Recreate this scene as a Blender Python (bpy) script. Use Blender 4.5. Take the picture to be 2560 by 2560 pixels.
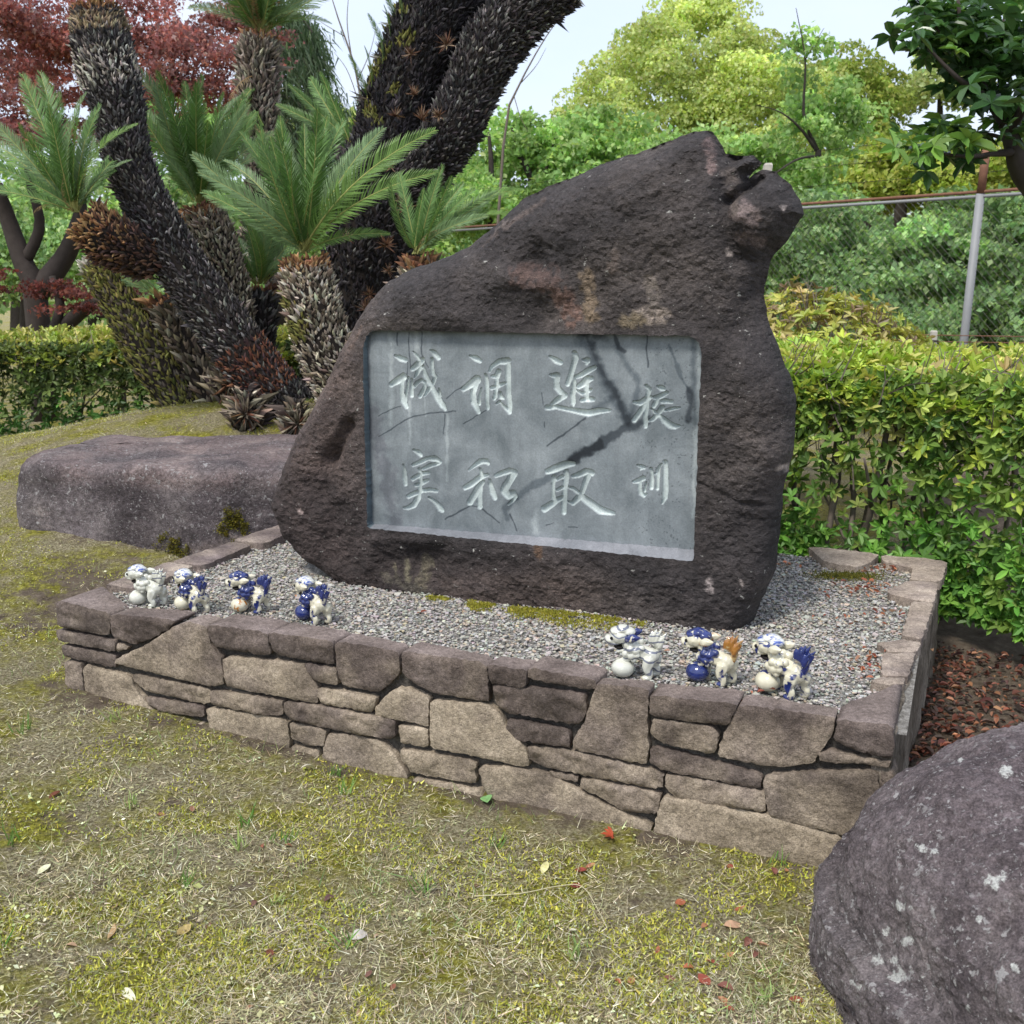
import bpy, bmesh, math, random
import numpy as np
from mathutils import Vector, Matrix, Euler
from mathutils.geometry import delaunay_2d_cdt

S = bpy.context.scene
for _o in list(bpy.data.objects):
    bpy.data.objects.remove(_o)
COL = S.collection
R = math.radians
rng = np.random.default_rng(7)
random.seed(7)

# ------------------------------------------------------------------ camera
FPX, HZ, CX, CAMZ = 2650.0, 720.0, 1280.0, 1.5
PIT = math.atan((CX - HZ) / FPX)
cd = bpy.data.cameras.new('camera')
cd.sensor_width = 36.0
cd.lens = 36.0 * FPX / 2560.0
cd.clip_start, cd.clip_end = 0.05, 2000
cam = bpy.data.objects.new('camera', cd)
COL.objects.link(cam)
cam.location = (0, 0, CAMZ)
cam.rotation_euler = (R(90) - PIT, 0, 0)
S.camera = cam
cd.dof.use_dof = True
cd.dof.focus_distance = 3.3
cd.dof.aperture_fstop = 9.0

# ------------------------------------------------------------------ sky, sun, exposure
SUN_EL, SUN_AZ = 58.0, -145.0          # azimuth measured from +Y towards +X
W = bpy.data.worlds.new('World')
S.world = W
W.use_nodes = True
wt = W.node_tree
wt.nodes.clear()
wo = wt.nodes.new('ShaderNodeOutputWorld')
wb = wt.nodes.new('ShaderNodeBackground')
sk = wt.nodes.new('ShaderNodeTexSky')
sk.sky_type = 'NISHITA'
sk.sun_disc = False
sk.sun_elevation = R(SUN_EL)
sk.sun_rotation = R(SUN_AZ)
sk.air_density, sk.dust_density, sk.ozone_density = 1.0, 2.2, 1.0
tc = wt.nodes.new('ShaderNodeTexCoord')
mp = wt.nodes.new('ShaderNodeMapping')
mp.inputs['Scale'].default_value = (1.2, 1.2, 3.0)
nz = wt.nodes.new('ShaderNodeTexNoise')
nz.inputs['Scale'].default_value = 1.6
nz.inputs['Detail'].default_value = 7
nz.inputs['Roughness'].default_value = 0.55
rp = wt.nodes.new('ShaderNodeValToRGB')
rp.color_ramp.elements[0].position, rp.color_ramp.elements[1].position = 0.30, 0.72
rp.color_ramp.elements[0].color = (0.55, 0.55, 0.55, 1)
rp.color_ramp.elements[1].color = (0.97, 0.97, 0.97, 1)
mx = wt.nodes.new('ShaderNodeMix')
mx.data_type = 'RGBA'
mx.inputs['B'].default_value = (3.9, 4.3, 5.1, 1)      # thin bright cloud veil
L = wt.links.new
L(tc.outputs['Generated'], mp.inputs['Vector'])
L(mp.outputs['Vector'], nz.inputs['Vector'])
L(nz.outputs['Fac'], rp.inputs['Fac'])
L(rp.outputs['Color'], mx.inputs['Factor'])
L(sk.outputs['Color'], mx.inputs['A'])
L(mx.outputs['Result'], wb.inputs['Color'])
wb.inputs['Strength'].default_value = 0.14
L(wb.outputs['Background'], wo.inputs['Surface'])
sd = bpy.data.lights.new('sun', 'SUN')
sd.energy = 2.0
sd.angle = R(12)
sd.color = (1.0, 0.96, 0.89)
so = bpy.data.objects.new('sun', sd)
COL.objects.link(so)
_e, _a = R(SUN_EL), R(SUN_AZ)
sdir = Vector((math.cos(_e) * math.sin(_a), math.cos(_e) * math.cos(_a), math.sin(_e)))
so.rotation_euler = sdir.to_track_quat('Z', 'Y').to_euler()
so.location = sdir * 30
vs = S.view_settings
vs.view_transform, vs.look, vs.exposure, vs.gamma = 'Standard', 'None', 0.80, 1.0
vs.use_curve_mapping = False
S.cycles.use_denoising = True
S.cycles.max_bounces = 6
S.cycles.diffuse_bounces = 3
S.cycles.glossy_bounces = 2
S.cycles.transmission_bounces = 3
S.cycles.transparent_max_bounces = 4
S.cycles.caustics_reflective = S.cycles.caustics_refractive = False

# ------------------------------------------------------------------ helpers
_c, _s = math.cos(PIT), math.sin(PIT)
FW, UP, RT = np.array([0, _c, -_s]), np.array([0, _s, _c]), np.array([1.0, 0, 0])
CAM = np.array([0, 0, CAMZ])
def ray(x, y):
    return RT * ((x - CX) / FPX) + FW - UP * ((y - CX) / FPX)
def at(x, y, Y):                       # point of the place seen at photo pixel (x, y), Y metres ahead
    d = ray(x, y)
    return CAM + d * (Y / d[1])
def onz(x, y, z):
    d = ray(x, y)
    return CAM + d * ((z - CAMZ) / d[2])
def mpp(Y):                            # metres per photo pixel at Y metres
    return Y / FPX
def lin(*c):
    return tuple((v / 255 / 12.92 if v <= 10 else ((v / 255 + 0.055) / 1.055) ** 2.4) for v in c)

# planter frame: U along the front wall (left to right), N into the picture
PA = onz(137, 1497, 0.4)
PB = onz(2236, 1813, 0.4)
U = (PB - PA); PW = float(np.linalg.norm(U)); U = U / PW
N = np.array([-U[1], U[0], 0.0])
ZU = np.array([0, 0, 1.0])
P0 = np.array([PA[0], PA[1], 0.0])
PD = float((onz(2364, 1394, 0.4) - PB) @ N)          # depth of planter
def pl(u, n, z):
    return P0 + U * u + N * n + ZU * z
def plv(u, n, z):
    u, n, z = np.broadcast_arrays(np.asarray(u, float), np.asarray(n, float), np.asarray(z, float))
    return P0 + u[..., None] * U + n[..., None] * N + z[..., None] * ZU
def onplane(x, y, n):                  # photo pixel -> (u, z) on the plane at depth n behind the wall front
    d = ray(x, y)
    t = ((P0 + N * n - CAM) @ N) / (d @ N)
    p = CAM + d * t - P0
    return np.array([p @ U, p[2]])

_PERM = np.random.default_rng(3).permutation(512)
_G = np.random.default_rng(4).normal(size=(512, 3))
_G /= np.linalg.norm(_G, axis=1, keepdims=True)
def noise(p, scale=1.0, seed=0):
    p = np.asarray(p, float) * scale + seed * 17.31
    i = np.floor(p).astype(int)
    f = p - i
    w = f * f * f * (f * (f * 6 - 15) + 10)
    out = np.zeros(len(p))
    for dx in (0, 1):
        for dy in (0, 1):
            for dz in (0, 1):
                h = _PERM[(_PERM[(_PERM[(i[:, 0] + dx) & 511] + i[:, 1] + dy) & 511] + i[:, 2] + dz) & 511]
                g = _G[h]
                d = f - np.array([dx, dy, dz])
                k = (w[:, 0] if dx else 1 - w[:, 0]) * (w[:, 1] if dy else 1 - w[:, 1]) * (w[:, 2] if dz else 1 - w[:, 2])
                out += k * np.einsum('ij,ij->i', g, d)
    return out * 1.5
def fbm(p, scale=1.0, octaves=4, seed=0, gain=0.5):
    o, a = 0, 1.0
    for k in range(octaves):
        o = o + a * noise(p, scale * 2 ** k, seed + k)
        a *= gain
    return o

def tag(o, label=None, cat=None, group=None, kind=None):
    if label: o['label'] = label
    if cat: o['category'] = cat
    if group: o['group'] = group
    if kind: o['kind'] = kind
    return o
def empty(name, loc=(0, 0, 0)):
    o = bpy.data.objects.new(name, None)
    o.empty_display_size = 0.1
    o.location = loc
    COL.objects.link(o)
    return o
def make_mesh(name, v, f, mat=None, smooth=False, col=None):
    """v (n,3); f (m,k) uniform faces or list of such arrays; col (n,3|4) point colour 'Col'"""
    v = np.asarray(v, np.float32)
    fs = [np.asarray(a, np.int32) for a in (f if isinstance(f, list) else [f]) if len(a)]
    me = bpy.data.meshes.new(name)
    me.vertices.add(len(v))
    me.vertices.foreach_set('co', v.ravel())
    nl = sum(a.size for a in fs)
    npoly = sum(len(a) for a in fs)
    me.loops.add(nl)
    me.polygons.add(npoly)
    me.loops.foreach_set('vertex_index', np.concatenate([a.ravel() for a in fs]))
    tot = np.concatenate([np.full(len(a), a.shape[1], np.int32) for a in fs])
    st = np.concatenate([[0], np.cumsum(tot)[:-1]]).astype(np.int32)
    me.polygons.foreach_set('loop_start', st)
    if smooth:
        me.polygons.foreach_set('use_smooth', np.ones(npoly, bool))
    else:
        me.polygons.foreach_set('use_smooth', np.zeros(npoly, bool))
    me.update(calc_edges=True)
    if col is not None:
        c = np.ones((len(v), 4), np.float32)
        col = np.asarray(col, np.float32)
        c[:, :col.shape[1]] = col
        at_ = me.color_attributes.new('Col', 'FLOAT_COLOR', 'POINT')
        at_.data.foreach_set('color', c.ravel())
    if mat is not None:
        me.materials.append(mat)
    return me
def obj(name, me, parent=None, M=None, loc=None):
    o = bpy.data.objects.new(name, me)
    COL.objects.link(o)
    if parent is not None:
        o.parent = parent
        # geometry is built in world space: undo the parent's own place
        o.matrix_parent_inverse = Matrix.Translation(-Vector(parent.location))
    if M is not None:
        o.matrix_basis = M
    if loc is not None:
        o.location = loc
    return o
def build(name, v, f, mat, parent=None, smooth=False, col=None):
    return obj(name, make_mesh(name, v, f, mat, smooth, col), parent)

def scatter(tv, tf, M3, T, col=None):
    """instances of template (tv, tf): M3 (k,3,3), T (k,3), col (k,c) -> v, f, per-vertex col"""
    k, n = len(T), len(tv)
    v = np.einsum('kij,nj->kni', M3, tv) + T[:, None, :]
    f = tf[None] + (np.arange(k) * n)[:, None, None]
    c = None if col is None else np.repeat(col, n, axis=0)
    return v.reshape(-1, 3), f.reshape(-1, tf.shape[1]), c
def frames(d, up, roll=None):
    """orthonormal frames, columns (x = side, y = d, z = normal)"""
    d = d / np.maximum(np.linalg.norm(d, axis=1, keepdims=True), 1e-9)
    s = np.cross(d, up)
    ln = np.linalg.norm(s, axis=1, keepdims=True)
    s = np.where(ln > 1e-5, s / np.maximum(ln, 1e-9), np.array([1.0, 0, 0]))
    nrm = np.cross(s, d)
    return np.stack([s, d, nrm], axis=2)
def rand_dirs(n, r=rng):
    a = r.normal(size=(n, 3))
    return a / np.linalg.norm(a, axis=1, keepdims=True)
def tube(pts, rad, seg=8, cap=True):
    pts = np.asarray(pts, float); rad = np.asarray(rad, float)
    t = np.gradient(pts, axis=0)
    t /= np.maximum(np.linalg.norm(t, axis=1, keepdims=True), 1e-9)
    ref = np.array([0.31, 0.17, 0.93]) if abs(t[0][2]) < 0.9 else np.array([1.0, 0.1, 0])
    s = np.cross(t, ref); s /= np.maximum(np.linalg.norm(s, axis=1, keepdims=True), 1e-9)
    b = np.cross(t, s)
    a = np.linspace(0, 2 * math.pi, seg, endpoint=False)
    v = pts[:, None, :] + rad[:, None, None] * (np.cos(a)[None, :, None] * s[:, None, :] + np.sin(a)[None, :, None] * b[:, None, :])
    v = v.reshape(-1, 3)
    n = len(pts)
    i = np.arange(n - 1)[:, None] * seg
    j = np.arange(seg)[None]
    j2 = (j + 1) % seg
    f = np.stack([i + j, i + j2, i + seg + j2, i + seg + j], axis=2).reshape(-1, 4)
    fs = [f]
    if cap:
        v = np.vstack([v, pts[0], pts[-1]])
        k = n * seg
        jj = np.arange(seg); jn = (jj + 1) % seg
        fs.append(np.stack([np.full(seg, k), jn, jj], 1))
        fs.append(np.stack([np.full(seg, k + 1), (n - 1) * seg + jj, (n - 1) * seg + jn], 1))
    return v, fs
def join(parts):
    """[(v, f or [f...], col or None)] -> one set"""
    V, F, Cc, o = [], {}, [], 0
    for p in parts:
        v, f = p[0], p[1]
        for a in (f if isinstance(f, list) else [f]):
            if len(a): F.setdefault(a.shape[1], []).append(np.asarray(a) + o)
        V.append(v)
        if len(p) > 2 and p[2] is not None:
            Cc.append(np.broadcast_to(p[2], (len(v), np.asarray(p[2]).shape[-1])))
        o += len(v)
    return np.vstack(V), [np.vstack(x) for x in F.values()], (np.vstack(Cc) if Cc else None)
def spline(ctrl, n):
    """Catmull-Rom through control rows"""
    P = np.asarray(ctrl, float)
    P = np.vstack([2 * P[0] - P[1], P, 2 * P[-1] - P[-2]])
    m = len(P) - 3
    t = np.linspace(0, m - 1e-6, n)
    i = t.astype(int); u = (t - i)[:, None]
    a, b, c, d = P[i], P[i + 1], P[i + 2], P[i + 3]
    return 0.5 * (2 * b + (c - a) * u + (2 * a - 5 * b + 4 * c - d) * u ** 2 + (3 * b - 3 * c + d - a) * u ** 3)

# polygons
def pip(p, poly):
    x, y = p[:, 0], p[:, 1]
    r = np.zeros(len(p), bool)
    j = len(poly) - 1
    for i in range(len(poly)):
        xi, yi = poly[i]; xj, yj = poly[j]
        c = ((yi > y) != (yj > y)) & (x < (xj - xi) * (y - yi) / (yj - yi + 1e-12) + xi)
        r ^= c
        j = i
    return r
def dseg(p, a, b):
    ab = b - a
    t = np.clip(((p - a) @ ab) / max(ab @ ab, 1e-12), 0, 1)
    return np.linalg.norm(p - (a + t[:, None] * ab), axis=1), t
def dpoly(p, poly):
    d = np.full(len(p), 1e9)
    for i in range(len(poly)):
        d = np.minimum(d, dseg(p, poly[i - 1], poly[i])[0])
    return d
def chaikin(p, k=1):
    p = np.asarray(p, float)
    for _ in range(k):
        q = np.roll(p, -1, axis=0)
        p = np.stack([0.91 * p + 0.09 * q, 0.09 * p + 0.91 * q], 1).reshape(-1, 2)
    return p
def area(p):
    q = np.roll(p, -1, axis=0)
    return 0.5 * np.sum(p[:, 0] * q[:, 1] - q[:, 0] * p[:, 1])
def resample(p, step):
    p = np.asarray(p, float)
    out = []
    for i in range(len(p)):
        a, b = p[i], p[(i + 1) % len(p)]
        n = max(1, int(round(np.linalg.norm(b - a) / step)))
        for k in range(n):
            out.append(a + (b - a) * k / n)
    return np.array(out)
def cdt(bound, step, jit=0.25, holes=(), r=rng):
    lo, hi = bound.min(0), bound.max(0)
    gx, gy = np.meshgrid(np.arange(lo[0], hi[0], step), np.arange(lo[1], hi[1], step * 0.9))
    gx = gx + (np.arange(gx.shape[0]) % 2)[:, None] * step * 0.5
    g = np.stack([gx.ravel(), gy.ravel()], 1)
    g = g + r.uniform(-jit, jit, g.shape) * step
    g = g[pip(g, bound)]
    g = g[dpoly(g, bound) > step * 0.55]
    for h in holes:
        g = g[~pip(g, h)]
        g = g[dpoly(g, h) > step * 0.5]
    allp = np.vstack([bound] + [h for h in holes] + [g]) if len(g) else np.vstack([bound] + list(holes))
    edges = []
    o = len(bound)
    hole_idx = []
    for h in holes:
        edges += [(o + i, o + (i + 1) % len(h)) for i in range(len(h))]
        hole_idx.append((o, len(h)))
        o += len(h)
    vc, _, fc, *_r = delaunay_2d_cdt([Vector((float(a), float(b))) for a, b in allp], edges, [list(range(len(bound)))], 1, 1e-6)
    v = np.array([(q.x, q.y) for q in vc])
    f = np.array([t for t in fc if len(t) == 3])
    if len(v) != len(allp):
        pass
    if holes:
        cen = v[f].mean(1)
        keep = np.ones(len(f), bool)
        for h in holes:
            keep &= ~pip(cen, h)
        f = f[keep]
    return v, f
# ------------------------------------------------------------------ materials
def node(nt, t, **kw):
    n = nt.nodes.new('ShaderNode' + t)
    for k, v in kw.items():
        if k.startswith('_'):
            setattr(n, k[1:], v)
        else:
            n.inputs[k.replace('__', ' ')].default_value = v
    return n
def base_mat(name, rough=0.8, spec=0.3):
    m = bpy.data.materials.new(name)
    m.use_nodes = True
    nt = m.node_tree
    b = nt.nodes['Principled BSDF']
    b.inputs['Roughness'].default_value = rough
    b.inputs['Specular IOR Level'].default_value = spec
    return m, nt, b
def ramp(nt, stops, fac=None, interp='LINEAR'):
    r = nt.nodes.new('ShaderNodeValToRGB')
    r.color_ramp.interpolation = interp
    e = r.color_ramp.elements
    while len(e) < len(stops): e.new(0.5)
    for i, (p, c) in enumerate(stops):
        e[i].position = p
        c = (c, c, c) if not isinstance(c, tuple) else c
        e[i].color = (*c[:3], 1)
    if fac is not None: nt.links.new(fac, r.inputs['Fac'])
    return r
def mixc(nt, a, b, fac=0.5, mode='MIX'):
    m = nt.nodes.new('ShaderNodeMix')
    m.data_type, m.blend_type = 'RGBA', mode
    for s, x in (('A', a), ('B', b), ('Factor', fac)):
        i = m.inputs[s] if s != 'Factor' else m.inputs[0]
        if hasattr(x, 'is_linked'): nt.links.new(x, i)
        elif isinstance(x, tuple): i.default_value = (*x[:3], 1)
        else: i.default_value = x
    return m.outputs['Result']
def coords(nt, scale=(1, 1, 1), which='Object'):
    t = nt.nodes.new('ShaderNodeTexCoord')
    m = nt.nodes.new('ShaderNodeMapping')
    m.inputs['Scale'].default_value = scale
    nt.links.new(t.outputs[which], m.inputs['Vector'])
    return m.outputs['Vector']
def tnoise(nt, vec, scale, detail=5, rough=0.55, dist=0.0):
    n = node(nt, 'TexNoise', Scale=scale, Detail=detail, Roughness=rough, Distortion=dist)
    nt.links.new(vec, n.inputs['Vector'])
    return n.outputs['Fac']
def tvor(nt, vec, scale, feature='F1', out='Distance', rnd=1.0):
    n = nt.nodes.new('ShaderNodeTexVoronoi')
    n.feature = feature
    n.inputs['Scale'].default_value = scale
    n.inputs['Randomness'].default_value = rnd
    nt.links.new(vec, n.inputs['Vector'])
    return n.outputs[out]
def bump(nt, b, heights, dist=0.01):
    prev = None
    for h, strength, d in heights:
        bp = node(nt, 'Bump', Strength=strength, Distance=d)
        nt.links.new(h, bp.inputs['Height'])
        if prev is not None: nt.links.new(prev, bp.inputs['Normal'])
        prev = bp.outputs['Normal']
    nt.links.new(prev, b.inputs['Normal'])
def attr(nt, name='Col'):
    a = nt.nodes.new('ShaderNodeAttribute')
    a.attribute_name = name
    return a
def rock(name, c1, c2, c3, scale=4.0, rough=0.85, spec=0.3, fine=60.0, bumps=((35, 0.5, 0.012), (140, 0.5, 0.004)),
         speck=None, use_col=False, stretch=(1, 1, 1), grain=0.45, lichen=None):
    """weathered stone: three tones, grain, relief; speck = (colour, voronoi scale, size, mask lo, mask hi)"""
    m, nt, b = base_mat(name, rough, spec)
    v = coords(nt, stretch)
    big = tnoise(nt, v, scale, 6, 0.6, 0.4)
    col = ramp(nt, [(0.32, c1), (0.5, c2), (0.68, c3)], big).outputs['Color']
    g = tnoise(nt, v, fine, 5, 0.7)
    gr = ramp(nt, [(0.3, 1 - grain), (0.5, 1.0), (0.72, 1 + grain * 1.2)], g).outputs['Color']
    col = mixc(nt, col, gr, 0.85, 'MULTIPLY')
    g2 = tnoise(nt, v, fine * 4, 3, 0.7)
    col = mixc(nt, col, ramp(nt, [(0.35, 0.65), (0.65, 1.4)], g2).outputs['Color'], 0.6, 'MULTIPLY')
    if use_col:
        col = mixc(nt, col, attr(nt).outputs['Color'], 1.0, 'MULTIPLY')
    if speck:
        sc, sv, size, lo, hi = speck
        for k, s_ in enumerate((sv, sv * 2.6)):
            ms = ramp(nt, [(size, 0.0), (size + .05, 1.0)], tnoise(nt, v, s_, 4, 0.6, 0.3)).outputs['Color']
            mk = ramp(nt, [(lo, 0.0), (hi, 1.0)], tnoise(nt, v, s_ * 0.12 + k, 4)).outputs['Color']
            f = mixc(nt, ms, mk, 1.0, 'MULTIPLY')
            col = mixc(nt, col, sc, f)
    if lichen:
        # crusts of lichen: the mesh says where (alpha), the noise gives them their ragged edge
        mu = node(nt, 'Math', _operation='MULTIPLY')
        nt.links.new(attr(nt).outputs['Alpha'], mu.inputs[0]); nt.links.new(tnoise(nt, v, 60, 6, 0.75, 0.4), mu.inputs[1])
        lc = ramp(nt, [(0.35, tuple(x * .7 for x in lichen)), (0.6, lichen)], tnoise(nt, v, 190, 3)).outputs['Color']
        col = mixc(nt, col, lc, ramp(nt, [(0.34, 0.0), (0.42, 1.0)], mu.outputs[0]).outputs['Color'])
    nt.links.new(col, b.inputs['Base Color'])
    bump(nt, b, [(tnoise(nt, v, s_, 6, 0.65), st, d) for s_, st, d in bumps])
    return m
def leafmat(name, rough=0.45, spec=0.4, trans=0.3, tint=(1, 1, 1), attr_col=True, base=(0.1, 0.2, 0.03), tr_tint=(1.25, 1.25, 0.7)):
    m = bpy.data.materials.new(name)
    m.use_nodes = True
    nt = m.node_tree
    b = nt.nodes['Principled BSDF']
    out = nt.nodes['Material Output']
    b.inputs['Roughness'].default_value = rough
    b.inputs['Specular IOR Level'].default_value = spec
    if attr_col:
        c = attr(nt).outputs['Color']
        if tint != (1, 1, 1): c = mixc(nt, c, tint, 1.0, 'MULTIPLY')
    else:
        v = coords(nt)
        c = mixc(nt, tuple(x * 0.75 for x in base), tuple(x * 1.25 for x in base), tnoise(nt, v, 3.0, 3))
    nt.links.new(c, b.inputs['Base Color'])
    t = nt.nodes.new('ShaderNodeBsdfTranslucent')
    nt.links.new(mixc(nt, c, tr_tint, 1.0, 'MULTIPLY'), t.inputs['Color'])
    ms = nt.nodes.new('ShaderNodeMixShader')
    ms.inputs[0].default_value = trans
    nt.links.new(b.outputs[0], ms.inputs[1]); nt.links.new(t.outputs[0], ms.inputs[2])
    nt.links.new(ms.outputs[0], out.inputs['Surface'])
    return m
def plain(name, c, rough=0.7, spec=0.3, var=0.25, scale=20.0, use_col=False, bm=0.0):
    m, nt, b = base_mat(name, rough, spec)
    v = coords(nt)
    n = tnoise(nt, v, scale, 5, 0.6)
    col = mixc(nt, tuple(x * (1 - var) for x in c), tuple(x * (1 + var) for x in c), n)
    if use_col: col = mixc(nt, col, attr(nt).outputs['Color'], 1.0, 'MULTIPLY')
    nt.links.new(col, b.inputs['Base Color'])
    if bm: bump(nt, b, [(tnoise(nt, v, scale * 3, 4), bm, 0.004)])
    return m

M = {}
M['monument'] = rock('dark_basalt', (0.021, 0.0185, 0.019), (0.039, 0.033, 0.0325), (0.080, 0.066, 0.060), 1.7, 0.82, 0.35, 55.0,
                     ((18, 0.6, 0.02), (60, 0.8, 0.009), (190, 0.9, 0.005)), ((0.36, 0.35, 0.32), 38.0, 0.66, 0.52, 0.60), True, (0.8, 0.8, 1.3), 0.65)
M['boulder'] = rock('purple_grey_boulder', (0.080, 0.066, 0.070), (0.120, 0.101, 0.104), (0.185, 0.160, 0.158), 3.5, 0.9, 0.2, 48.0,
                    ((18, 0.7, 0.02), (70, 1.0, 0.012), (200, 1.0, 0.005)), ((0.36, 0.345, 0.34), 42.0, 0.60, 0.40, 0.58), True, (1, 1, 1), 0.6, (0.60, 0.60, 0.57))
M['wall_stone'] = rock('wall_stone', (0.17, 0.148, 0.122), (0.26, 0.228, 0.188), (0.36, 0.32, 0.27), 5.0, 0.92, 0.15, 70.0,
                       ((26, 0.7, 0.012), (95, 0.9, 0.006), (280, 0.7, 0.0025)), None, True)
M['mortar'] = rock('mortar', (0.05, 0.045, 0.04), (0.075, 0.068, 0.06), (0.11, 0.10, 0.085), 6, 0.95, 0.1)
M['side_wall'] = rock('weathered_side', (0.10, 0.083, 0.065), (0.17, 0.143, 0.113), (0.26, 0.225, 0.185), 5.0, 0.95, 0.1, 50.0,
                      ((20, 0.8, 0.02), (90, 0.7, 0.006)), None, False, (1.6, 1.6, 0.28))
M['pebble'] = plain('pebbles', (1, 1, 1), 0.75, 0.3, 0.2, 300, True)
M['twig'] = plain('twig_bark', (0.17, 0.14, 0.115), 0.9, 0.1, 0.4, 40)
M['bark'] = plain('dark_bark', (0.055, 0.045, 0.04), 0.9, 0.15, 0.45, 14, False, 0.8)
M['scales'] = plain('cycad_scales', (1, 1, 1), 0.85, 0.2, 0.25, 60, True)
M['core'] = plain('cycad_core', (0.022, 0.018, 0.016), 0.95, 0.1, 0.3, 20)
M['frond'] = leafmat('cycad_frond', 0.5, 0.25, 0.25)
M['frond_dead'] = leafmat('dry_frond', 0.8, 0.2, 0.2)
M['leaf'] = leafmat('hedge_leaf', 0.45, 0.4, 0.30)
M['glossy_leaf'] = leafmat('glossy_leaf', 0.28, 0.5, 0.28)
M['tree_leaf'] = leafmat('tree_leaf', 0.7, 0.15, 0.50)
M['maple_leaf'] = leafmat('maple_leaf', 0.6, 0.25, 0.45, tr_tint=(1.3, 0.9, 0.8))
M['straw'] = leafmat('grass_blades', 0.7, 0.2, 0.25)
M['moss'] = plain('moss_tufts', (1, 1, 1), 0.95, 0.1, 0.3, 120, True)
M['litter'] = leafmat('fallen_leaf', 0.6, 0.3, 0.2)

# panel: cut, grey-blue stone; vertex colour carries veins, stains, edge bands and the paler cut of the strokes
def panel_mat():
    m, nt, b = base_mat('cut_panel', 0.62, 0.35)
    v = coords(nt)
    n1 = tnoise(nt, v, 7, 6, 0.65, 0.5)
    col = ramp(nt, [(0.3, (0.120, 0.140, 0.150)), (0.5, (0.180, 0.204, 0.216)), (0.7, (0.255, 0.282, 0.294))], n1).outputs['Color']
    g = tnoise(nt, v, 160, 4, 0.7)
    col = mixc(nt, col, ramp(nt, [(0.3, 0.8), (0.7, 1.2)], g).outputs['Color'], 0.8, 'MULTIPLY')
    vs_ = coords(nt, (26, 26, 1.2))
    st = ramp(nt, [(0.38, 0.72), (0.55, 1.0), (0.72, 1.2)], tnoise(nt, vs_, 1.0, 4)).outputs['Color']
    col = mixc(nt, col, st, 0.30, 'MULTIPLY')
    col = mixc(nt, col, attr(nt).outputs['Color'], 1.0, 'MULTIPLY')
    nt.links.new(col, b.inputs['Base Color'])
    bump(nt, b, [(tnoise(nt, v, 60, 5), 0.15, 0.006), (g, 0.2, 0.002)])
    return m
M['panel'] = panel_mat()

def ground_mat():
    m, nt, b = base_mat('lawn', 0.95, 0.1)
    v = coords(nt)
    soil = ramp(nt, [(0.3, (0.10, 0.075, 0.055)), (0.6, (0.22, 0.175, 0.13)), (0.8, (0.36, 0.30, 0.22))], tnoise(nt, v, 18, 6, 0.7)).outputs['Color']
    moss = ramp(nt, [(0.3, (0.06, 0.055, 0.012)), (0.48, (0.24, 0.225, 0.035)), (0.70, (0.54, 0.51, 0.10))], tnoise(nt, v, 45, 5, 0.7)).outputs['Color']
    straw = ramp(nt, [(0.3, (0.07, 0.055, 0.032)), (0.48, (0.28, 0.24, 0.14)), (0.70, (0.66, 0.60, 0.41))], tnoise(nt, v, 110, 4, 0.7)).outputs['Color']
    n1 = tnoise(nt, v, 3.1, 8, 0.72, 0.0)
    n2 = tnoise(nt, v, 5.3, 8, 0.75, 0.0)
    col = mixc(nt, straw, moss, ramp(nt, [(0.44, 0.0), (0.60, 1.0)], n1).outputs['Color'])
    a = attr(nt)
    sp = node(nt, 'SeparateColor')
    nt.links.new(a.outputs['Color'], sp.inputs[0])
    thr = node(nt, 'Math', _operation='ADD')
    nt.links.new(n2, thr.inputs[0]); nt.links.new(sp.outputs['Red'], thr.inputs[1])
    col = mixc(nt, col, soil, ramp(nt, [(0.56, 0.0), (0.66, 1.0)], thr.outputs[0]).outputs['Color'])
    nt.links.new(col, b.inputs['Base Color'])
    bump(nt, b, [(tnoise(nt, v, 40, 6, 0.75), 1.0, 0.03), (tnoise(nt, v, 170, 5, 0.75), 1.0, 0.012)])
    return m
M['ground'] = ground_mat()

# ------------------------------------------------------------------ ground
def gz(x, y):
    x = np.asarray(x, float); y = np.asarray(y, float)
    z = -0.042 + 0.10 * np.clip((0.2 - x) / 1.85, 0, 1.35) ** 1.7
    z = z + 0.60 * np.exp(-(((x + 1.15) / 2.5) ** 2 + ((y - 7.0) / 1.75) ** 2))
    far = np.clip((y - 8.0) / 8.0, 0, 1)
    z = z + 0.12 * np.clip((y - 4.2) / 3.0, 0, 1) * (x > -50)
    return z * (1 - 0.5 * far)
gx = np.concatenate([-3 - np.cumsum(0.03 * 1.09 ** np.arange(90))[::-1], np.arange(-3.0, 2.6, 0.042), 2.6 + np.cumsum(0.03 * 1.09 ** np.arange(90))])
gy = np.concatenate([1.0 - np.cumsum(0.03 * 1.12 ** np.arange(40))[::-1], np.arange(1.0, 6.0, 0.042), 6.0 + np.cumsum(0.03 * 1.05 ** np.arange(115))])
gx = gx[np.abs(gx) < 160]; gy = gy[(gy > -30) & (gy < 260)]
XX, YY = np.meshgrid(gx, gy)
gp = np.stack([XX.ravel(), YY.ravel()], 1)
gp3 = np.c_[gp, np.zeros(len(gp))]
near = np.exp(-((gp[:, 0]) / 9) ** 2 - ((gp[:, 1] - 3) / 9) ** 2)
zz = gz(gp[:, 0], gp[:, 1]) + near * (0.012 * fbm(gp3, 3.2, 3, 2) + 0.006 * fbm(gp3, 17, 2, 5))
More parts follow.
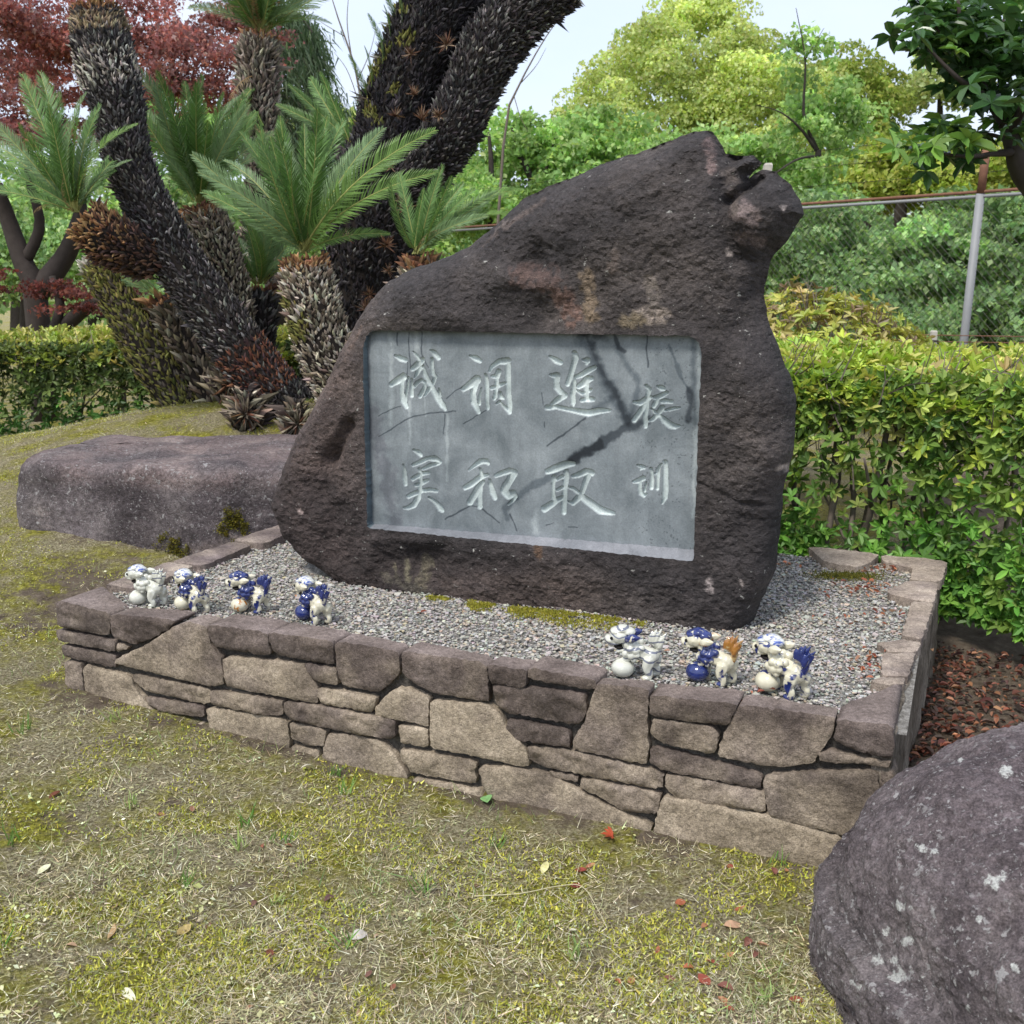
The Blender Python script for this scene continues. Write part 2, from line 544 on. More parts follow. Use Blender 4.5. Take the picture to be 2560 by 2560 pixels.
def soil_bias(x, y):
    """bare earth: foot of the wall, under hedges, around the flat boulder, litter strip on the right"""
    p = np.stack([x, y, 0 * x], 1) - P0
    u = p @ U; n = p @ N
    b = 0.16 * np.exp(-(np.clip(-n, 0, 9) / 0.07) ** 2) * (n < 0.02) * (u > -0.2) * (u < PW + .2)
    b += 0.20 * np.exp(-(((x + 1.75) / 0.55) ** 2 + ((y - 4.55) / 0.42) ** 2))
    b += 0.5 * (u > PW) * (n > -0.25)
    b += 0.25 * np.exp(-((n - PD - 0.5) / 0.5) ** 2) * (u > 0.5)
    b += 0.22 * np.exp(-((y - 8.2) / 0.35) ** 2) * (x < -2.2)
    return b
gc = np.zeros((len(gp), 3)); gc[:, 0] = soil_bias(gp[:, 0], gp[:, 1])
# keep the sheet below the planter's gravel
_p = np.c_[gp, np.zeros(len(gp))] - P0
_in = ((_p @ U) > 0.03) & ((_p @ U) < PW - 0.03) & ((_p @ N) > 0.03) & ((_p @ N) < PD - 0.03)
zz = np.where(_in, np.minimum(zz, 0.05), zz)
nx, ny = len(gx), len(gy)
ii = (np.arange(ny - 1)[:, None] * nx + np.arange(nx - 1)[None]).ravel()
gf = np.stack([ii, ii + 1, ii + nx + 1, ii + nx], 1)
tag(build('ground', np.c_[gp, zz], gf, M['ground'], None, True, gc), kind='structure')
def ground_at(x, y):
    return float(gz(x, y))

# ------------------------------------------------------------------ planter
PL = empty('stone_planter', tuple(pl(PW / 2, PD / 2, 0)))
tag(PL, 'low rectangular planter of fitted brown and purple stones holding grey gravel', 'planter')
def zoomer(x0, y0, s):
    return lambda p: [(x0 + a * s, y0 + b * s) for a, b in p]
Z1, Z2, Z3 = zoomer(100, 1350, .4658), zoomer(800, 1450, .4658), zoomer(1500, 1350, .4658)
Z9 = zoomer(1900, 1300, .3416)
# (outline of the face, tone, roughness of the split face, depth left, depth right); tone: 0 tan .. 1 purple, 2 dark
STONES = [
 (Z1([(82,325),(370,395),(368,515),(90,465)]), 1.2, .006, .22, .10),
 (Z1([(88,482),(400,545),(400,600),(100,540)]), 1.2, .006, .1, .1),
 (Z1([(408,556),(470,578),(408,600)]), .8, .003, .1, .1),
 (Z1([(105,565),(400,620),(395,690),(120,625)]), 1.0, .006, .1, .1),
 (Z1([(375,398),(720,430),(690,478),(590,530),(490,562),(385,515)]), .9, .010, .09, .11),
 (Z1([(735,458),(800,440),(893,465),(912,560),(970,640),(983,780),(900,783),(402,662),(408,640),(560,570)]), .15, .003, .07, .10),
 (Z1([(125,650),(213,665),(228,840),(130,800)]), .8, .007, .1, .1),
 (Z1([(222,672),(480,735),(500,800),(615,945),(590,1000),(440,965),(245,900)]), .25, .003, .1, .1),
 (Z1([(900,455),(1212,495),(1238,615),(1200,618),(945,572),(905,520)]), 1.0, .007, .14, .13),
 (Z1([(1222,495),(1566,545),(1576,660),(1550,666),(1290,622),(1245,590)]), 1.0, .008, .12, .11),
 (Z1([(1574,540),(1912,600),(1922,720),(1815,823),(1622,783),(1592,740)]), .75, .004, .10, .08),
 (Z1([(977,650),(1010,627),(1408,667),(1440,720),(1487,800),(1482,878),(1440,873),(1000,788),(980,740)]), .3, .004, .1, .1),
 (Z1([(1420,662),(1583,692),(1597,778),(1482,760),(1432,700)]), .9, .008, .1, .1),
 (Z1([(1492,797),(1798,847),(1783,933),(1502,878),(1484,832)]), .8, .009, .1, .1),
 (Z1([(487,727),(903,802),(907,873),(868,883),(560,813),(500,765)]), .7, .012, .1, .1),
 (Z1([(908,807),(1298,867),(1298,943),(1200,943),(917,883)]), .7, .011, .1, .1),
 (Z1([(1312,872),(1450,882),(1900,967),(1908,1048),(1880,1068),(1700,1043),(1340,963),(1307,915)]), .85, .012, .1, .1),
 (Z1([(560,848),(868,893),(878,953),(640,923),(580,890)]), .6, .008, .1, .1),
 (Z1([(883,898),(1323,972),(1332,1120),(1310,1150),(1130,1125),(910,1060)]), .15, .003, .1, .1),
 (Z1([(620,953),(888,998),(893,1065),(640,1010)]), .5, .005, .1, .1),
 (Z1([(1338,978),(1533,1022),(1518,1108),(1440,1103),(1347,1063)]), .7, .010, .1, .1),
 (Z1([(1345,1108),(1485,1130),(1490,1185),(1350,1160)]), .5, .004, .1, .1),
 (Z2([(37,832),(150,832),(330,872),(400,947),(475,1075),(300,1070),(110,1015),(5,960)]), .3, .003, .1, .1),
 (Z2([(437,380),(892,435),(907,648),(870,648),(600,603),(520,558),(447,508)]), .65, .005, .10, .06),
 (Z2([(293,690),(380,598),(450,583),(577,633),(577,783),(545,778),(298,728)]), .1, .003, .1, .1),
 (Z2([(418,783),(572,802),(575,903),(430,878),(418,825)]), .3, .004, .1, .1),
 (Z2([(593,648),(900,668),(960,722),(1000,802),(1103,912),(1120,1000),(1085,1003),(830,948),(592,903),(588,780)]), .08, .003, .1, .1),
 (Z2([(903,432),(1108,472),(1097,578),(908,548)]), .9, .006, .08, .09),
 (Z2([(1115,472),(1473,540),(1477,588),(1440,592),(1113,530)]), .95, .006, .12, .11),
 (Z2([(918,562),(1120,583),(1408,617),(1427,700),(1388,778),(1330,773),(1000,713),(947,680)]), 1.3, .013, .1, .1),
 (Z2([(1012,753),(1328,812),(1342,903),(1060,858),(1002,800)]), 1.4, .012, .1, .1),
 (Z2([(1492,560),(1762,585),(1753,740),(1762,900),(1752,983),(1720,983),(1358,908),(1358,865),(1422,760),(1452,650)]), .3, .004, .05, .06),
 (Z2([(1112,898),(1320,913),(1838,1042),(1832,1118),(1790,1123),(1400,1048),(1230,1013),(1118,970)]), 1.1, .013, .1, .1),
 (Z2([(432,913),(828,978),(832,1093),(800,1093),(490,1038),(428,960)]), .65, .012, .1, .1),
 (Z2([(500,1065),(850,1128),(875,1180),(700,1170),(510,1120)]), .3, .004, .1, .1),
 (Z2([(848,1008),(1030,1008),(1200,1042),(1330,1102),(1500,1197),(1778,1322),(1755,1410),(1400,1345),(1000,1270),(930,1200),(872,1112)]), .12, .003, .1, .1),
 (Z2([(1222,1033),(1378,1066),(1378,1088),(1242,1060)]), .7, .004, .1, .1),
 (Z2([(1398,1063),(1823,1152),(1812,1240),(1790,1260),(1620,1238),(1500,1168),(1398,1113)]), .55, .012, .1, .1),
 (Z3([(272,835),(735,880),(690,993),(560,983),(267,940)]), 1.1, .006, .10, .11),
 (Z3([(277,975),(292,962),(598,1007),(632,1055),(612,1153),(330,1093),(272,1045)]), .8, .012, .1, .1),
 (Z3([(738,890),(1262,955),(1237,1060),(1173,1150),(1148,1198),(980,1222),(850,1212),(623,1163),(662,1060)]), .45, .003, .10, .07),
 (Z3([(1272,965),(1572,995),(1575,1165),(1520,1168),(1330,1118),(1257,1070)]), 1.15, .010, .10, .34),
 (Z3([(1172,1147),(1240,1142),(1560,1192),(1555,1223),(1400,1203),(1182,1188)]), .8, .006, .1, .1),
 (Z3([(267,1132),(300,1117),(858,1267),(862,1333),(830,1338),(330,1238),(264,1200)]), 1.0, .012, .1, .1),
 (Z3([(348,1262),(877,1357),(882,1463),(860,1463),(420,1398),(352,1335)]), .8, .011, .1, .1),
 (Z3([(873,1268),(1487,1235),(1495,1400),(1510,1630),(1290,1583),(905,1483)]), 1.05, .004, .1, .1),
 (Z3([(333,1378),(600,1422),(890,1480),(1290,1597),(1560,1650),(1560,1880),(1190,1800),(700,1735),(400,1660),(283,1572)]), .22, .004, .1, .1),
 (Z3([(1502,1252),(1580,1262),(1585,1600),(1515,1620)]), .7, .008, .1, .1),
]
def tone_col(p, t, seed):
    """weathering colour multiplier: purple-brown where the stone is dark-weathered, tan elsewhere, dark blotches on the darkest tones"""
    n1 = fbm(p, 7.0, 4, seed)
    n2 = fbm(p, 2.6, 3, seed + 9)
    k = np.clip(t * 0.80 - .08 + .22 * math.sin(seed * 5.3) + 0.50 * n1 + 0.35 * n2 + .3 * noise(p * np.array([14, 14, 1.5]), 1.0, seed + 5), 0, 1.2)[:, None]
    tan = np.array([1.24, 1.16, 1.05]); pur = np.array([0.56, 0.505, 0.53]); drk = np.array([0.26, 0.24, 0.25])
    c = tan * (1 - np.clip(k, 0, 1)) + pur * np.clip(k, 0, 1)
    k2 = np.clip((t - 0.9) * 0.9 + 0.6 * n1, 0, 0.75)[:, None]
    return c * (1 - k2) + drk * k2
def face_stone(poly_uv, tone, rough, dl, dr, seed, step=0.011, bev=0.0040, proud=0.0):
    b = np.asarray(poly_uv, float)
    if area(b) < 0: b = b[::-1]
    b = resample(chaikin(b, 1), step)
    nrm2 = np.roll(b, -1, 0) - np.roll(b, 1, 0); nrm2 = np.stack([nrm2[:, 1], -nrm2[:, 0]], 1) / np.maximum(np.linalg.norm(nrm2, axis=1, keepdims=True), 1e-6)
    b = b + nrm2 * 0.0012 + 0.0016 * rng.normal(size=b.shape)
    v, f = cdt(b, step)
    d = dpoly(v, b)
    s = np.clip(d / bev, 0, 1)
    p3 = np.c_[v, np.full(len(v), seed * 3.7)]
    h = -bev * (1 - np.sqrt(1 - (1 - s) ** 2))
    h = h + s * (rough * (1.5 * np.abs(fbm(p3, 11, 3, seed)) + 1.3 * np.abs(noise(p3 * np.array([.6, 1, 1]), 9, seed + 3)) - .5) + 0.0030 * fbm(p3, 45, 3, seed)) + proud
    W3 = plv(v[:, 0], -h, v[:, 1])
    nb = len(b)
    ui = (v[:nb, 0] - b[:, 0].min()) / max(np.ptp(b[:, 0]), 1e-6)
    dep = dl + (dr - dl) * ui + 0.010 * noise(np.c_[v[:nb, :1] * 12, np.zeros(nb), np.full(nb, seed)], 1.0)
    back = plv(v[:nb, 0], dep, v[:nb, 1])
    nv = len(v)
    i = np.arange(nb); j = (i + 1) % nb
    side = np.stack([nv + nb + j, nv + nb + i, nv + i, nv + j], 1)
    allv = np.vstack([W3, back, W3[:nb]])
    cols = tone_col(allv, tone, seed)
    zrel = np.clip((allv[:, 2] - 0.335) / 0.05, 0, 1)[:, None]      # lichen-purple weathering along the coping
    facing = np.zeros((len(allv), 1)); facing[nv:] = 1.0                # top and side faces paler, fronts darker
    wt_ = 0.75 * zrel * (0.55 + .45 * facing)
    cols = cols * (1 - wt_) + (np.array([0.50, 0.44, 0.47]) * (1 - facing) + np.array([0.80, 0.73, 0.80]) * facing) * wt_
    return allv, [f, side], cols
for k, (poly, tone, rough, dl, dr) in enumerate(STONES):
    uv = np.array([onplane(x, y, 0.0) for x, y in poly])
    cop = uv[:, 1].max() > 0.36
    uv[:, 1] = np.minimum(uv[:, 1], 0.40 + 0.004 * math.sin(k * 2.3))
    v, f, c = face_stone(uv, tone + (.35 if cop else 0.0), rough, dl, dr, k + 1, proud=0.004 * math.sin(k * 1.7))
    build('coping_stone' if cop else 'wall_stone', v, f, M['wall_stone'], PL, True, c)
# mortar core behind the facing, and the other three sides
def boxuv(u0, u1, n0, n1, z0, z1):
    v = np.array([pl(u, n, z) for z in (z0, z1) for n in (n0, n1) for u in (u0, u1)])
    f = np.array([[0, 2, 3, 1], [4, 5, 7, 6], [0, 1, 5, 4], [2, 6, 7, 3], [0, 4, 6, 2], [1, 3, 7, 5]])
    return v, f
core = [boxuv(0.02, PW - 0.05, 0.030, 0.065, -0.12, 0.365), boxuv(0.02, 0.14, 0.066, PD - .02, -0.1, 0.345),
        boxuv(PW - 0.20, PW - 0.052, 0.066, PD - 0.02, -0.1, 0.345), boxuv(0.141, PW - 0.201, PD - 0.16, PD - 0.03, -0.1, 0.345)]
v, f, _ = join([(a, b) for a, b in core])
build('mortar_core', v, f, M['mortar'], PL)
# right side wall: weathered face with upright ridges
nu, nzv = 90, 40
nn_, zz_ = np.meshgrid(np.linspace(0.012, PD - 0.01, nu), np.linspace(-0.14, 0.372, nzv))
q = np.c_[nn_.ravel(), zz_.ravel(), np.zeros(nn_.size)]
d = 0.012 * np.abs(noise(q * np.array([9, 1.1, 1]), 1.0, 3)) * 2 + 0.008 * fbm(q, 12, 3, 5) - 0.018 * np.exp(-((q[:, 0] - 0.62 + 0.1 * q[:, 1]) / 0.02) ** 2)
SKW = 0.074 / PD                     # the side runs out slightly towards the back
v = plv(PW - 0.012 + SKW * q[:, 0] + d, q[:, 0], q[:, 1])
ii = (np.arange(nzv - 1)[:, None] * nu + np.arange(nu - 1)[None]).ravel()
back = plv(PW - 0.05 + SKW * q[:, 0], q[:, 0], q[:, 1])
edge_lo = np.arange(nu); edge_hi = (nzv - 1) * nu + np.arange(nu)
fr = np.stack([ii, ii + 1, ii + nu + 1, ii + nu], 1)
nq = len(q)
tp = np.stack([edge_hi[:-1], edge_hi[1:], nq + edge_hi[1:], nq + edge_hi[:-1]], 1)
e0 = np.arange(nzv - 1) * nu
en = np.stack([e0 + nu, e0, nq + e0, nq + e0 + nu], 1)
e1 = e0 + nu - 1
en2 = np.stack([e1, e1 + nu, nq + e1 + nu, nq + e1], 1)
build('side_wall', np.vstack([v, back]), np.vstack([fr, tp, en, en2]), M['side_wall'], PL, True)
# top stones of the left, back and right sides, outlined from above
def top_stone(poly_xy, seed, tone, th=0.10, ztop=0.40, rough=0.004, step=0.016):
    b = np.asarray(poly_xy, float)
    if area(b) < 0: b = b[::-1]
    b = resample(chaikin(b, 1), step) 
    b = b + 0.002 * rng.normal(size=b.shape)
    v, f = cdt(b, step)
    d = dpoly(v, b)
    bev = 0.006
    s = np.clip(d / bev, 0, 1)
    p3 = np.c_[v, np.full(len(v), seed * 2.1)]
    z = ztop - bev * (1 - np.sqrt(1 - (1 - s) ** 2)) + rough * fbm(p3, 10, 4, seed)
    nb = len(b)
    allv = np.vstack([np.c_[v, z], np.c_[v[:nb] + 0.0015 * rng.normal(size=(nb, 2)), z[:nb] - th], np.c_[v[:nb], z[:nb]]])
    i = np.arange(nb); j = (i + 1) % nb
    cols = tone_col(allv, tone * .8, seed) * np.array([1.06, 1.06, 1.14])
    return allv, [f, np.stack([len(v) + nb + j, len(v) + nb + i, len(v) + i, len(v) + j], 1)], cols
def uvpoly(c):
    return [tuple(pl(a, b, 0)[:2]) for a, b in c]
tops = []
for k, p in enumerate([[(900,960),(1143,952),(1085,1133),(990,1128),(890,1120)], [(810,1160),(880,1128),(1068,1137),(1062,1183),(950,1190)],
           [(845,880),(1030,852),(1183,868),(1143,943),(950,948)], [(1112,582),(1273,597),(1187,862),(1032,838)],
           [(930,500),(1092,432),(1308,442),(1275,588),(1112,570),(950,522)], [(885,238),(1375,282),(1335,428),(1100,420),(1122,330),(900,290)],
           [(345,185),(868,237),(838,285),(700,335),(480,295)]]):
    tops.append(([tuple(onz(x, y, 0.40)[:2]) for x, y in Z9(p)], (0.85, 0.9, 0.6, 0.35, 0.7, 0.45, 0.6)[k], 0.035 if k < 6 else .1))
for k, (n0, n1, w) in enumerate([(0.235, 0.60, .155), (0.61, 1.0, .14), (1.01, 1.47, .15), (1.48, PD - .005, .16)]):
    tops.append((uvpoly([(0.0, n0), (w + .02, n0 + .012), (w - .015, n1 - .015), (w * .5, n1), (0.004, n1)]), .8 + .1 * (k % 2), .10))
for k, (u0, u1) in enumerate([(0.17, .62), (.63, 1.2), (1.21, 1.66), (1.67, 2.25)]):
    tops.append((uvpoly([(u0, PD - .17 + .02 * (k % 2)), (u1, PD - .15), (u1, PD), (u0, PD)]), .7, .10))
for k, (poly, tone, th) in enumerate(tops):
    v, f, c = top_stone(poly, 60 + k, tone, th, 0.40 - 0.002 * (k % 3))
    build('coping_stone', v, f, M['wall_stone'], PL, True, c)
# end face of the left side wall (plain courses seen edge on from the left): three stacked stones behind the corner
for k, (n0, n1, z0, z1) in enumerate([(.02, .7, .22, .29), (.02, .55, .10, .21), (.71, 1.5, .16, .29), (.56, 1.3, .02, .15)]):
    b_, f_ = boxuv(0.004 + .003 * (k % 2), 0.12, max(n0, .1), n1, z0, z1)
    build('wall_stone', b_, f_, M['wall_stone'], PL, False, np.tile([[.7, .6, .58]], (8, 1)))

# ------------------------------------------------------------------ gravel, moss on it
def gravel_z(u, n):
    p = np.c_[np.ravel(u), np.ravel(n), np.zeros(np.size(u))]
    return 0.362 + 0.008 * fbm(p, 2.2, 2, 3) + 0.006 * np.exp(-((np.ravel(n) - 0.45) / 0.3) ** 2)
gu, gn = np.meshgrid(np.linspace(0.07, PW + 0.03, 160), np.linspace(0.05, PD - 0.05, 110))
bed = plv(gu.ravel(), gn.ravel(), gravel_z(gu, gn) - 0.006)
ii = (np.arange(109)[:, None] * 160 + np.arange(159)[None]).ravel()
M['bed'] = rock('gravel_bed', (0.10, 0.095, 0.085), (0.19, 0.18, 0.165), (0.30, 0.29, 0.27), 50, 0.95, 0.1, 160)
tag(build('gravel_bed', bed, np.stack([ii, ii + 1, ii + 161, ii + 160], 1), M['bed'], None, True), kind='structure')
cubv = np.array([[x, y, z] for x in (-1, 1) for y in (-1, 1) for z in (-1, 1)]) * .78
cubv = cubv * (1 + .22 * np.random.default_rng(8).normal(size=(8, 1)))
cubf = np.array([[0, 1, 3, 2], [4, 6, 7, 5], [0, 4, 5, 1], [2, 3, 7, 6], [0, 2, 6, 4], [1, 5, 7, 3]])
NP = 52000
pu = rng.uniform(0.06, PW - 0.02, NP); pn = rng.uniform(0.05, PD - 0.06, NP)
hid = (pu > 0.95) & (pu < 2.1) & (pn > 0.85)
pu, pn = pu[~hid], pn[~hid]
NP = len(pu)
sz = np.exp(rng.normal(math.log(0.0040), 0.33, NP))
A_ = rand_dirs(NP); 
F3 = frames(A_, rand_dirs(NP))
asp = np.stack([rng.uniform(.9, 1.5, NP), rng.uniform(.8, 1.2, NP), rng.uniform(.45, .75, NP)], 1)
Rz = rng.uniform(0, 2 * math.pi, NP)
B3 = np.zeros((NP, 3, 3)); B3[:, 0, 0] = np.cos(Rz); B3[:, 0, 1] = -np.sin(Rz); B3[:, 1, 0] = np.sin(Rz); B3[:, 1, 1] = np.cos(Rz); B3[:, 2, 2] = 1
tilt = frames(np.c_[rng.normal(0, .35, NP), np.ones(NP), rng.normal(0, .35, NP)], np.tile([[0, 0, 1.0]], (NP, 1)))
M3 = B3 @ tilt * (asp * sz[:, None])[:, None, :]
T = plv(pu, pn, gravel_z(pu, pn) + rng.uniform(-.003, .004, NP))
g_ = np.clip(rng.normal(0.40, 0.05, NP), .16, .68)
pc = g_[:, None] * np.array([1.0, 0.955, 0.87]) * (1 + rng.normal(0, .05, (NP, 3)))
warm = rng.random(NP) < .15
pc[warm] *= np.array([1.12, .98, .82])
v, f, c = scatter(cubv, cubf, M3, T, pc)
tag(build('gravel', v, f, M['pebble'], None, False, c), 'pale grey gravel filling the stone planter', 'gravel', kind='stuff')
# ------------------------------------------------------------------ inscribed monument stone
def sph_(c, r_):
    bm = bmesh.new(); bmesh.ops.create_icosphere(bm, subdivisions=4, radius=1)
    v = np.array([x.co[:] for x in bm.verts]); f = np.array([[y.index for y in x.verts] for x in bm.faces]); bm.free()
    return (v * (1 + .12 * fbm(v, 2.5, 4, 3))[:, None]) * np.asarray(r_) + np.asarray(c), f
NM, NF, NPAN = 0.86, 0.69, 0.722        # mid plane, front plane, panel plane (metres behind the wall front)
OUT = [(712,1232),(720,1205),(745,1130),(770,1070),(800,1010),(830,950),(862,880),(900,815),(940,742),(975,702),(1010,682),(1060,662),(1120,642),
 (1180,611),(1230,571),(1300,503),(1370,466),(1450,436),(1500,411),(1560,391),(1640,366),(1700,341),(1737,328),(1776,325),(1797,350),(1815,386),
 (1850,390),(1884,391),(1903,410),(1893,424),(1878,437),(1872,444),(1886,434),(1905,426),(1940,431),(1978,463),(2003,508),(2010,532),(1987,575),(1952,620),(1927,652),(1916,700),
 (1909,742),(1920,792),(1945,870),(1975,932),(1990,990),(1991,1060),(1985,1102),(1975,1160),(1962,1205),(1953,1290),(1946,1370)]
BOT = [(1935,1430),(1908,1490)]
outl = [onplane(x, y, NM) for x, y in OUT] + [onplane(x, y, NM - .05) for x, y in BOT]
ur = onplane(1850, 1540, NM - .12)[0]
ul = onplane(860, 1440, NM - .10)[0]
outl += [np.array([ur, 0.30]), np.array([ur - .12, 0.10]), np.array([ul + .25, 0.10]), np.array([ul + .04, .30])]
outl += [onplane(805, 1425, NM - .06), onplane(768, 1385, NM - .03), onplane(744, 1335, NM), onplane(733, 1295, NM), onplane(712, 1256, NM)]
outl = np.array(outl)
if area(outl) < 0: outl = outl[::-1]
bnd = resample(outl, 0.012)
bnd = bnd + np.stack([.005 * fbm(np.c_[bnd, 0 * bnd[:, 0]], 14, 4, 3, .7), .005 * fbm(np.c_[bnd, 0 * bnd[:, 0]], 14, 4, 13, .7)], 1)
# opening of the panel, rounded corners
cor = [onplane(920, 1322, NF), onplane(1733, 1399, NF), onplane(1757, 838, NF), onplane(907, 827, NF)]
u0 = (cor[0][0] + cor[3][0]) / 2; u1 = (cor[1][0] + cor[2][0]) / 2
z0 = (cor[0][1] + cor[1][1]) / 2; z1 = (cor[2][1] + cor[3][1]) / 2
def rrect(u0, u1, z0, z1, rb, rt, n=5):
    pts = []
    for cx, cz, r_, a0 in ((u1 - rb, z0 + rb, rb, -90), (u1 - rt, z1 - rt, rt, 0), (u0 + rt, z1 - rt, rt, 90), (u0 + rb, z0 + rb, rb, 180)):
        for k in range(n + 1):
            a = R(a0 + 90 * k / n)
            pts.append((cx + r_ * math.cos(a), cz + r_ * math.sin(a)))
    return np.array(pts)
hole = resample(rrect(u0, u1, z0, z1, 0.012, 0.055), 0.011)
hole = hole + 0.0012 * rng.normal(size=hole.shape)
v, f = cdt(bnd, 0.0088, jit=.38, holes=[hole])
d = dpoly(v, bnd)
ofl = np.array([onplane(x, y, NF) for x, y in OUT])
def seg_feat(p, a, b, w):
    return np.exp(-(dseg(p, onplane(*a, NF), onplane(*b, NF))[0] / w) ** 2)
def pt_feat(p, a, w):
    return np.exp(-(np.linalg.norm(p - onplane(*a, NF), axis=1) / w) ** 2)
def front_off(p, d, top=True):
    """distance in front of the mid plane"""
    zrel = np.clip((p[:, 1] - 0.7) / 0.9, 0, 1)
    Rr = 0.085 + 0.10 * zrel
    s = np.clip(d / Rr, 0, 1)
    s2 = np.clip(d / 0.32, 0, 1)
    prof = 0.80 * np.sqrt(1 - (1 - s) ** 2) + 0.20 * np.sqrt(1 - (1 - s2) ** 2)
    h = (NM - NF + 0.006) * prof - 0.05 * np.clip((p[:, 1] - 1.25) / 0.8, 0, 1)
    p3 = np.c_[p, np.full(len(p), 2.2)]
    flat = np.clip(dpoly(p, hole) / 0.05, 0, 1) ** 0.7
    big = 0.030 * fbm(p3, 3.2, 3, 11) + 0.006 * fbm(p3, 12, 3, 21)
    h = h + (big * flat + (0.0048 * fbm(p3 * np.array([1, 1.6, 1]), 40, 3, 31)) * (0.25 + .75 * flat)) * np.clip(d / 0.02, 0, 1)
    h = h - 0.055 * seg_feat(p, (868, 1065), (822, 1150), .030) - 0.020 * seg_feat(p, (822, 1150), (800, 1240), .05)
    h = h - 0.030 * seg_feat(p, (970, 1405), (1080, 1400), .055) + 0.014 * seg_feat(p, (940, 1345), (1100, 1350), .02) * flat
    h = h - 0.035 * pt_feat(p, (1330, 655), .045) + 0.03 * seg_feat(p, (1260, 690), (1400, 720), .045)
    h = h - 0.060 * seg_feat(p, (1880, 437), (1800, 500), .016) - 0.030 * seg_feat(p, (1800, 500), (1830, 640), .03)
    h = h + 0.030 * pt_feat(p, (1850, 545), .05) - .03 * seg_feat(p, (1810, 385), (1790, 470), .025)
    h = h - 0.018 * seg_feat(p, (1790, 900), (1880, 700), .03) + .014 * seg_feat(p, (1850, 900), (1900, 1100), .05)
    h = h - 0.010 * seg_feat(p, (1710, 1190), (1850, 1260), .008) - 0.008 * seg_feat(p, (1850, 1260), (1950, 1280), .008)
    h = h - 0.030 * seg_feat(p, (1925, 640), (1900, 790), .03)
    # facets, pits and grain
    lim_ = flat * np.clip(d / .03, 0, 1)
    h = h + lim_ * (0.007 * (np.abs(noise(p3, 7, 81)) - .25) + 0.0025 * (np.abs(noise(p3, 17, 82)) - .25))
    h = h + (.2 + .8 * lim_) * 0.0011 * rng.normal(size=len(p)) - 0.004 * np.clip(noise(p3, 30, 83) - .28, 0, 1) * lim_ * 2
    # rough undulating skin of the upper half
    h = h + 0.004 * np.abs(noise(p3 * np.array([1.0, 1.7, 1]), 24, 41)) * flat * np.clip(d / .03, 0, 1)
    return h
h = front_off(v, d)
nb, nh = len(bnd), len(hole)
# back sheet
bv, bf = cdt(bnd, 0.035)
bd = dpoly(bv, bnd)
bh = -0.30 * np.sqrt(1 - (1 - np.clip(bd / 0.25, 0, 1)) ** 2) - 0.03 * fbm(np.c_[bv, np.zeros(len(bv))], 3, 3, 51) * np.clip(bd / .1, 0, 1)
h[:nb] = 0.0; bh[:nb] = 0.0
wob = 0.012 * noise(np.c_[bnd, np.zeros(nb)], 5, 61)
h[:nb] += wob; bh[:nb] += wob
fv = plv(v[:, 0], NM - h, v[:, 1])
bvv = plv(bv[nb:, 0], NM - bh[nb:], bv[nb:, 1])
remap = np.concatenate([np.arange(nb), len(fv) + np.arange(len(bv) - nb)])
allv = np.vstack([fv, bvv])
# colour: pale scars, tan and rust patches, grey-green streaks low down, purple-brown left side
allp = np.vstack([v, bv[nb:]])
col = np.ones((len(allp), 3))
nz1 = 1.35 * fbm(np.c_[allp, np.zeros(len(allp))], 30, 3, 71, .75)
nz2 = fbm(np.c_[allp, np.zeros(len(allp))], 6, 3, 72)
def paint(mask, c, sharp=3.0):
    global col
    m = np.clip((mask * (1 + 0.75 * nz1) - 0.32) * sharp, 0, 1)[:, None]
    col = col * (1 - m) + np.array(c) * m
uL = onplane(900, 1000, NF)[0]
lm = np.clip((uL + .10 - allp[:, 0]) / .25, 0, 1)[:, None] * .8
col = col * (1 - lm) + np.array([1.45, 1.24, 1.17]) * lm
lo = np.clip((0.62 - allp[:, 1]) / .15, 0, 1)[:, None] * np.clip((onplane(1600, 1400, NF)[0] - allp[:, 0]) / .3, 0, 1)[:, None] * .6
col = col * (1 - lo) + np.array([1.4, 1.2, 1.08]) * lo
col *= (1 + 0.35 * nz2)[:, None]
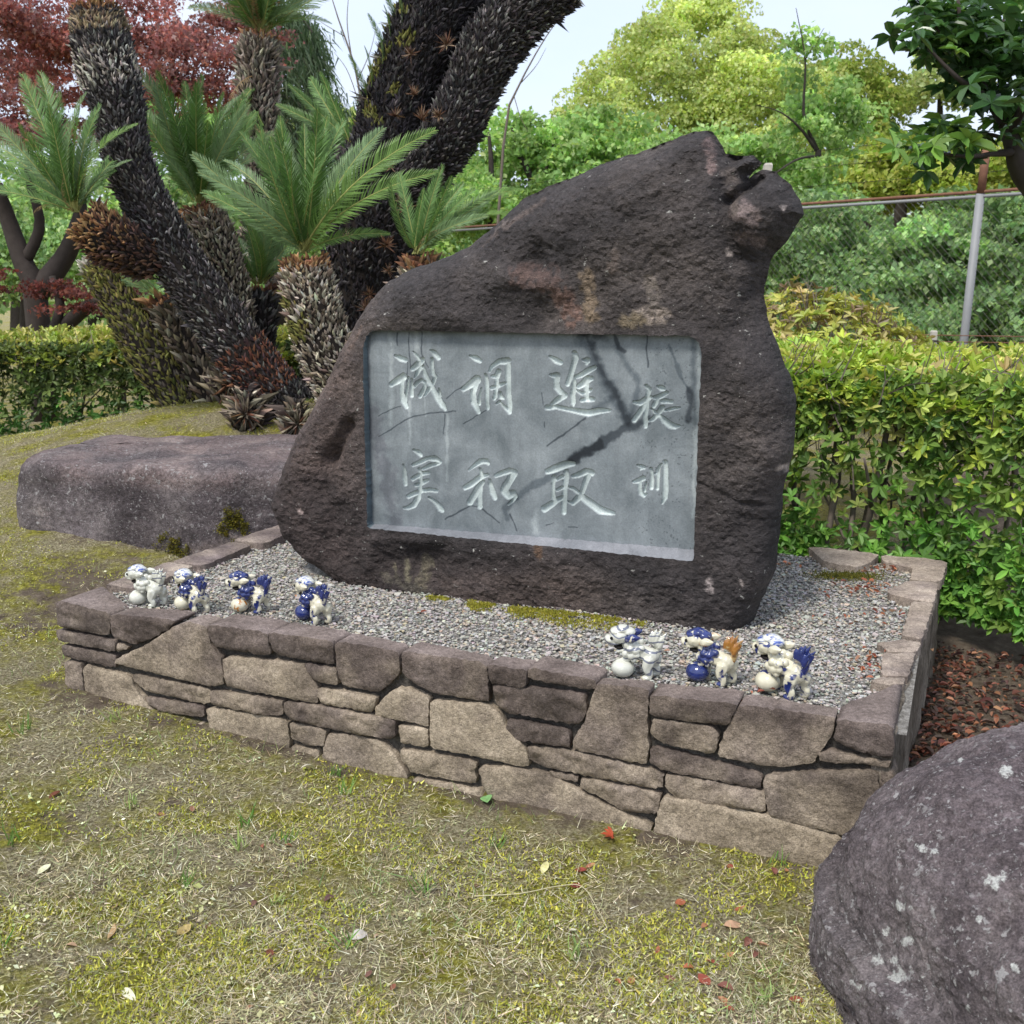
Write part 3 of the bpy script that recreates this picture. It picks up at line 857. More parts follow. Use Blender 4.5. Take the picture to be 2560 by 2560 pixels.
for a, b_, w, c in [((1830, 515), (1870, 540), .032, (3.4, 3.1, 3.0)), ((1840, 590), (1885, 600), .024, (2.4, 2.2, 2.1)),
                    ((1800, 420), (1830, 520), .022, (2.3, 2.2, 2.0)), ((1745, 335), (1765, 420), .014, (3.2, 2.7, 2.6)),
                    ((1300, 690), (1380, 700), .045, (1.9, 1.5, 1.35)), ((1460, 690), (1475, 790), .030, (2.4, 2.15, 1.6)),
                    ((1400, 740), (1430, 800), .035, (2.0, 1.5, 1.3)), ((1600, 790), (1650, 790), .030, (4.2, 4.1, 3.6)),
                    ((1560, 800), (1600, 800), .025, (3.2, 3.0, 2.1)), ((1620, 700), (1640, 760), .02, (2.2, 2.2, 2.0)),
                    ((1010, 1410), (1020, 1450), .012, (4.2, 4.3, 2.9)), ((980, 1415), (990, 1440), .008, (4.0, 4.0, 2.8)),
                    ((1060, 1410), (1050, 1470), .030, (3.2, 3.2, 2.3)), ((1335, 1345), (1350, 1380), .022, (2.6, 1.9, 1.3)),
                    ((1205, 560), (1240, 555), .02, (3.4, 3.2, 2.9)), ((1180, 605), (1330, 495), .013, (2.4, 2.2, 2.0)),
                    ((890, 820), (850, 900), .012, (1.6, 1.4, 1.3)), ((752, 1275), (758, 1280), .010, (7, 6.4, 6.0)),
                    ((1770, 1455), (1775, 1475), .012, (9, 9, 8.6)), ((1853, 1455), (1857, 1465), .006, (8, 8, 7.6)),
                    ((1940, 1180), (1960, 1195), .012, (6, 6, 5.6)), ((1810, 625), (1812, 635), .007, (7, 7, 6.6)), ((1945, 515), (1947, 520), .007, (8, 8, 7.6)),
                    ((1540, 640), (1530, 670), .02, (2.0, 1.9, 1.8)), ((960, 1440), (1080, 1490), .02, (2.3, 2.3, 1.8))]:
    paint(np.exp(-(dseg(allp, onplane(*a, NF), onplane(*b_, NF))[0] / w) ** 2), c)
MO = empty('inscribed_stone', tuple(pl((u0 + u1) / 2, NM, 0.36)))
tag(MO, 'tall dark basalt boulder with a carved grey inscription panel, standing on the gravel', 'monument')
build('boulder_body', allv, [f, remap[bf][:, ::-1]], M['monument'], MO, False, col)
# cut reveal around the panel
hv = fv[nb:nb + nh]
hlo = hole[:, 1] < z0 + .012
hin = plv(hole[:, 0], np.full(nh, NPAN + .01) - .011 * hlo, hole[:, 1] + np.where(hlo, .010 + .022 * (hole[:, 0] - u0) / (u1 - u0), 0))
i = np.arange(nh); j = (i + 1) % nh
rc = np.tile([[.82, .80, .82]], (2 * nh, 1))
rc[np.r_[hole[:, 1] < z0 + .01, hole[:, 1] < z0 + .01]] = (1.0, .92, .95)  # bottom ledge coloured paler and pinkish, as if lit from above
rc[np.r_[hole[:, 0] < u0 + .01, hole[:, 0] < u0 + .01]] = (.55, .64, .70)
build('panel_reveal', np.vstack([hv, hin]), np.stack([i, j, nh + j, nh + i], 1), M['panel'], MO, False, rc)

# ---- carved characters: strokes traced as (x, y, radius) rows
def ch(x0, y0, s, strokes):
    return [[(x0 + a * s, y0 + b * s, r_ * s) for a, b, r_ in st] for st in strokes]
CHARS = [
 ('sincerity', ch(960, 860, .09317, [
  [(300,320,40),(430,390,80),(570,430,70)], [(190,1090,70),(330,1000,90),(520,880,100)], [(480,950,75),(470,1300,65),(500,1500,85),(600,1690,60)],
  [(560,1560,60),(590,1350,40),(640,1100,35),(650,900,30)], [(740,950,30),(740,1150,50),(745,1380,65)], [(780,210,20),(880,320,50),(930,430,50)],
  [(760,670,65),(900,560,85),(1030,430,70)], [(960,640,70),(880,800,50),(820,900,20)],
  [(1040,600,40),(1080,800,70),(1180,1000,75),(1300,1200,75),(1430,1450,90),(1560,1640,90),(1640,1760,40)], [(1480,1400,60),(1470,1200,25)],
  [(800,1150,45),(900,1030,50),(1000,970,45),(1090,1040,50),(1080,1180,50),(1030,1280,60),(960,1410,55)], [(1280,1080,50),(1180,1250,55),(1080,1400,25)],
  [(1280,400,45),(1280,600,55),(1310,800,55),(1370,880,60),(1330,1020,50),(1290,1140,25)], [(1250,180,35),(1350,250,80),(1450,370,70)]])),
 ('tune', ch(1140, 870, .09319, [
  [(380,220,35),(520,280,80),(640,350,60)], [(190,1110,65),(350,1000,90),(560,850,115)], [(530,950,80),(450,1200,80),(470,1450,90),(600,1720,60)],
  [(620,1500,50),(620,1330,35),(680,1080,20)], [(790,720,40),(820,900,60),(830,1300,60),(850,1620,50)], [(890,640,30),(960,500,50),(1150,370,70),(1380,350,90)],
  [(1390,450,75),(1390,800,75),(1400,1200,75),(1430,1500,75),(1430,1720,65)], [(1420,1700,60),(1330,1620,50),(1200,1480,25)],
  [(1140,640,75),(1090,780,70)], [(970,770,40),(1080,760,60)], [(1090,850,55),(1090,1000,60),(1070,1150,50),(1050,1300,60),(1020,1370,40)],
  [(950,1080,50),(1120,1020,60),(1330,940,35)], [(1180,1200,40),(1200,1320,60),(1270,1350,40)], [(1080,1500,25),(1180,1440,35)]])),
 ('advance', ch(1350, 870, .09834, [
  [(250,220,35),(400,320,75),(520,370,60)], [(270,690,35),(420,720,90),(410,880,75),(420,1000,80),(520,1120,75),(620,1210,75),(470,1310,70),(300,1430,40)],
  [(180,1520,65),(400,1500,55),(700,1560,55),(1000,1620,70),(1230,1660,80),(1500,1600,75),(1770,1590,35)], [(870,130,60),(910,250,75),(860,420,65),(780,700,65),(700,920,60)],
  [(870,780,45),(860,1000,60),(830,1200,65),(840,1380,65),(850,1470,25)], [(1100,310,35),(1200,320,75),(1180,400,40)], [(900,740,45),(1050,690,60),(1220,580,70),(1390,500,50)],
  [(980,980,60),(1120,900,80),(1200,800,90),(1300,780,60)], [(1180,900,60),(1170,1050,65),(1180,1250,60)], [(930,1080,30),(1050,1160,40),(1200,1120,50),(1290,1060,40)],
  [(1060,1330,50),(1200,1310,60),(1350,1310,55)]])),
 ('school', ch(1570, 950, .07246, [
  [(630,200,60),(720,330,85),(690,500,70),(650,700,80),(640,950,70),(590,1250,80),(600,1450,80),(600,1610,65)], [(210,770,55),(420,800,85),(620,680,100),(790,590,55)],
  [(570,850,70),(430,1080,80),(280,1290,85),(210,1390,80)], [(1020,230,45),(1140,280,85),(1230,310,65)], [(920,620,65),(1080,580,80),(1230,500,75),(1340,450,60)],
  [(1020,620,60),(960,780,80),(890,900,75)], [(1170,740,70),(1350,730,70),(1500,760,60)], [(810,1000,35),(900,1100,50),(960,1150,60)],
  [(1180,950,80),(1080,1100,80),(1000,1220,80),(850,1360,70),(720,1420,40)], [(1080,1230,60),(1250,1400,100),(1450,1560,110),(1600,1610,90),(1770,1590,40)],
  [(1250,1060,35),(1500,1000,60),(1780,960,30)]])),
 ('truth', ch(990, 1110, .09315, [
  [(480,170,40),(600,230,70),(660,300,60)], [(190,560,30),(220,750,65),(235,950,75),(250,1080,60)], [(450,570,45),(620,500,60),(850,390,60),(1050,400,80),(1170,480,65)],
  [(1150,530,40),(950,570,60),(720,670,40)], [(620,680,50),(650,800,50),(650,1000,60),(630,1250,65),(590,1450,80),(480,1640,80),(330,1710,60),(220,1720,40)],
  [(450,940,60),(560,870,60),(700,800,60),(880,770,45)], [(530,1110,50),(650,1080,60),(780,1000,60),(860,980,40)], [(330,1410,60),(500,1330,65),(700,1260,55),(900,1230,60),(1090,1260,50)],
  [(880,1440,35),(1050,1560,65),(1180,1720,95),(1230,1780,70)]])),
 ('harmony', ch(1140, 1130, .08799, [
  [(360,520,25),(520,390,55),(700,270,80),(850,260,75),(910,330,50)], [(250,1020,70),(420,930,85),(620,770,80),(780,680,70),(900,650,45)], [(680,480,35),(700,580,55),(700,660,60)],
  [(760,850,60),(640,1020,90),(520,1220,90),(390,1440,90)], [(690,1000,70),(660,1250,80),(670,1550,85)], [(950,800,40),(980,950,75),(1040,1150,95),(1100,1300,75)],
  [(1130,680,55),(1300,610,70),(1520,540,85),(1640,600,110),(1530,800,100),(1400,1000,110),(1370,1120,115),(1480,1240,110),(1620,1180,100),(1680,1260,70),(1600,1400,45),(1490,1490,30)]])),
 ('take', ch(1340, 1140, .1087, [
  [(260,360,65),(450,290,85),(700,190,80),(860,180,50)], [(410,480,50),(390,650,45),(390,850,45),(410,1000,55)], [(690,360,60),(690,480,70),(665,700,60),(650,950,60),(640,1150,65),(640,1300,55)],
  [(470,550,35),(600,480,45)], [(480,790,35),(600,730,40)], [(190,1220,80),(350,1120,70),(500,1010,55),(620,950,45)], [(850,470,45),(970,440,60),(1150,360,70),(1270,390,75)],
  [(1190,480,65),(1120,650,60),(1060,830,55),(960,980,65),(850,1090,55),(740,1050,25)], [(750,720,30),(870,760,45),(960,850,45),(1100,980,75),(1280,1110,85),(1460,1240,90),(1650,1290,70),(1790,1320,40)]])),
 ('teaching', ch(1570, 1140, .0673, [
  [(360,350,40),(500,400,80),(600,430,60)], [(460,500,35),(540,470,40)], [(220,960,60),(380,930,95),(560,830,90)], [(440,1020,70),(430,1200,70),(470,1380,80),(580,1460,80),(690,1420,30)],
  [(620,1300,55),(660,1080,35),(680,960,20)], [(850,490,65),(880,650,60),(890,900,75),(870,1180,75)], [(1240,290,25),(1150,430,50),(1110,560,85),(1110,800,65),(1100,1050,65),(1090,1220,65)],
  [(950,680,30),(1040,640,35)], [(1380,230,85),(1390,500,95),(1390,900,100),(1390,1300,100),(1370,1550,85),(1270,1770,40)]])),
]
GS = 0.0023
pu_ = np.arange(u0 - .008, u1 + .008, GS); pz_ = np.arange(z0 - .008, z1 + .008, GS)
PU, PZ = np.meshgrid(pu_, pz_)
pg = np.stack([PU.ravel(), PZ.ravel()], 1)
mscale = np.linalg.norm(onplane(1301, 1100, NPAN) - onplane(1300, 1100, NPAN))
sdf = np.full(len(pg), 1.0); cid = np.zeros(len(pg), int)
for ci, (nm, sts) in enumerate(CHARS):
    for st in sts:
        q = [(onplane(x, y, NPAN), r_ * mscale) for x, y, r_ in st]
        lo = np.min([a for a, _ in q], 0) - .03; hi = np.max([a for a, _ in q], 0) + .03
        idx = np.where(((pg > lo) & (pg < hi)).all(1))[0]
        for (a, ra), (b_, rb) in zip(q[:-1], q[1:]):
            dd, tt = dseg(pg[idx], a, b_)
            s_ = dd - (ra + (rb - ra) * tt)
            better = s_ < sdf[idx]
            sdf[idx[better]] = s_[better]
            cid[idx[better]] = ci + 1
wob = 0.0006 * noise(np.c_[pg, np.zeros(len(pg))], 90, 5)
sdf = sdf + wob
inside = sdf < 0
dep = np.where(inside, 0.0105 * np.sqrt(1 - (1 - np.clip(-sdf / 0.0070, 0, 1)) ** 2), 0.0)
rim = 0.0006 * np.exp(-(sdf / .0015) ** 2)
pv = plv(pg[:, 0], NPAN + dep - rim + 0.0007 * fbm(np.c_[pg, np.zeros(len(pg))], 7, 2, 8), pg[:, 1])
pcol = np.ones((len(pg), 3))
zP = zoomer(880, 780, .4658)
PG3 = np.c_[pg, np.zeros(len(pg))]
VN = [fbm(PG3, 28, 3, k_s) for k_s in (1, 5)]
PWOB = np.stack([.006 * fbm(PG3, 14, 3, 2), .006 * fbm(PG3, 14, 3, 6)], 1)
def vein_band(pts, w, c, soft=1.0, noisy=.5):
    q = np.array([onplane(x, y, NPAN) for x, y in zP(pts)])
    wm = w * .4658 * mscale
    idx = np.where(((pg > q.min(0) - 2.2 * wm) & (pg < q.max(0) + 2.2 * wm)).all(1))[0]
    dd = np.full(len(idx), 9.0)
    for a, b_ in zip(q[:-1], q[1:]): dd = np.minimum(dd, dseg(pg[idx] + PWOB[idx], a, b_)[0])
    m = np.clip((1 - dd / wm + noisy * VN[int(w) % 2][idx]) / soft, 0, 1)[:, None]
    pcol[idx] = pcol[idx] * (1 - m) + pcol[idx] * np.array(c) * m
DK, MD = (.28, .30, .33), (.52, .55, .58)
vein_band([(1200,80),(1300,260),(1400,430),(1470,560),(1490,600)], 42, MD, .7); vein_band([(1240,80),(1320,270),(1420,450),(1480,590)], 26, DK, .8)
vein_band([(1220,90),(1330,130)], 50, DK, .8); vein_band([(1580,590),(1450,640),(1330,715),(1170,800)], 30, DK, .5); vein_band([(1170,800),(1060,880),(950,945),(880,1000)], 24, MD, .5)
vein_band([(1170,790),(1320,715)], 30, DK, .5); vein_band([(880,1000),(820,1050),(830,1100)], 22, MD, .7); vein_band([(1400,90),(1430,190),(1460,210)], 12, DK, .6); vein_band([(1420,190),(1540,380),(1500,560)], 22, MD, .9)
vein_band([(1700,180),(1760,320),(1810,430)], 12, MD, .6); vein_band([(1810,420),(1820,500),(1800,580)], 22, DK, .6); vein_band([(1830,140),(1840,600)], 22, MD, .9)
vein_band([(1300,540),(1370,480)], 30, MD, .8)
for p_, w_ in [([(510,460),(590,400)], 5), ([(140,665),(210,630),(330,560),(420,548),(480,540),(560,535)], 5), ([(600,600),(660,565),(720,530)], 4), ([(1050,715),(1160,640),(1250,570)], 7),
               ([(500,1110),(570,1075),(640,1040),(700,1060),(790,1130)], 6), ([(850,1080),(885,1175)], 5), ([(1010,430),(1020,500)], 3), ([(1030,590),(1030,615)], 6), ([(140,560),(260,500)], 4),
               ([(1580,130),(1590,300)], 5), ([(495,550),(490,650)], 4), ([(295,260),(295,500)], 4), ([(380,100),(375,220),(410,300)], 6), ([(300,110),(310,300)], 5), ([(240,110),(245,180)], 7), ([(1040,1150),(1080,1130)], 4), ([(1160,1150),(1210,1160)], 4)]:
    vein_band(p_, w_, DK, .7, .3)
for p_, w_ in [([(505,530),(508,700),(512,900)], 12), ([(345,100),(350,210)], 26), ([(200,110),(215,200),(210,600)], 20), ([(310,480),(315,700)], 14), ([(990,1060),(985,1180)], 24), ([(390,460),(395,560)], 8), ([(1865,150),(1850,600),(1830,1100)], 14)]:
    vein_band(p_, w_, (1.5, 1.48, 1.44), .9, .6)
vein_band([(110,560),(150,760),(190,900),(220,1100)], 70, (.72, .69, .72), .8, .9)
vein_band([(100,110),(900,95),(1850,100)], 34, (.62, .62, .60), 1.0, .5)  # darker band along the panel's top edge
vein_band([(90,120),(85,600),(100,1150)], 18, (.55, .55, .58), .9, .5)  # darker band down the left edge
vein_band([(100,1165),(1000,1215),(1830,1300)], 40, (1.1, 1.08, 1.1), 1.0, .6)  # slightly paler band along the bottom edge
spk = (noise(np.c_[pg, np.zeros(len(pg))], 130, 9) > .42) & (pg[:, 0] > onplane(1600, 1100, NPAN)[0]) & (noise(np.c_[pg, np.zeros(len(pg))], 22, 19) > .12)
pcol[spk & ~inside] *= .55
m = np.clip(-sdf / 0.0012, 0, 1)[:, None]
pcol = pcol * (1 - m) + (pcol * .25 + .75 * np.array([2.8, 2.8, 2.6])) * m
nxp, nyp = len(pu_), len(pz_)
ii = (np.arange(nyp - 1)[:, None] * nxp + np.arange(nxp - 1)[None]).ravel()
pf = np.stack([ii, ii + 1, ii + nxp + 1, ii + nxp], 1)
fin = inside[pf].all(1)
fch = np.where(fin, cid[pf[:, 0]], 0)
def submesh(mask):
    ff = pf[mask]
    uq, inv = np.unique(ff, return_inverse=True)
    return pv[uq], inv.reshape(ff.shape), pcol[uq]
a, b_, c_ = submesh(fch == 0)
PAN = build('inscription_panel', a, b_, M['panel'], MO, True, c_)
CH_LABEL = ['carved character for sincerity, upper left of the panel', 'carved character for tuning, upper row second from left', 'carved character for advance, upper row third from left',
            'small carved character for school, upper right of the panel', 'carved character for truth, lower left of the panel', 'carved character for harmony, lower row second from left',
            'carved character for take, lower row third from left', 'small carved character for teaching, lower right of the panel']
for ci in range(8):
    a, b_, c_ = submesh(fch == ci + 1)
    o = obj('carved_character', make_mesh('carved_character', a, b_, M['panel'], True, c_), PAN)
    o.matrix_parent_inverse = Matrix.Identity(4)
    o.location = (0, 0, 0)
    o['label'] = CH_LABEL[ci]
fv_, ff_ = sph_(onz(800, 1432, .37) + np.array([.05, .06, -.01]), (.13, .10, .06))
build('footing', fv_, ff_, M['bed'], MO, True)
# ------------------------------------------------------------------ loose boulders
def blob_mesh(sub, shape, seed):
    bm = bmesh.new()
    bmesh.ops.create_icosphere(bm, subdivisions=sub, radius=1.0)
    v = np.array([x.co[:] for x in bm.verts]); f = np.array([[y.index for y in x.verts] for x in bm.faces])
    bm.free()
    return shape(v, seed), f
def superq(v, e):
    n = (np.abs(v) ** e).sum(1) ** (1 / e)
    return v / n[:, None]
# long flat-topped boulder left of the planter
BLc = np.array([-1.32, 5.58])
def flat_boulder(v, s):
    p = superq(v, 13.0)
    q = p * np.array([1.16, 0.58, 0.37])
    # left end drops, front bulges in two lobes, underside tucked in
    q[:, 1] -= 0.10 * np.exp(-((p[:, 0] + 0.05) / .25) ** 2) * (p[:, 1] < 0)
    q[:, 1] += 0.12 * np.exp(-((p[:, 0] + 0.95) / .3) ** 2) * (p[:, 1] < 0)
    tuck = np.clip((-p[:, 2] - .2), 0, 1)
    q[:, :2] *= (1 - 0.22 * tuck)[:, None]
    q += v * (0.035 * fbm(q, 1.7, 3, s) + 0.016 * fbm(q, 5, 3, s + 4) + 0.006 * fbm(q, 22, 3, s + 8))[:, None]
    a = R(-3); q[:, :2] = q[:, :2] @ np.array([[math.cos(a), math.sin(a)], [-math.sin(a), math.cos(a)]])
    return q
v, f = blob_mesh(6, flat_boulder, 5)
bz = 0.30
col = np.ones((len(v), 3))
up = np.clip((v[:, 2] - .24) / .06, 0, 1)
nn = fbm(v, 4, 4, 3)
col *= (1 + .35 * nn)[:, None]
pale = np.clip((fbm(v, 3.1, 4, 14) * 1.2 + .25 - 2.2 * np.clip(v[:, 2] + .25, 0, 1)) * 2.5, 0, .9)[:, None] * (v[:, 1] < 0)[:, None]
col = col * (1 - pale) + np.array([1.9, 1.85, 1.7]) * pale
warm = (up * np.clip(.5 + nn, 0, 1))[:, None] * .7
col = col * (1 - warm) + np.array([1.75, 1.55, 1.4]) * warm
FB = empty('flat_boulder', (BLc[0], BLc[1], .1))
tag(FB, 'long low flat-topped purple grey boulder beside the left edge of the planter', 'boulder')
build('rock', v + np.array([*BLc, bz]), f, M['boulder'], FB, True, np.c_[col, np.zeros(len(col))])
FBV = v + np.array([*BLc, bz])
# rounded boulder in the right foreground
RBc = np.array([1.38, 2.06])
def round_boulder(v, s):
    p = superq(v, 3.2)
    q = p * np.array([0.60, 0.56, 0.545])
    q[:, 0] -= 0.05 * (p[:, 2] < .4) * (p[:, 0] < 0)
    q[:, 2] -= .12 * np.clip(-p[:, 0], 0, 1) * (p[:, 2] > 0)
    q += v * (0.05 * fbm(v, 1.5, 3, s) + 0.010 * fbm(v, 6, 3, s + 4) + 0.0060 * fbm(v, 24, 4, s + 8))[:, None]
    a = R(18); q[:, :2] = q[:, :2] @ np.array([[math.cos(a), math.sin(a)], [-math.sin(a), math.cos(a)]])
    return q
v, f = blob_mesh(7, round_boulder, 9)
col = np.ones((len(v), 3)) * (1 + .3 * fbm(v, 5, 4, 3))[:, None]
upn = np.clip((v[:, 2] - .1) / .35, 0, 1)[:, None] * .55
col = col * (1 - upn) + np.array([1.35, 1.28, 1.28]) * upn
al = np.zeros(len(v))
wv = v + np.array([*RBc, .0])
for px, py, w in [(2305, 2120, .013), (2340, 2128, .007), (2250, 2265, .012), (2278, 2270, .007), (2268, 2355, .012), (2215, 2330, .010), (2195, 2400, .012), (2235, 2400, .010), (2245, 2440, .014), (2130, 2455, .007), (2308, 2440, .006), (2515, 1930, .014), (2480, 2205, .014), (2510, 2190, .010), (2150, 2470, .006), (2400, 2150, .006), (2450, 2300, .008), (2540, 2420, .009), (2330, 2550, .008), (2420, 2520, .007), (2400, 1900, .008), (2540, 2080, .006)]:
    rd = ray(px, py); rd = rd / np.linalg.norm(rd)
    rel = wv - CAM
    t_ = rel @ rd
    dd = np.linalg.norm(rel - t_[:, None] * rd, axis=1)
    al = np.maximum(al, np.exp(-(dd / (w * 1.7)) ** 2) * (t_ < np.linalg.norm(np.array([*RBc, .1]) - CAM) - .1))
col = np.c_[col, al]
RB = empty('round_boulder', (RBc[0], RBc[1], 0))
tag(RB, 'big rounded grey boulder spotted with white lichen in the right foreground', 'boulder')
wv = wv + .0016 * rng.normal(size=wv.shape)
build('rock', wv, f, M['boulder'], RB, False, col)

# ------------------------------------------------------------------ guardian lion figurines
def glaze(name, base, paint, amount, scale, lines=0.0, line_col=(0.02, 0.035, 0.12), soft=0.05):
    m, nt, b = base_mat(name, 0.16, 0.6)
    b.inputs['Coat Weight'].default_value = 0.5
    b.inputs['Coat Roughness'].default_value = 0.08
    v = coords(nt)
    n1 = tnoise(nt, v, scale, 2, 0.5, 0.6)
    mask = ramp(nt, [(1 - amount - soft, 0.0), (1 - amount + soft, 1.0)], n1).outputs['Color']
    pv_ = ramp(nt, [(0.3, paint), (0.7, tuple(min(1, x * 1.7 + .006) for x in paint))], tnoise(nt, v, 90, 3)).outputs['Color']
    cb = ramp(nt, [(0.3, tuple(x * .82 for x in base)), (0.7, base)], tnoise(nt, v, 40, 4)).outputs['Color']
    col = mixc(nt, cb, pv_, mask)
    if lines:
        w = node(nt, 'TexWave', Scale=16.0, Distortion=7.0, Detail=1.5)
        w.wave_type = 'RINGS'
        nt.links.new(v, w.inputs['Vector'])
        lm = ramp(nt, [(0.0, 1.0), (lines, 1.0), (lines + .05, 0.0)], w.outputs['Fac']).outputs['Color']
        col = mixc(nt, col, line_col, mixc(nt, lm, (0.75, 0.75, 0.75), 1.0, 'MULTIPLY'))
    nt.links.new(col, b.inputs['Base Color'])
    bump(nt, b, [(tnoise(nt, v, 120, 2), 0.12, 0.003)])
    return m
CRM, WHT = (0.66, 0.62, 0.47), (0.62, 0.62, 0.54)
BLU, ORG = (0.010, 0.018, 0.095), (0.30, 0.11, 0.012)
G = {'cream': glaze('cream_glaze', CRM, BLU, 0.37, 46), 'spotted': glaze('spotted_glaze', CRM, BLU, 0.46, 50), 'blue': glaze('blue_glaze', CRM, BLU, 0.62, 60), 'allblue': glaze('deep_blue_glaze', CRM, BLU, 0.75, 60),
     'line': glaze('line_drawn_glaze', WHT, BLU, 0.12, 50, 0.10), 'plain': glaze('plain_glaze', WHT, BLU, 0.16, 30), 'ball': glaze('ball_glaze', CRM, BLU, 0.18, 34), 'orange': glaze('orange_glaze', (0.46, .34, .16), (0.22, 0.095, 0.02), 0.60, 60),
     'ochre': glaze('ochre_glaze', CRM, ORG, 0.42, 55), 'pale': glaze('pale_brow_glaze', (.68, .68, .62), (0.04, 0.07, 0.24), 0.42, 48)}
DARKM = plain('mouth_dark', (0.012, 0.010, 0.010), 0.6, 0.2, .1)
def sph(c, r, sub=2):
    bm = bmesh.new(); bmesh.ops.create_icosphere(bm, subdivisions=sub, radius=1)
    v = np.array([x.co[:] for x in bm.verts]); f = np.array([[y.index for y in x.verts] for x in bm.faces]); bm.free()
    r = np.broadcast_to(np.asarray(r, float), (3,))
    return v * r + np.asarray(c, float), f
def caps(pts, rads, n=7):
    out = []
    P = spline(np.c_[np.asarray(pts, float), np.asarray(rads, float)[:, None]], n * (len(pts) - 1))
    for q in P: out.append(sph(q[:3], q[3], 1))
    return out
def remesh(name, shapes, vox, smooth_it=4):
    v, f, _ = join(shapes)
    me = make_mesh(name + '_tmp', v, f)
    o = bpy.data.objects.new(name + '_tmp', me); COL.objects.link(o)
    rm = o.modifiers.new('r', 'REMESH'); rm.mode = 'VOXEL'; rm.voxel_size = vox; rm.use_smooth_shade = True
    sm = o.modifiers.new('s', 'SMOOTH'); sm.factor = 0.5; sm.iterations = smooth_it
    dg = bpy.context.evaluated_depsgraph_get()
    ev = o.evaluated_get(dg)
    out = bpy.data.meshes.new_from_object(ev)
    out.name = name
    bpy.data.objects.remove(o)
    out.polygons.foreach_set('use_smooth', np.ones(len(out.polygons), bool))
    return out
k_ = 0.135 / 450
def fp(x, y, d=0.0):                      # sketch pixel -> local (faces -X, y away from viewer)
    return np.array([(x - 345) * k_, d, (556 - y) * k_])
def fs(*r): return np.array(r) * k_
body = []
body += [sph(fp(205, 200), fs(100, 98, 74)), sph(fp(132, 232, -.004), fs(62, 68, 38)), sph(fp(98, 218, -.004), fs(28, 44, 26)), sph(fp(150, 256, -.004), fs(72, 64, 22))]
for s_ in (-1, 1): body += [sph(fp(96, 214, s_ * .007 - .004), fs(16, 14, 14)), sph(fp(120, 270, s_ * .010 - .004), fs(8, 8, 16))]
body += [sph(fp(225, 318, -.003), fs(42, 46, 26)), sph(fp(200, 330, -.004), fs(34, 36, 16)), sph(fp(275, 260), fs(55, 80, 80))]
body += caps([fp(280, 300), fp(360, 330), fp(450, 350)], [75 * k_, 78 * k_, 72 * k_])
body += [sph(fp(470, 355), fs(72, 80, 78))]
for s_, dx in ((-1, 0), (1, 50)):
    body += caps([fp(455 + dx, 390, s_ * .016), fp(440 + dx, 450, s_ * .019), fp(468 + dx, 500, s_ * .019), fp(462 + dx, 530, s_ * .019)], [60 * k_, 46 * k_, 32 * k_, 30 * k_])
    body += [sph(fp(440 + dx, 535, s_ * .019), fs(46, 34, 24))]
body += caps([fp(300, 330, -.012), fp(270, 385, -.016), fp(225, 405, -.014)], [48 * k_, 34 * k_, 30 * k_])
body += [sph(fp(205, 412, -.014), fs(34, 34, 22))]
body += caps([fp(300, 330, .014), fp(290, 430, .02), fp(295, 525, .02)], [46 * k_, 34 * k_, 28 * k_]) + [sph(fp(280, 538, .02), fs(40, 32, 20))]
ME_BODY = remesh('body', body, 0.0019, 3)
mane = []
for x, y, d, r_ in [(262, 330, -.022, 36), (310, 345, -.024, 34), (300, 290, -.024, 36), (345, 300, -.022, 36), (350, 265, -.016, 34), (390, 280, -.016, 32), (270, 370, -.018, 26), (330, 380, -.020, 28), (355, 340, -.022, 30),
                    (310, 250, -.018, 34), (330, 235, 0, 40), (370, 250, .008, 38), (300, 290, .022, 38), (350, 300, .02, 38)]:
    mane.append(sph(fp(x, y, d), r_ * k_, 2))
ME_MANE = remesh('mane', mane, 0.0019, 2)
brow = [sph(fp(180, 158, 0), fs(70, 84, 38)), sph(fp(225, 138, 0), fs(72, 78, 40)), sph(fp(270, 158, 0), fs(66, 74, 42)), sph(fp(150, 182, .014), fs(28, 22, 22)), sph(fp(165, 178, -.016), fs(26, 20, 20))]
brow += caps([fp(210, 140, -.010), fp(270, 160, -.014), fp(310, 190, -.014)], [22 * k_, 20 * k_, 14 * k_])
ME_BROW = remesh('brow', brow, 0.0019, 2)
def ear(side):
    return remesh('ear', caps([fp(265, 210, side * .018), fp(315, 190, side * .026), fp(375, 175, side * .030)], [30 * k_, 42 * k_, 13 * k_]) , 0.0019, 2)
ME_EAR = [ear(-1), ear(1)]
tail = caps([fp(520, 330), fp(535, 270), fp(490, 235), fp(450, 225)], [34 * k_, 34 * k_, 36 * k_, 22 * k_])
for tip, b0 in [((470, 150), (462, 222)), ((505, 132), (485, 225)), ((548, 124), (505, 230)), ((590, 160), (525, 245)), ((580, 205), (535, 265))]:
    for dd in (-.007, .007):
        tail += caps([fp(*b0, dd), fp((b0[0] + tip[0]) / 2 - 4, (b0[1] + tip[1]) / 2, dd * 1.2), fp(*tip, dd * 1.5)], [26 * k_, 20 * k_, 7 * k_])
ME_TAIL = remesh('tail', tail, 0.0019, 2)
ME_BALL = remesh('ball', [sph(fp(236, 470, -.012), fs(100, 92, 82), 4)], 0.003, 2)
ME_MOUTH = remesh('mouth', [sph(fp(205, 292, -.004), fs(54, 48, 22)), sph(fp(175, 288, -.004), fs(26, 40, 14))], 0.0025, 2)
ME_EYE = remesh('eye', [sph(fp(140, 204, -.0225), fs(15, 12, 15), 3)], 0.0012, 1)
for me in (ME_BODY, ME_MANE, ME_BROW, ME_TAIL, ME_BALL, ME_MOUTH, ME_EYE, *ME_EAR):
    me.materials.append(None)
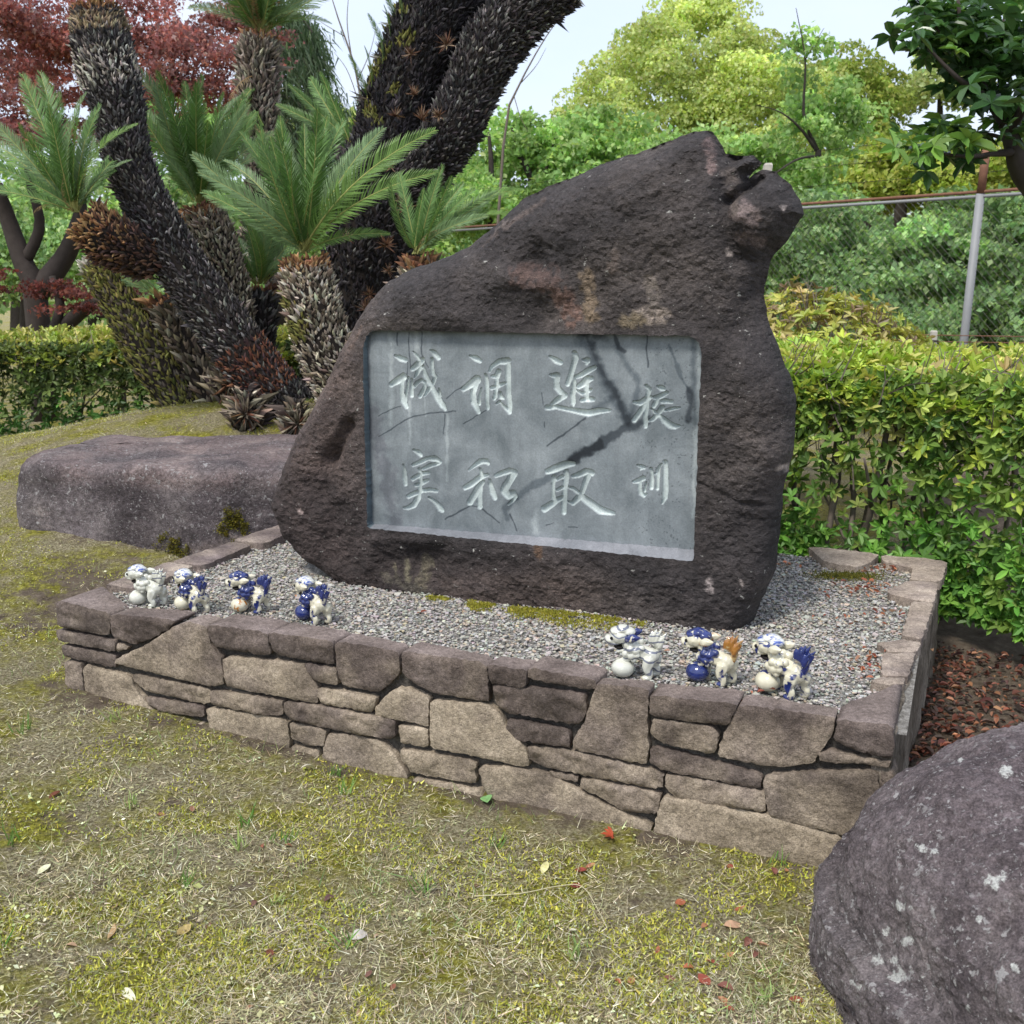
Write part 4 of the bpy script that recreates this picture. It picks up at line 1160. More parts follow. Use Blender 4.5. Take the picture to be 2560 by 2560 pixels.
# centre pixel of the feet, rotation, scale, then glazes: body, mane, brow, ears, tail, ball
FIGS = [
 (372, 1512, -8, .93, 'plain', 'plain', 'pale', 'plain', 'line', 'plain', 'pale lion figurine with white mane and dark-lined tail, first from the left corner'),
 (482, 1528, -24, .95, 'spotted', 'blue', 'pale', 'cream', 'blue', 'ball', 'lion figurine with pale ball, its nose against the leftmost figurine\'s tail'),
 (628, 1529, 4, .93, 'spotted', 'allblue', 'blue', 'cream', 'allblue', 'ochre', 'lion figurine with deep blue tail and a brown flecked ball'),
 (785, 1553, -30, .97, 'cream', 'allblue', 'pale', 'cream', 'blue', 'allblue', 'lion figurine with blue mane holding a dark blue ball'),
 (1590, 1692, 0, 1.0, 'line', 'line', 'line', 'blue', 'line', 'plain', 'white lion figurine drawn with thin dark lines, blue ear only'),
 (1778, 1705, -16, 1.0, 'cream', 'blue', 'blue', 'ochre', 'orange', 'allblue', 'lion figurine with orange brown tail and ear and a blue ball'),
 (1955, 1735, -34, 1.06, 'spotted', 'cream', 'pale', 'cream', 'allblue', 'ball', 'white-headed lion figurine with bushy blue tail, nearest the right corner'),
]
for px, py, rz, sc, b_, m_, br, ea, ta, ba, lab in FIGS:
    p = onz(px, py, 0.372)
    rel = p - P0
    zg = float(gravel_z(np.array([rel @ U]), np.array([rel @ N]))[0]) + .001
    p = onz(px, py, zg)
    o = empty('guardian_lion_figurine', tuple(p))
    o.rotation_euler = (0, 0, R(rz - 14))
    sc *= 1.17
    o.scale = (sc, sc, sc)
    tag(o, lab, 'figurine', 'glazed lion figurines along the planter')
    for nm, me, g in [('body', ME_BODY, G[b_]), ('mane', ME_MANE, G[m_]), ('brow', ME_BROW, G[br]), ('ear', ME_EAR[0], G[ea]), ('ear', ME_EAR[1], G[ea]), ('tail', ME_TAIL, G[ta]), ('ball', ME_BALL, G[ba]), ('mouth', ME_MOUTH, DARKM), ('eye', ME_EYE, DARKM)]:
        c = bpy.data.objects.new(nm, me); COL.objects.link(c); c.parent = o
        c.material_slots[0].link = 'OBJECT'
        c.material_slots[0].material = g
# ------------------------------------------------------------------ plants: templates
def leaf_tpl(w, fold=0.18, droop=0.12):
    """oval leaf of length 1 along +Y, half width w, folded on the midrib: two quads"""
    z = fold * w * 2
    v = np.array([[0, 0, 0], [w * .86, .34, z], [w * .80, .72, z - droop * .5], [0, 1, -droop], [-w * .80, .72, z - droop * .5], [-w * .86, .34, z]])
    return v, np.array([[0, 1, 2, 3], [0, 3, 4, 5]])
RH = (np.array([[0, 0, 0], [-.34, .5, .06], [0, 1, -.08], [.34, .5, .06]]), np.array([[0, 3, 2, 1]]))
def sprig(nleaf, w, spread, seed, jitter=.25):
    r = np.random.default_rng(seed)
    lv, lf = leaf_tpl(w)
    P = []
    for k in range(nleaf):
        a = 2 * math.pi * k / nleaf + r.normal(0, jitter)
        el = spread + r.normal(0, .22)
        d = np.array([[math.cos(a) * math.cos(el), math.sin(a) * math.cos(el), math.sin(el)]])
        F = frames(d, np.array([[0, 0, 1.0]]) + r.normal(0, .12, (1, 3)))[0]
        P.append(((lv * r.uniform(.75, 1.1)) @ F.T, lf))
    v, f, _ = join(P)
    return v, f[0]
SPR = [sprig(5, .23, .45, 1), sprig(5, .22, .25, 2, .5), sprig(4, .24, .75, 3, .5), sprig(6, .20, .6, 4, .4)]
def shade(c, n, sd=.18, r=rng):
    return np.asarray(c, float)[None] * np.exp(r.normal(0, sd, (n, 1))) * (1 + r.normal(0, .05, (n, 3)))
def pick(cols, wts, n, r=rng, sd=.18):
    k = r.choice(len(cols), n, p=np.array(wts) / sum(wts))
    return np.asarray(cols, float)[k] * np.exp(r.normal(0, sd, (n, 1))) * (1 + r.normal(0, .05, (n, 3)))

# ------------------------------------------------------------------ cycads
FTINT = np.array([[.070, .140, .032], [.105, .185, .062], [.135, .205, .095], [.105, .180, .045], [.085, .150, .050]])
def frond_mesh(name, hgt, npair, wid, seed, dead=False):
    r = np.random.default_rng(seed)
    t = np.linspace(0, 1, 14)
    def curve(t):
        return np.stack([np.zeros_like(t), t, hgt * 4 * (t - t ** 2.1) * .62], 1)
    parts = []
    rv, rf = tube(curve(t), .0085 * (1 - .8 * t), 4, False)
    cst = (.30, .20, .10) if dead else (.40, .40, .14)
    parts.append((rv, rf[0], np.array([cst])))
    V, Fq, Cc = [], [], []
    o = 0
    ts = np.linspace(.10, .985, npair)
    P = curve(ts); D = curve(ts + .01) - P; D /= np.linalg.norm(D, axis=1, keepdims=True)
    for k in range(npair):
        s = ts[k]
        ln = wid * (math.sin(math.pi * min(1, (s * .92 + .06))) ** .55) * (1.0 if s < .8 else 1 - .9 * (s - .8))
        for sd in (-1, 1):
            if r.random() < (.25 if dead else .015): continue
            fwd = R(52 - 18 * s) + r.normal(0, .05)
            lift = R(20) + r.normal(0, .07) - (.8 if dead else 0)
            up = np.cross(np.array([1.0, 0, 0]), D[k])
            dirv = sd * np.array([1.0, 0, 0]) * math.sin(fwd) * math.cos(lift) + D[k] * math.cos(fwd) + up * math.sin(lift) * .8
            dirv /= np.linalg.norm(dirv)
            w = D[k] * .0062
            m = P[k] + dirv * ln * .55
            tip = P[k] + dirv * ln + up * (-.16 * ln) + D[k] * .03 * ln
            V += [P[k] - w, P[k] + w, m - w * 1.05, m + w * 1.05, tip]
            Fq.append((o, o + 2, o + 3, o + 1) if sd > 0 else (o, o + 1, o + 3, o + 2))
            Fq.append((o + 2, o + 4, o + 3, o + 3) if sd > 0 else (o + 2, o + 3, o + 4, o + 4))
            g = (np.array([.36, .26, .14]) if dead else FTINT[seed % 5] * (1 + .5 * r.random())) * math.exp(r.normal(0, .12))
            Cc += [g] * 5
            o += 5
    Fq = np.array(Fq)
    tri = Fq[1::2][:, :3]
    parts.append((np.array(V), [Fq[0::2], tri], np.array(Cc)))
    v, f, c = join(parts)
    return make_mesh(name, v, f, M['frond_dead'] if dead else M['frond'], False, c)
FR = [frond_mesh('frond', h_, 62, w_, 10 + i) for i, (h_, w_) in enumerate([(.05, .135), (.10, .15), (.17, .15), (.24, .14), (.02, .12)])]
FD = [frond_mesh('dry_frond', .3, 26, .10, 40 + i, True) for i in range(2)]
def put_frond(parent, base, tip, var, twist=0.0, dead=False):
    base = np.asarray(base, float); tip = np.asarray(tip, float)
    d = tip - base; ln = np.linalg.norm(d)
    F = frames(d[None], np.array([[.35 * math.sin(twist * 9), -.75, .65]]))[0]      # leaf blades turn their faces to the open lawn
    c, s = math.cos(twist), math.sin(twist)
    F = F @ np.array([[c, 0, s], [0, 1, 0], [-s, 0, c]])
    m = Matrix([[*(F[i] * ln), base[i]] for i in range(3)] + [[0, 0, 0, 1]])
    me = (FD if dead else FR)[var % len(FD if dead else FR)]
    return obj('dry_frond' if dead else 'frond', me, parent, m)
def crown(parent, c, n, L_, el=(25, 80), az=(0, 360), seed=1, tips=(), Yc=None, dead=0, spread=.05):
    r = np.random.default_rng(seed)
    c = np.asarray(c, float)
    for (px, py, dY, var) in tips:
        b = c + np.array([r.normal(0, spread * .4), r.normal(0, spread * .4), 0])
        put_frond(parent, b, at(px, py, c[1] + dY), var, r.normal(0, .15))
    for k in range(n):
        a = R(az[0] + (az[1] - az[0]) * (k + r.random() * .8) / n)
        e = R(r.uniform(*el))
        d = np.array([math.sin(a) * math.cos(e), math.cos(a) * math.cos(e), math.sin(e)])
        b = c + np.array([d[0], d[1], 0]) * spread * r.random()
        put_frond(parent, b, b + d * L_ * r.uniform(.8, 1.1), int(np.clip(round(4 - e / R(22)) + r.integers(-1, 2), 0, 3)), r.normal(0, .2))
    for k in range(dead):
        a = r.uniform(0, 6.28); e = R(r.uniform(-10, 50))
        d = np.array([math.sin(a) * math.cos(e), math.cos(a) * math.cos(e), math.sin(e)])
        put_frond(parent, c, c + d * L_ * r.uniform(.35, .6), k, 0, True)
SCV = np.array([[-.5, 0, 0], [.5, 0, 0], [0, -.45, .02], [0, .55, .05], [0, .75, .62]])
SCF = np.array([[2, 1, 4], [1, 3, 4], [3, 0, 4], [0, 2, 4]])
DARK = [(.030, .027, .028), (.055, .049, .048), (.10, .093, .087), (.24, .225, .205)]
STRAW = [(.10, .082, .06), (.20, .165, .12), (.33, .285, .215), (.50, .45, .36)]
RUST = [(.12, .058, .034), (.21, .105, .052), (.32, .19, .095)]
MOSS = [(.075, .078, .022), (.125, .122, .032), (.18, .165, .055)]
def trunk(parent, ctrl, sl=.055, pal=DARK, wts=(4, 4, 2, .7), top=None, topn=.12, spike=.62, seed=0, name='trunk', dens=1.0, moss=None, ring=0.0, band=None):
    """ctrl rows (px, py, Y, radius px): core tube + leaf-base scales"""
    r = np.random.default_rng(seed + 100)
    C = np.array([[*at(x, y, Y), rp * mpp(Y)] for x, y, Y, rp in ctrl])
    ln = np.linalg.norm(np.diff(C[:, :3], axis=0), axis=1).sum()
    n = max(8, int(ln / .06))
    P = spline(C, n)
    rad = P[:, 3] * (1 + .05 * noise(np.c_[np.linspace(0, ln * 3, n), np.zeros(n), np.full(n, seed)], 1.0)) * (1 + ring * np.sin(np.linspace(0, ln / .075 * 6.28, n)))
    v, f = tube(P[:, :3], rad * .78, 14)
    build(name, v, f, M['core'], parent, True)
    rows = int(ln / (sl * .48) * dens); 
    t = np.linspace(0, n - 1.001, rows)
    i = t.astype(int); u = (t - i)[:, None]
    c = P[i, :3] * (1 - u) + P[i + 1, :3] * u
    rr = (rad[i] * (1 - u[:, 0]) + rad[i + 1] * u[:, 0]) * .79
    tg = np.gradient(P[:, :3], axis=0); tg = tg[i]; tg /= np.linalg.norm(tg, axis=1, keepdims=True)
    per = np.maximum(8, (2 * math.pi * rr / (sl * .62)).astype(int))
    idx = np.repeat(np.arange(rows), per)
    a = np.concatenate([2 * math.pi * (np.arange(p) + .5 * (k % 2)) / p for k, p in enumerate(per)]) + r.normal(0, .10, len(idx))
    ref = np.array([0.31, 0.17, 0.93]); 
    s = np.cross(tg[idx], ref); s /= np.linalg.norm(s, axis=1, keepdims=True)
    b = np.cross(tg[idx], s)
    nrm = np.cos(a)[:, None] * s + np.sin(a)[:, None] * b
    pos = c[idx] + nrm * rr[idx][:, None] * (1 + .04 * r.normal(size=(len(idx), 1))) + tg[idx] * r.normal(0, sl * .18, (len(idx), 1))
    # cull the far side
    keep = ((pos - CAM) * nrm).sum(1) < .35 * np.linalg.norm(pos - CAM, axis=1)
    idx, nrm, pos = idx[keep], nrm[keep], pos[keep]
    k = len(idx)
    yv = tg[idx] + .42 * r.normal(size=(k, 3)); 
    F = frames(np.cross(nrm, np.cross(yv, nrm)), nrm)
    sz = sl * r.uniform(.7, 1.3, k)
    S3 = np.stack([sz * .62, sz * r.uniform(.7, 1.3, k), sz * spike * np.exp(r.normal(.1, .5, k))], 1)
    col = pick(pal, wts, k, r, .25)
    tt = t[idx] / (n - 1)
    if top is not None:
        mt = r.random(k) < np.clip((tt - 1 + topn) / topn * 1.4, 0, 1)
        col[mt] = pick(top, [1] * len(top), int(mt.sum()), r)
    if moss is not None:
        lo, hi, amt, sidev = moss
        mm = (tt > lo) & (tt < hi) & (noise(pos, 7, seed) + amt + .5 * (nrm @ np.array(sidev)) > 0)
        col[mm] = pick(MOSS, [1, 2, 1], int(mm.sum()), r)
    if band is not None:
        for lo, hi, pl_ in band:
            mm = (tt > lo) & (tt < hi) & (r.random(k) < .75)
            col[mm] = pick(pl_, [1] * len(pl_), int(mm.sum()), r)
    v, f, cc = scatter(SCV, SCF, F * S3[:, None, :], pos - nrm * sz[:, None] * .06, col)
    tag(build('leaf_base_scales', v, f, M['scales'], parent, False, (cc.reshape(-1, 5, 3) * np.array([.72, .72, .6, .9, 1.75])[None, :, None]).reshape(-1, 3)), kind='stuff')     # dry pale tips
    return P
def rosette(parent, p, r_, pal, seed, n=34, name='bulbil', up=(0, -.6, .5)):
    rr = np.random.default_rng(seed)
    d = rand_dirs(n, rr) + np.array(up)
    d /= np.linalg.norm(d, axis=1, keepdims=True)
    F = frames(d, rand_dirs(n, rr))
    tv = np.array([[-.07, 0, 0], [.07, 0, 0], [0, .0, .08], [0, 1, 0]]); tf = np.array([[0, 3, 2], [2, 3, 1], [1, 3, 0]])
    sz = r_ * rr.uniform(.7, 1.2, n)
    v, f, c = scatter(tv, tf, F * (np.c_[sz * 1.4, sz, sz])[:, None, :], np.tile(np.asarray(p), (n, 1)), pick(pal, [1] * len(pal), n, rr))
    build(name, v, f, M['scales'], parent, False, c)
def cyc(label, px, py, Y):
    p = at(px, py, Y)
    o = empty('cycad', (p[0], p[1], ground_at(p[0], p[1])))
    return tag(o, label, 'cycad', 'cycads on the mound behind the boulders')
Yc = 6.75
# tall one leaning to the left
c = cyc('thick dark cycad trunk leaning left across the maple, bare tall trunk with shaggy top', 690, 1020, Yc)
trunk(c, [(720, 1030, Yc, 84), (640, 930, Yc, 86), (540, 790, Yc, 80), (440, 650, Yc, 76), (365, 510, Yc, 70), (318, 390, Yc, 66), (292, 260, Yc, 74), (262, 150, Yc, 84), (248, 70, Yc, 74), (240, 20, Yc, 62)], .028, DARK, (4, 4, 2, 1.0), RUST, .05, .62, 1,
      band=[(.70, .80, [(.30, .27, .23), (.5, .46, .4), (.12, .1, .09)]), (.86, .94, [(.26, .2, .13), (.14, .1, .07), (.38, .3, .2)]), (.05, .16, [(.11, .045, .03), (.16, .07, .04), (.05, .03, .03)])])
crown(c, at(240, 15, Yc), 26, .95, (35, 82), seed=3, tips=[(80, -120, 0, 1), (420, -60, 0, 1)])
# side head growing out of it to the left
c = cyc('small cycad head with orange brown base budding sideways from the leaning trunk', 300, 640, Yc - .25)
c.location = tuple(at(330, 640, Yc - .2))
trunk(c, [(385, 655, Yc - .05, 56), (320, 625, Yc - .15, 70), (258, 588, Yc - .25, 72), (205, 545, Yc - .3, 58)], .034, [(.09, .05, .035), (.16, .09, .055), (.06, .04, .035)], (3, 2, 3), RUST + [(.36, .22, .1)], .55, .7, 2)
crown(c, at(190, 530, Yc - .3), 7, .62, (40, 85), (200, 520), seed=5, spread=.03, dead=3,
      tips=[(-20, 300, -.1, 2), (55, 185, .1, 1), (100, 180, .2, 1), (-40, 400, -.25, 1), (-60, 470, -.1, 1), (150, 230, .2, 0), (200, 270, -.2, 0), (345, 310, -.1, 3), (330, 400, 0, 2), (250, 260, 0, 1), (-30, 350, .2, 2), (300, 420, .2, 1), (120, 260, -.2, 0)])
# mossy headless trunk
c = cyc('moss-covered leaning cycad trunk without leaves, nearest the left hedge', 440, 1000, 7.3)
trunk(c, [(470, 1030, 7.3, 74), (420, 950, 7.3, 72), (355, 850, 7.3, 66), (300, 760, 7.3, 58), (258, 690, 7.3, 50), (228, 645, 7.3, 42)], .036, MOSS + [(.09, .075, .06)], (2, 3, 2, 2), [(.45, .43, .38), (.3, .28, .22)], .14, .35, 3, ring=.05)
# short trunk between
c = cyc('stubby brown cycad trunk with dense upright fronds behind the leaning trunk', 590, 780, 7.5)
trunk(c, [(600, 930, 7.5, 46), (592, 800, 7.5, 52), (566, 700, 7.5, 62), (538, 620, 7.5, 66), (514, 560, 7.5, 66), (500, 518, 7.5, 54)], .032, STRAW, (3, 4, 2, 1), RUST, .16, .7, 4)
crown(c, at(500, 505, 7.5), 16, .85, (48, 86), seed=8, spread=.05, dead=4,
      tips=[(390, 310, 0, 1), (400, 380, -.3, 2), (455, 265, 0, 0), (500, 240, .2, 0), (560, 230, 0, 0), (610, 235, -.1, 1), (640, 300, -.2, 1), (690, 330, 0, 2), (430, 290, -.3, 1), (520, 300, -.4, 0), (585, 250, .2, 1), (660, 380, -.2, 2)])
# the bright one in front
c = cyc('pale scaly cycad trunk with the largest fan of fronds, just left of the inscribed stone', 850, 1020, 6.25)
trunk(c, [(880, 1040, 6.25, 84), (850, 960, 6.25, 84), (806, 860, 6.25, 84), (782, 770, 6.25, 82), (768, 700, 6.25, 76), (762, 648, 6.25, 62)], .032, STRAW, (3, 3, 3, 2.4), RUST + [(.5, .3, .15)], .15, .65, 6, moss=(.35, .85, -.38, (-1, -.2, 0)))
crown(c, at(762, 632, 6.25), 6, .8, (52, 84), seed=9, spread=.045, dead=3,
      tips=[(480, 385, -.15, 2), (495, 430, -.3, 2), (505, 480, .1, 1), (560, 400, .2, 2), (600, 330, -.1, 1), (640, 350, -.35, 1), (700, 290, .1, 0), (690, 320, -.3, 0), (760, 310, .2, 0), (830, 370, -.35, 1), (815, 320, .1, 1), (1090, 325, -.1, 3), (960, 320, .2, 2), (1095, 430, -.2, 3), (900, 360, .2, 1), (975, 585, -.1, 3), (860, 300, .3, 1), (620, 560, -.1, 2), (560, 520, .25, 2), (730, 380, -.45, 0), (1010, 400, .2, 2)])
# big dark forked one
c = cyc('massive near-black forked cycad trunk rising behind the inscribed stone', 890, 960, 7.3)
trunk(c, [(850, 1000, 7.3, 120), (885, 850, 7.3, 135), (915, 700, 7.3, 135), (945, 560, 7.3, 135), (965, 440, 7.3, 128), (985, 330, 7.3, 112), (1020, 210, 7.3, 108), (1065, 100, 7.3, 110), (1110, 0, 7.3, 112), (1140, -80, 7.3, 105)], .030, [(.020, .018, .02), (.034, .03, .032), (.06, .055, .055), (.15, .14, .13)], (6, 4, 1.2, .3), None, .1, .6, 11,
      moss=(.5, .9, -.55, (-1, -.2, 0)))
trunk(c, [(965, 520, 7.2, 70), (1060, 420, 7.15, 78), (1130, 330, 7.1, 80), (1180, 220, 7.1, 80), (1235, 110, 7.1, 84), (1320, 20, 7.1, 80), (1410, -50, 7.1, 74)], .030, DARK, (6, 4, 1.6, .8), None, .1, .7, 12, name='fork')
for k, (a, b_) in enumerate([(1250, 270), (1050, 570), (940, 700), (1100, 720), (910, 1010), (970, 1220), (1000, 1260), (650, 1440), (780, 1780), (760, 1870), (1030, 330), (1200, 700), (880, 1480), (900, 1640)]):
    rosette(c, at(600 + a * .414, b_ * .414, 6.86), .06 if k % 3 else .08, [(.10, .05, .032), (.17, .09, .05), (.22, .15, .10)], 60 + k)
for k, (a, b_) in enumerate([(790, 610), (960, 160), (905, 370)]):
    q = at(600 + a * .414, b_ * .414, 7.2)
    rosette(c, q, .13, DARK + STRAW[:2], 90 + k, 60, up=(-.4, -.3, .6))
    for j in range(3):
        put_frond(c, q, q + np.array([-.12 + .1 * j, -.1, .26 + .05 * j]), j, j)
# tall one at the back
c = cyc('tall slim cycad with drooping dry collar standing farthest back on the left', 650, 420, 8.7)
trunk(c, [(640, 700, 8.7, 52), (655, 450, 8.7, 48), (652, 330, 8.7, 50), (645, 220, 8.7, 56), (648, 130, 8.7, 54), (652, 92, 8.7, 44)], .042, [(.10, .08, .065), (.18, .15, .12), (.3, .26, .21)], (3, 3, 2), RUST, .08, .7, 14)
crown(c, at(652, 80, 8.7), 30, .95, (28, 82), seed=15, spread=.05, dead=6, tips=[(850, -20, 0, 2), (800, 20, -.3, 2), (530, -30, 0, 1), (470, 20, .2, 2), (830, 60, .2, 3)])
for k in range(9):
    put_frond(c, at(645, 190 + 16 * k, 8.65), at(560 + 20 * k, 300 + 14 * (k % 4), 8.3), k, .3 * k, k % 2 == 0)
# head peeping over the stone
c = cyc('cycad whose fan of fronds shows above the left shoulder of the inscribed stone', 1050, 760, 5.75)
trunk(c, [(1075, 900, 5.75, 66), (1062, 760, 5.75, 66), (1052, 690, 5.75, 60), (1045, 648, 5.75, 46)], .05, STRAW, (3, 3, 1, 1), RUST, .3, .7, 16)
crown(c, at(1045, 635, 5.75), 4, .45, (45, 80), seed=17, spread=.04, dead=3,
      tips=[(1010, 510, .1, 0), (1060, 470, 0, 0), (1090, 445, .15, 0), (1130, 440, -.1, 0), (1160, 455, .1, 1), (1190, 470, -.1, 1), (1245, 480, 0, 2), (1310, 475, .1, 3), (1300, 540, 0, 3), (1110, 500, -.3, 0), (1220, 540, -.25, 2)])
# low crowns in the shade between the trunks
c = cyc('dark low cycad fronds in the shade between the leaning trunk and the pale trunk', 660, 760, 7.7)
trunk(c, [(650, 900, 7.7, 45), (650, 780, 7.7, 48), (648, 720, 7.7, 40)], .05, DARK, (3, 3, 2, 1), RUST, .2, .6, 18)
crown(c, at(648, 710, 7.7), 13, .7, (20, 75), seed=19, tips=[(720, 560, 0, 1), (590, 590, 0, 1), (730, 640, -.2, 2)])
c = cyc('cycad fronds raised against the sky left of the forked trunk', 900, 480, 7.9)
trunk(c, [(880, 700, 7.9, 50), (885, 520, 7.9, 50), (890, 380, 7.9, 46)], .05, DARK, (3, 3, 2, 1), None, .2, .6, 20)
crown(c, at(885, 365, 7.9), 2, .75, (30, 75), seed=21, tips=[(720, 210, 0, 4), (690, 260, .2, 4), (800, 180, 0, 0), (740, 330, .2, 0)])
c = cyc('small shaggy cycad trunk with a few silvery fronds beside the mossy trunk', 500, 980, 7.35)
trunk(c, [(530, 1010, 7.35, 60), (480, 900, 7.35, 58), (430, 810, 7.35, 54), (398, 745, 7.35, 44)], .055, STRAW[:3], (4, 3, 1), RUST, .2, .8, 22)
crown(c, at(395, 735, 7.35), 3, .5, (10, 40), (250, 330), seed=23, tips=[(300, 690, -.3, 2), (315, 715, -.2, 2), (290, 650, 0, 1)])
for k, (px, py, rp, Y, sd, lab) in enumerate([(615, 1035, 58, 6.45, 24, 'round spiky cycad offset at the foot of the leaning trunk'), (745, 1060, 52, 6.3, 25, 'squat mossy cycad offset beside the foot of the inscribed stone'),
                                            (575, 960, 60, 6.9, 26, 'shaggy brown cycad stump between the trunk bases')]):
    c = cyc(lab, px, py, Y)
    trunk(c, [(px, py + rp * .6, Y, rp * .7), (px, py, Y, rp), (px - 3, py - rp * .55, Y, rp * .75), (px - 4, py - rp * .95, Y, rp * .3)], .05, STRAW[:3] + [(.05, .04, .035)], (2, 2, 1, 2), None, .3, 1.1, sd, moss=(.0, .5, -.3, (0, -.3, -.5)) if k == 1 else None)
    rosette(c, at(px, py, Y - .08), rp * mpp(Y) * .95, STRAW[:3] + [(.15, .07, .04)], sd + 50, 90, 'spikes', (0, -.3, .2))

# ------------------------------------------------------------------ hedges
def twigs(n, sampler, ln, rad, r, seg=3):
    """short crooked twigs as thin three-sided tubes joined into one"""
    P = []
    for k in range(n):
        p, d = sampler(r)
        pts = [p]
        for j in range(seg):
            d = d + r.normal(0, .28, 3); d /= np.linalg.norm(d)
            pts.append(pts[-1] + d * ln * r.uniform(.6, 1.3) / seg)
        v, f = tube(np.array(pts), np.linspace(rad, rad * .4, seg + 1), 3, False)
        P.append((v, f))
    v, f, _ = join(P)
    return v, f
def hedge(name, label, org, ax, ay, Ln, Wd, zb, zt, n_top, n_front, n_low, leaf, r, cols, bulge=None, parts300=0, stems=(), gap=None, ntw=500):
    """box hedge: org = front left foot, ax along, ay into depth"""
    ax = np.asarray(ax, float); ay = np.asarray(ay, float)
    o = empty(name, tuple(np.asarray(org) + ax * Ln / 2))
    tag(o, label, 'hedge')
    def P3(a, b, z):
        return np.asarray(org)[None] * np.array([1, 1, 0]) + np.outer(a, ax) + np.outer(b, ay) + np.outer(z, [0, 0, 1.0])
    S_ = []
    # top
    a = r.uniform(0, Ln, n_top); b = np.abs(r.normal(0, .45, n_top)) * Wd; b = np.where(b > Wd, r.uniform(0, Wd, n_top), b)
    q = np.stack([a, b, 0 * a], 1)
    hz = zt + .06 * fbm(q, 1.3, 2, 5) + .02 * noise(q, 6, 3) - .16 * np.exp(-b / .10) + .05 * np.clip(b / Wd, 0, 1)
    fo = 0 if bulge is None else bulge(a)
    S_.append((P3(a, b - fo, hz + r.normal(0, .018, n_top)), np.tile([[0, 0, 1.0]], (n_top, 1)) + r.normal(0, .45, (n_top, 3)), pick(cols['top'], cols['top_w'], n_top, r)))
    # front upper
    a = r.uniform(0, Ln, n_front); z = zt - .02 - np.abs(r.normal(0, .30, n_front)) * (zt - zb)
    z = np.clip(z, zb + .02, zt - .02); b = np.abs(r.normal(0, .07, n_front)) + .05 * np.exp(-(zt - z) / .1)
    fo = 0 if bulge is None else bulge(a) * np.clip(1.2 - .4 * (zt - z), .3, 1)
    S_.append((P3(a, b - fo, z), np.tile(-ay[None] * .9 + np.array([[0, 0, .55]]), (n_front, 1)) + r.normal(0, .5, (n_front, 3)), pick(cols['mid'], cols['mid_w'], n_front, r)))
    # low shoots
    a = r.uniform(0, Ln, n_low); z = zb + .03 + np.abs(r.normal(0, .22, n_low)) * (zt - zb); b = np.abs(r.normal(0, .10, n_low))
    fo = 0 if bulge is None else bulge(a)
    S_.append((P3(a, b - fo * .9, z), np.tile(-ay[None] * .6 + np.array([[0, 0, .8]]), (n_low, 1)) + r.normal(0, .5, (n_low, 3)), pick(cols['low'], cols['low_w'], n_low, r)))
    pos = np.vstack([s_[0] for s_ in S_]); nr = np.vstack([s_[1] for s_ in S_]); cl = np.vstack([s_[2] for s_ in S_])
    if gap is not None:
        k = gap(pos, r)
        pos, nr, cl = pos[k], nr[k], cl[k]
    nr /= np.linalg.norm(nr, axis=1, keepdims=True)
    F = frames(rand_dirs(len(pos), r), nr)[:, :, [0, 1, 2]]
    # sprig axis is local Z: put nr there
    zx = nr; xx = np.cross(rand_dirs(len(pos), r), zx); xx /= np.linalg.norm(xx, axis=1, keepdims=True); yy = np.cross(zx, xx)
    F = np.stack([xx, yy, zx], 2)
    sz = leaf * r.uniform(.65, 1.25, len(pos))
    px = FPX * (pos[:, 0] / pos[:, 1]) + CX
    vis = (px > -200) & (px < 2760)
    pos, cl, F, sz = pos[vis], cl[vis], F[vis], sz[vis]
    order = np.argsort(np.linalg.norm(pos - CAM, axis=1))
    near = set(order[:0])
    if parts300:
        vz = CX - FPX * ((pos - CAM) @ UP) / ((pos - CAM) @ FW)
        vx = CX + FPX * pos[:, 0] / ((pos - CAM) @ FW)
        inv = (vx > 0) & (vx < 2560) & (vz > 0) & (vz < 2560)
        cand = [k for k in order if inv[k]][:parts300 * 2]
        near = set(r.choice(cand, min(parts300, len(cand)), replace=False).tolist())
        bins = {}
        for k in near:
            ci = 0 if cl[k][0] > .25 else (1 if cl[k][1] > .17 else 2)
            vi = k % 4
            if (ci, vi) not in bins:
                cc = [cols['top'][0], cols['mid'][0], cols['low'][-1]][ci]
                sv, sf = SPR[vi]
                cv = np.repeat(pick([cc], [1], len(sv) // 6, r, .12), 6, axis=0)
                bins[(ci, vi)] = make_mesh('leaf_sprig', sv, sf, M['leaf'], False, cv)
            m = Matrix([[*(F[k][i] * sz[k]), pos[k][i]] for i in range(3)] + [[0, 0, 0, 1]])
            obj('leaf_sprig', bins[(ci, vi)], o, m)
    rest = np.array([k for k in range(len(pos)) if k not in near])
    P = []
    for vi in range(4):
        kk = rest[vi::4]
        sv, sf = SPR[vi]
        v, f, c = scatter(sv, sf, F[kk] * sz[kk][:, None, None], pos[kk], cl[kk])
        P.append((v, f, c * np.exp(r.normal(0, .10, (len(c) // 6, 1))).repeat(6, 0)))
    v, f, c = join(P)
    tag(build('foliage', v, f, M['leaf'], o, False, c), kind='stuff')
    # twig mass
    def smp(rr):
        a_ = rr.uniform(0, Ln); b_ = rr.uniform(0, min(Wd, .6)); z_ = zt - .03 - abs(rr.normal(0, .22)) * (zt - zb)
        return P3(np.array([a_]), np.array([b_ - (0 if bulge is None else bulge(np.array([a_]))[0])]), np.array([z_]))[0], np.array([rr.normal(0, .6), rr.normal(0, .6), 1.0])
    v, f = twigs(ntw, smp, .20, .0045, r)
    tag(build('twigs', v, f, M['twig'], o), kind='stuff')
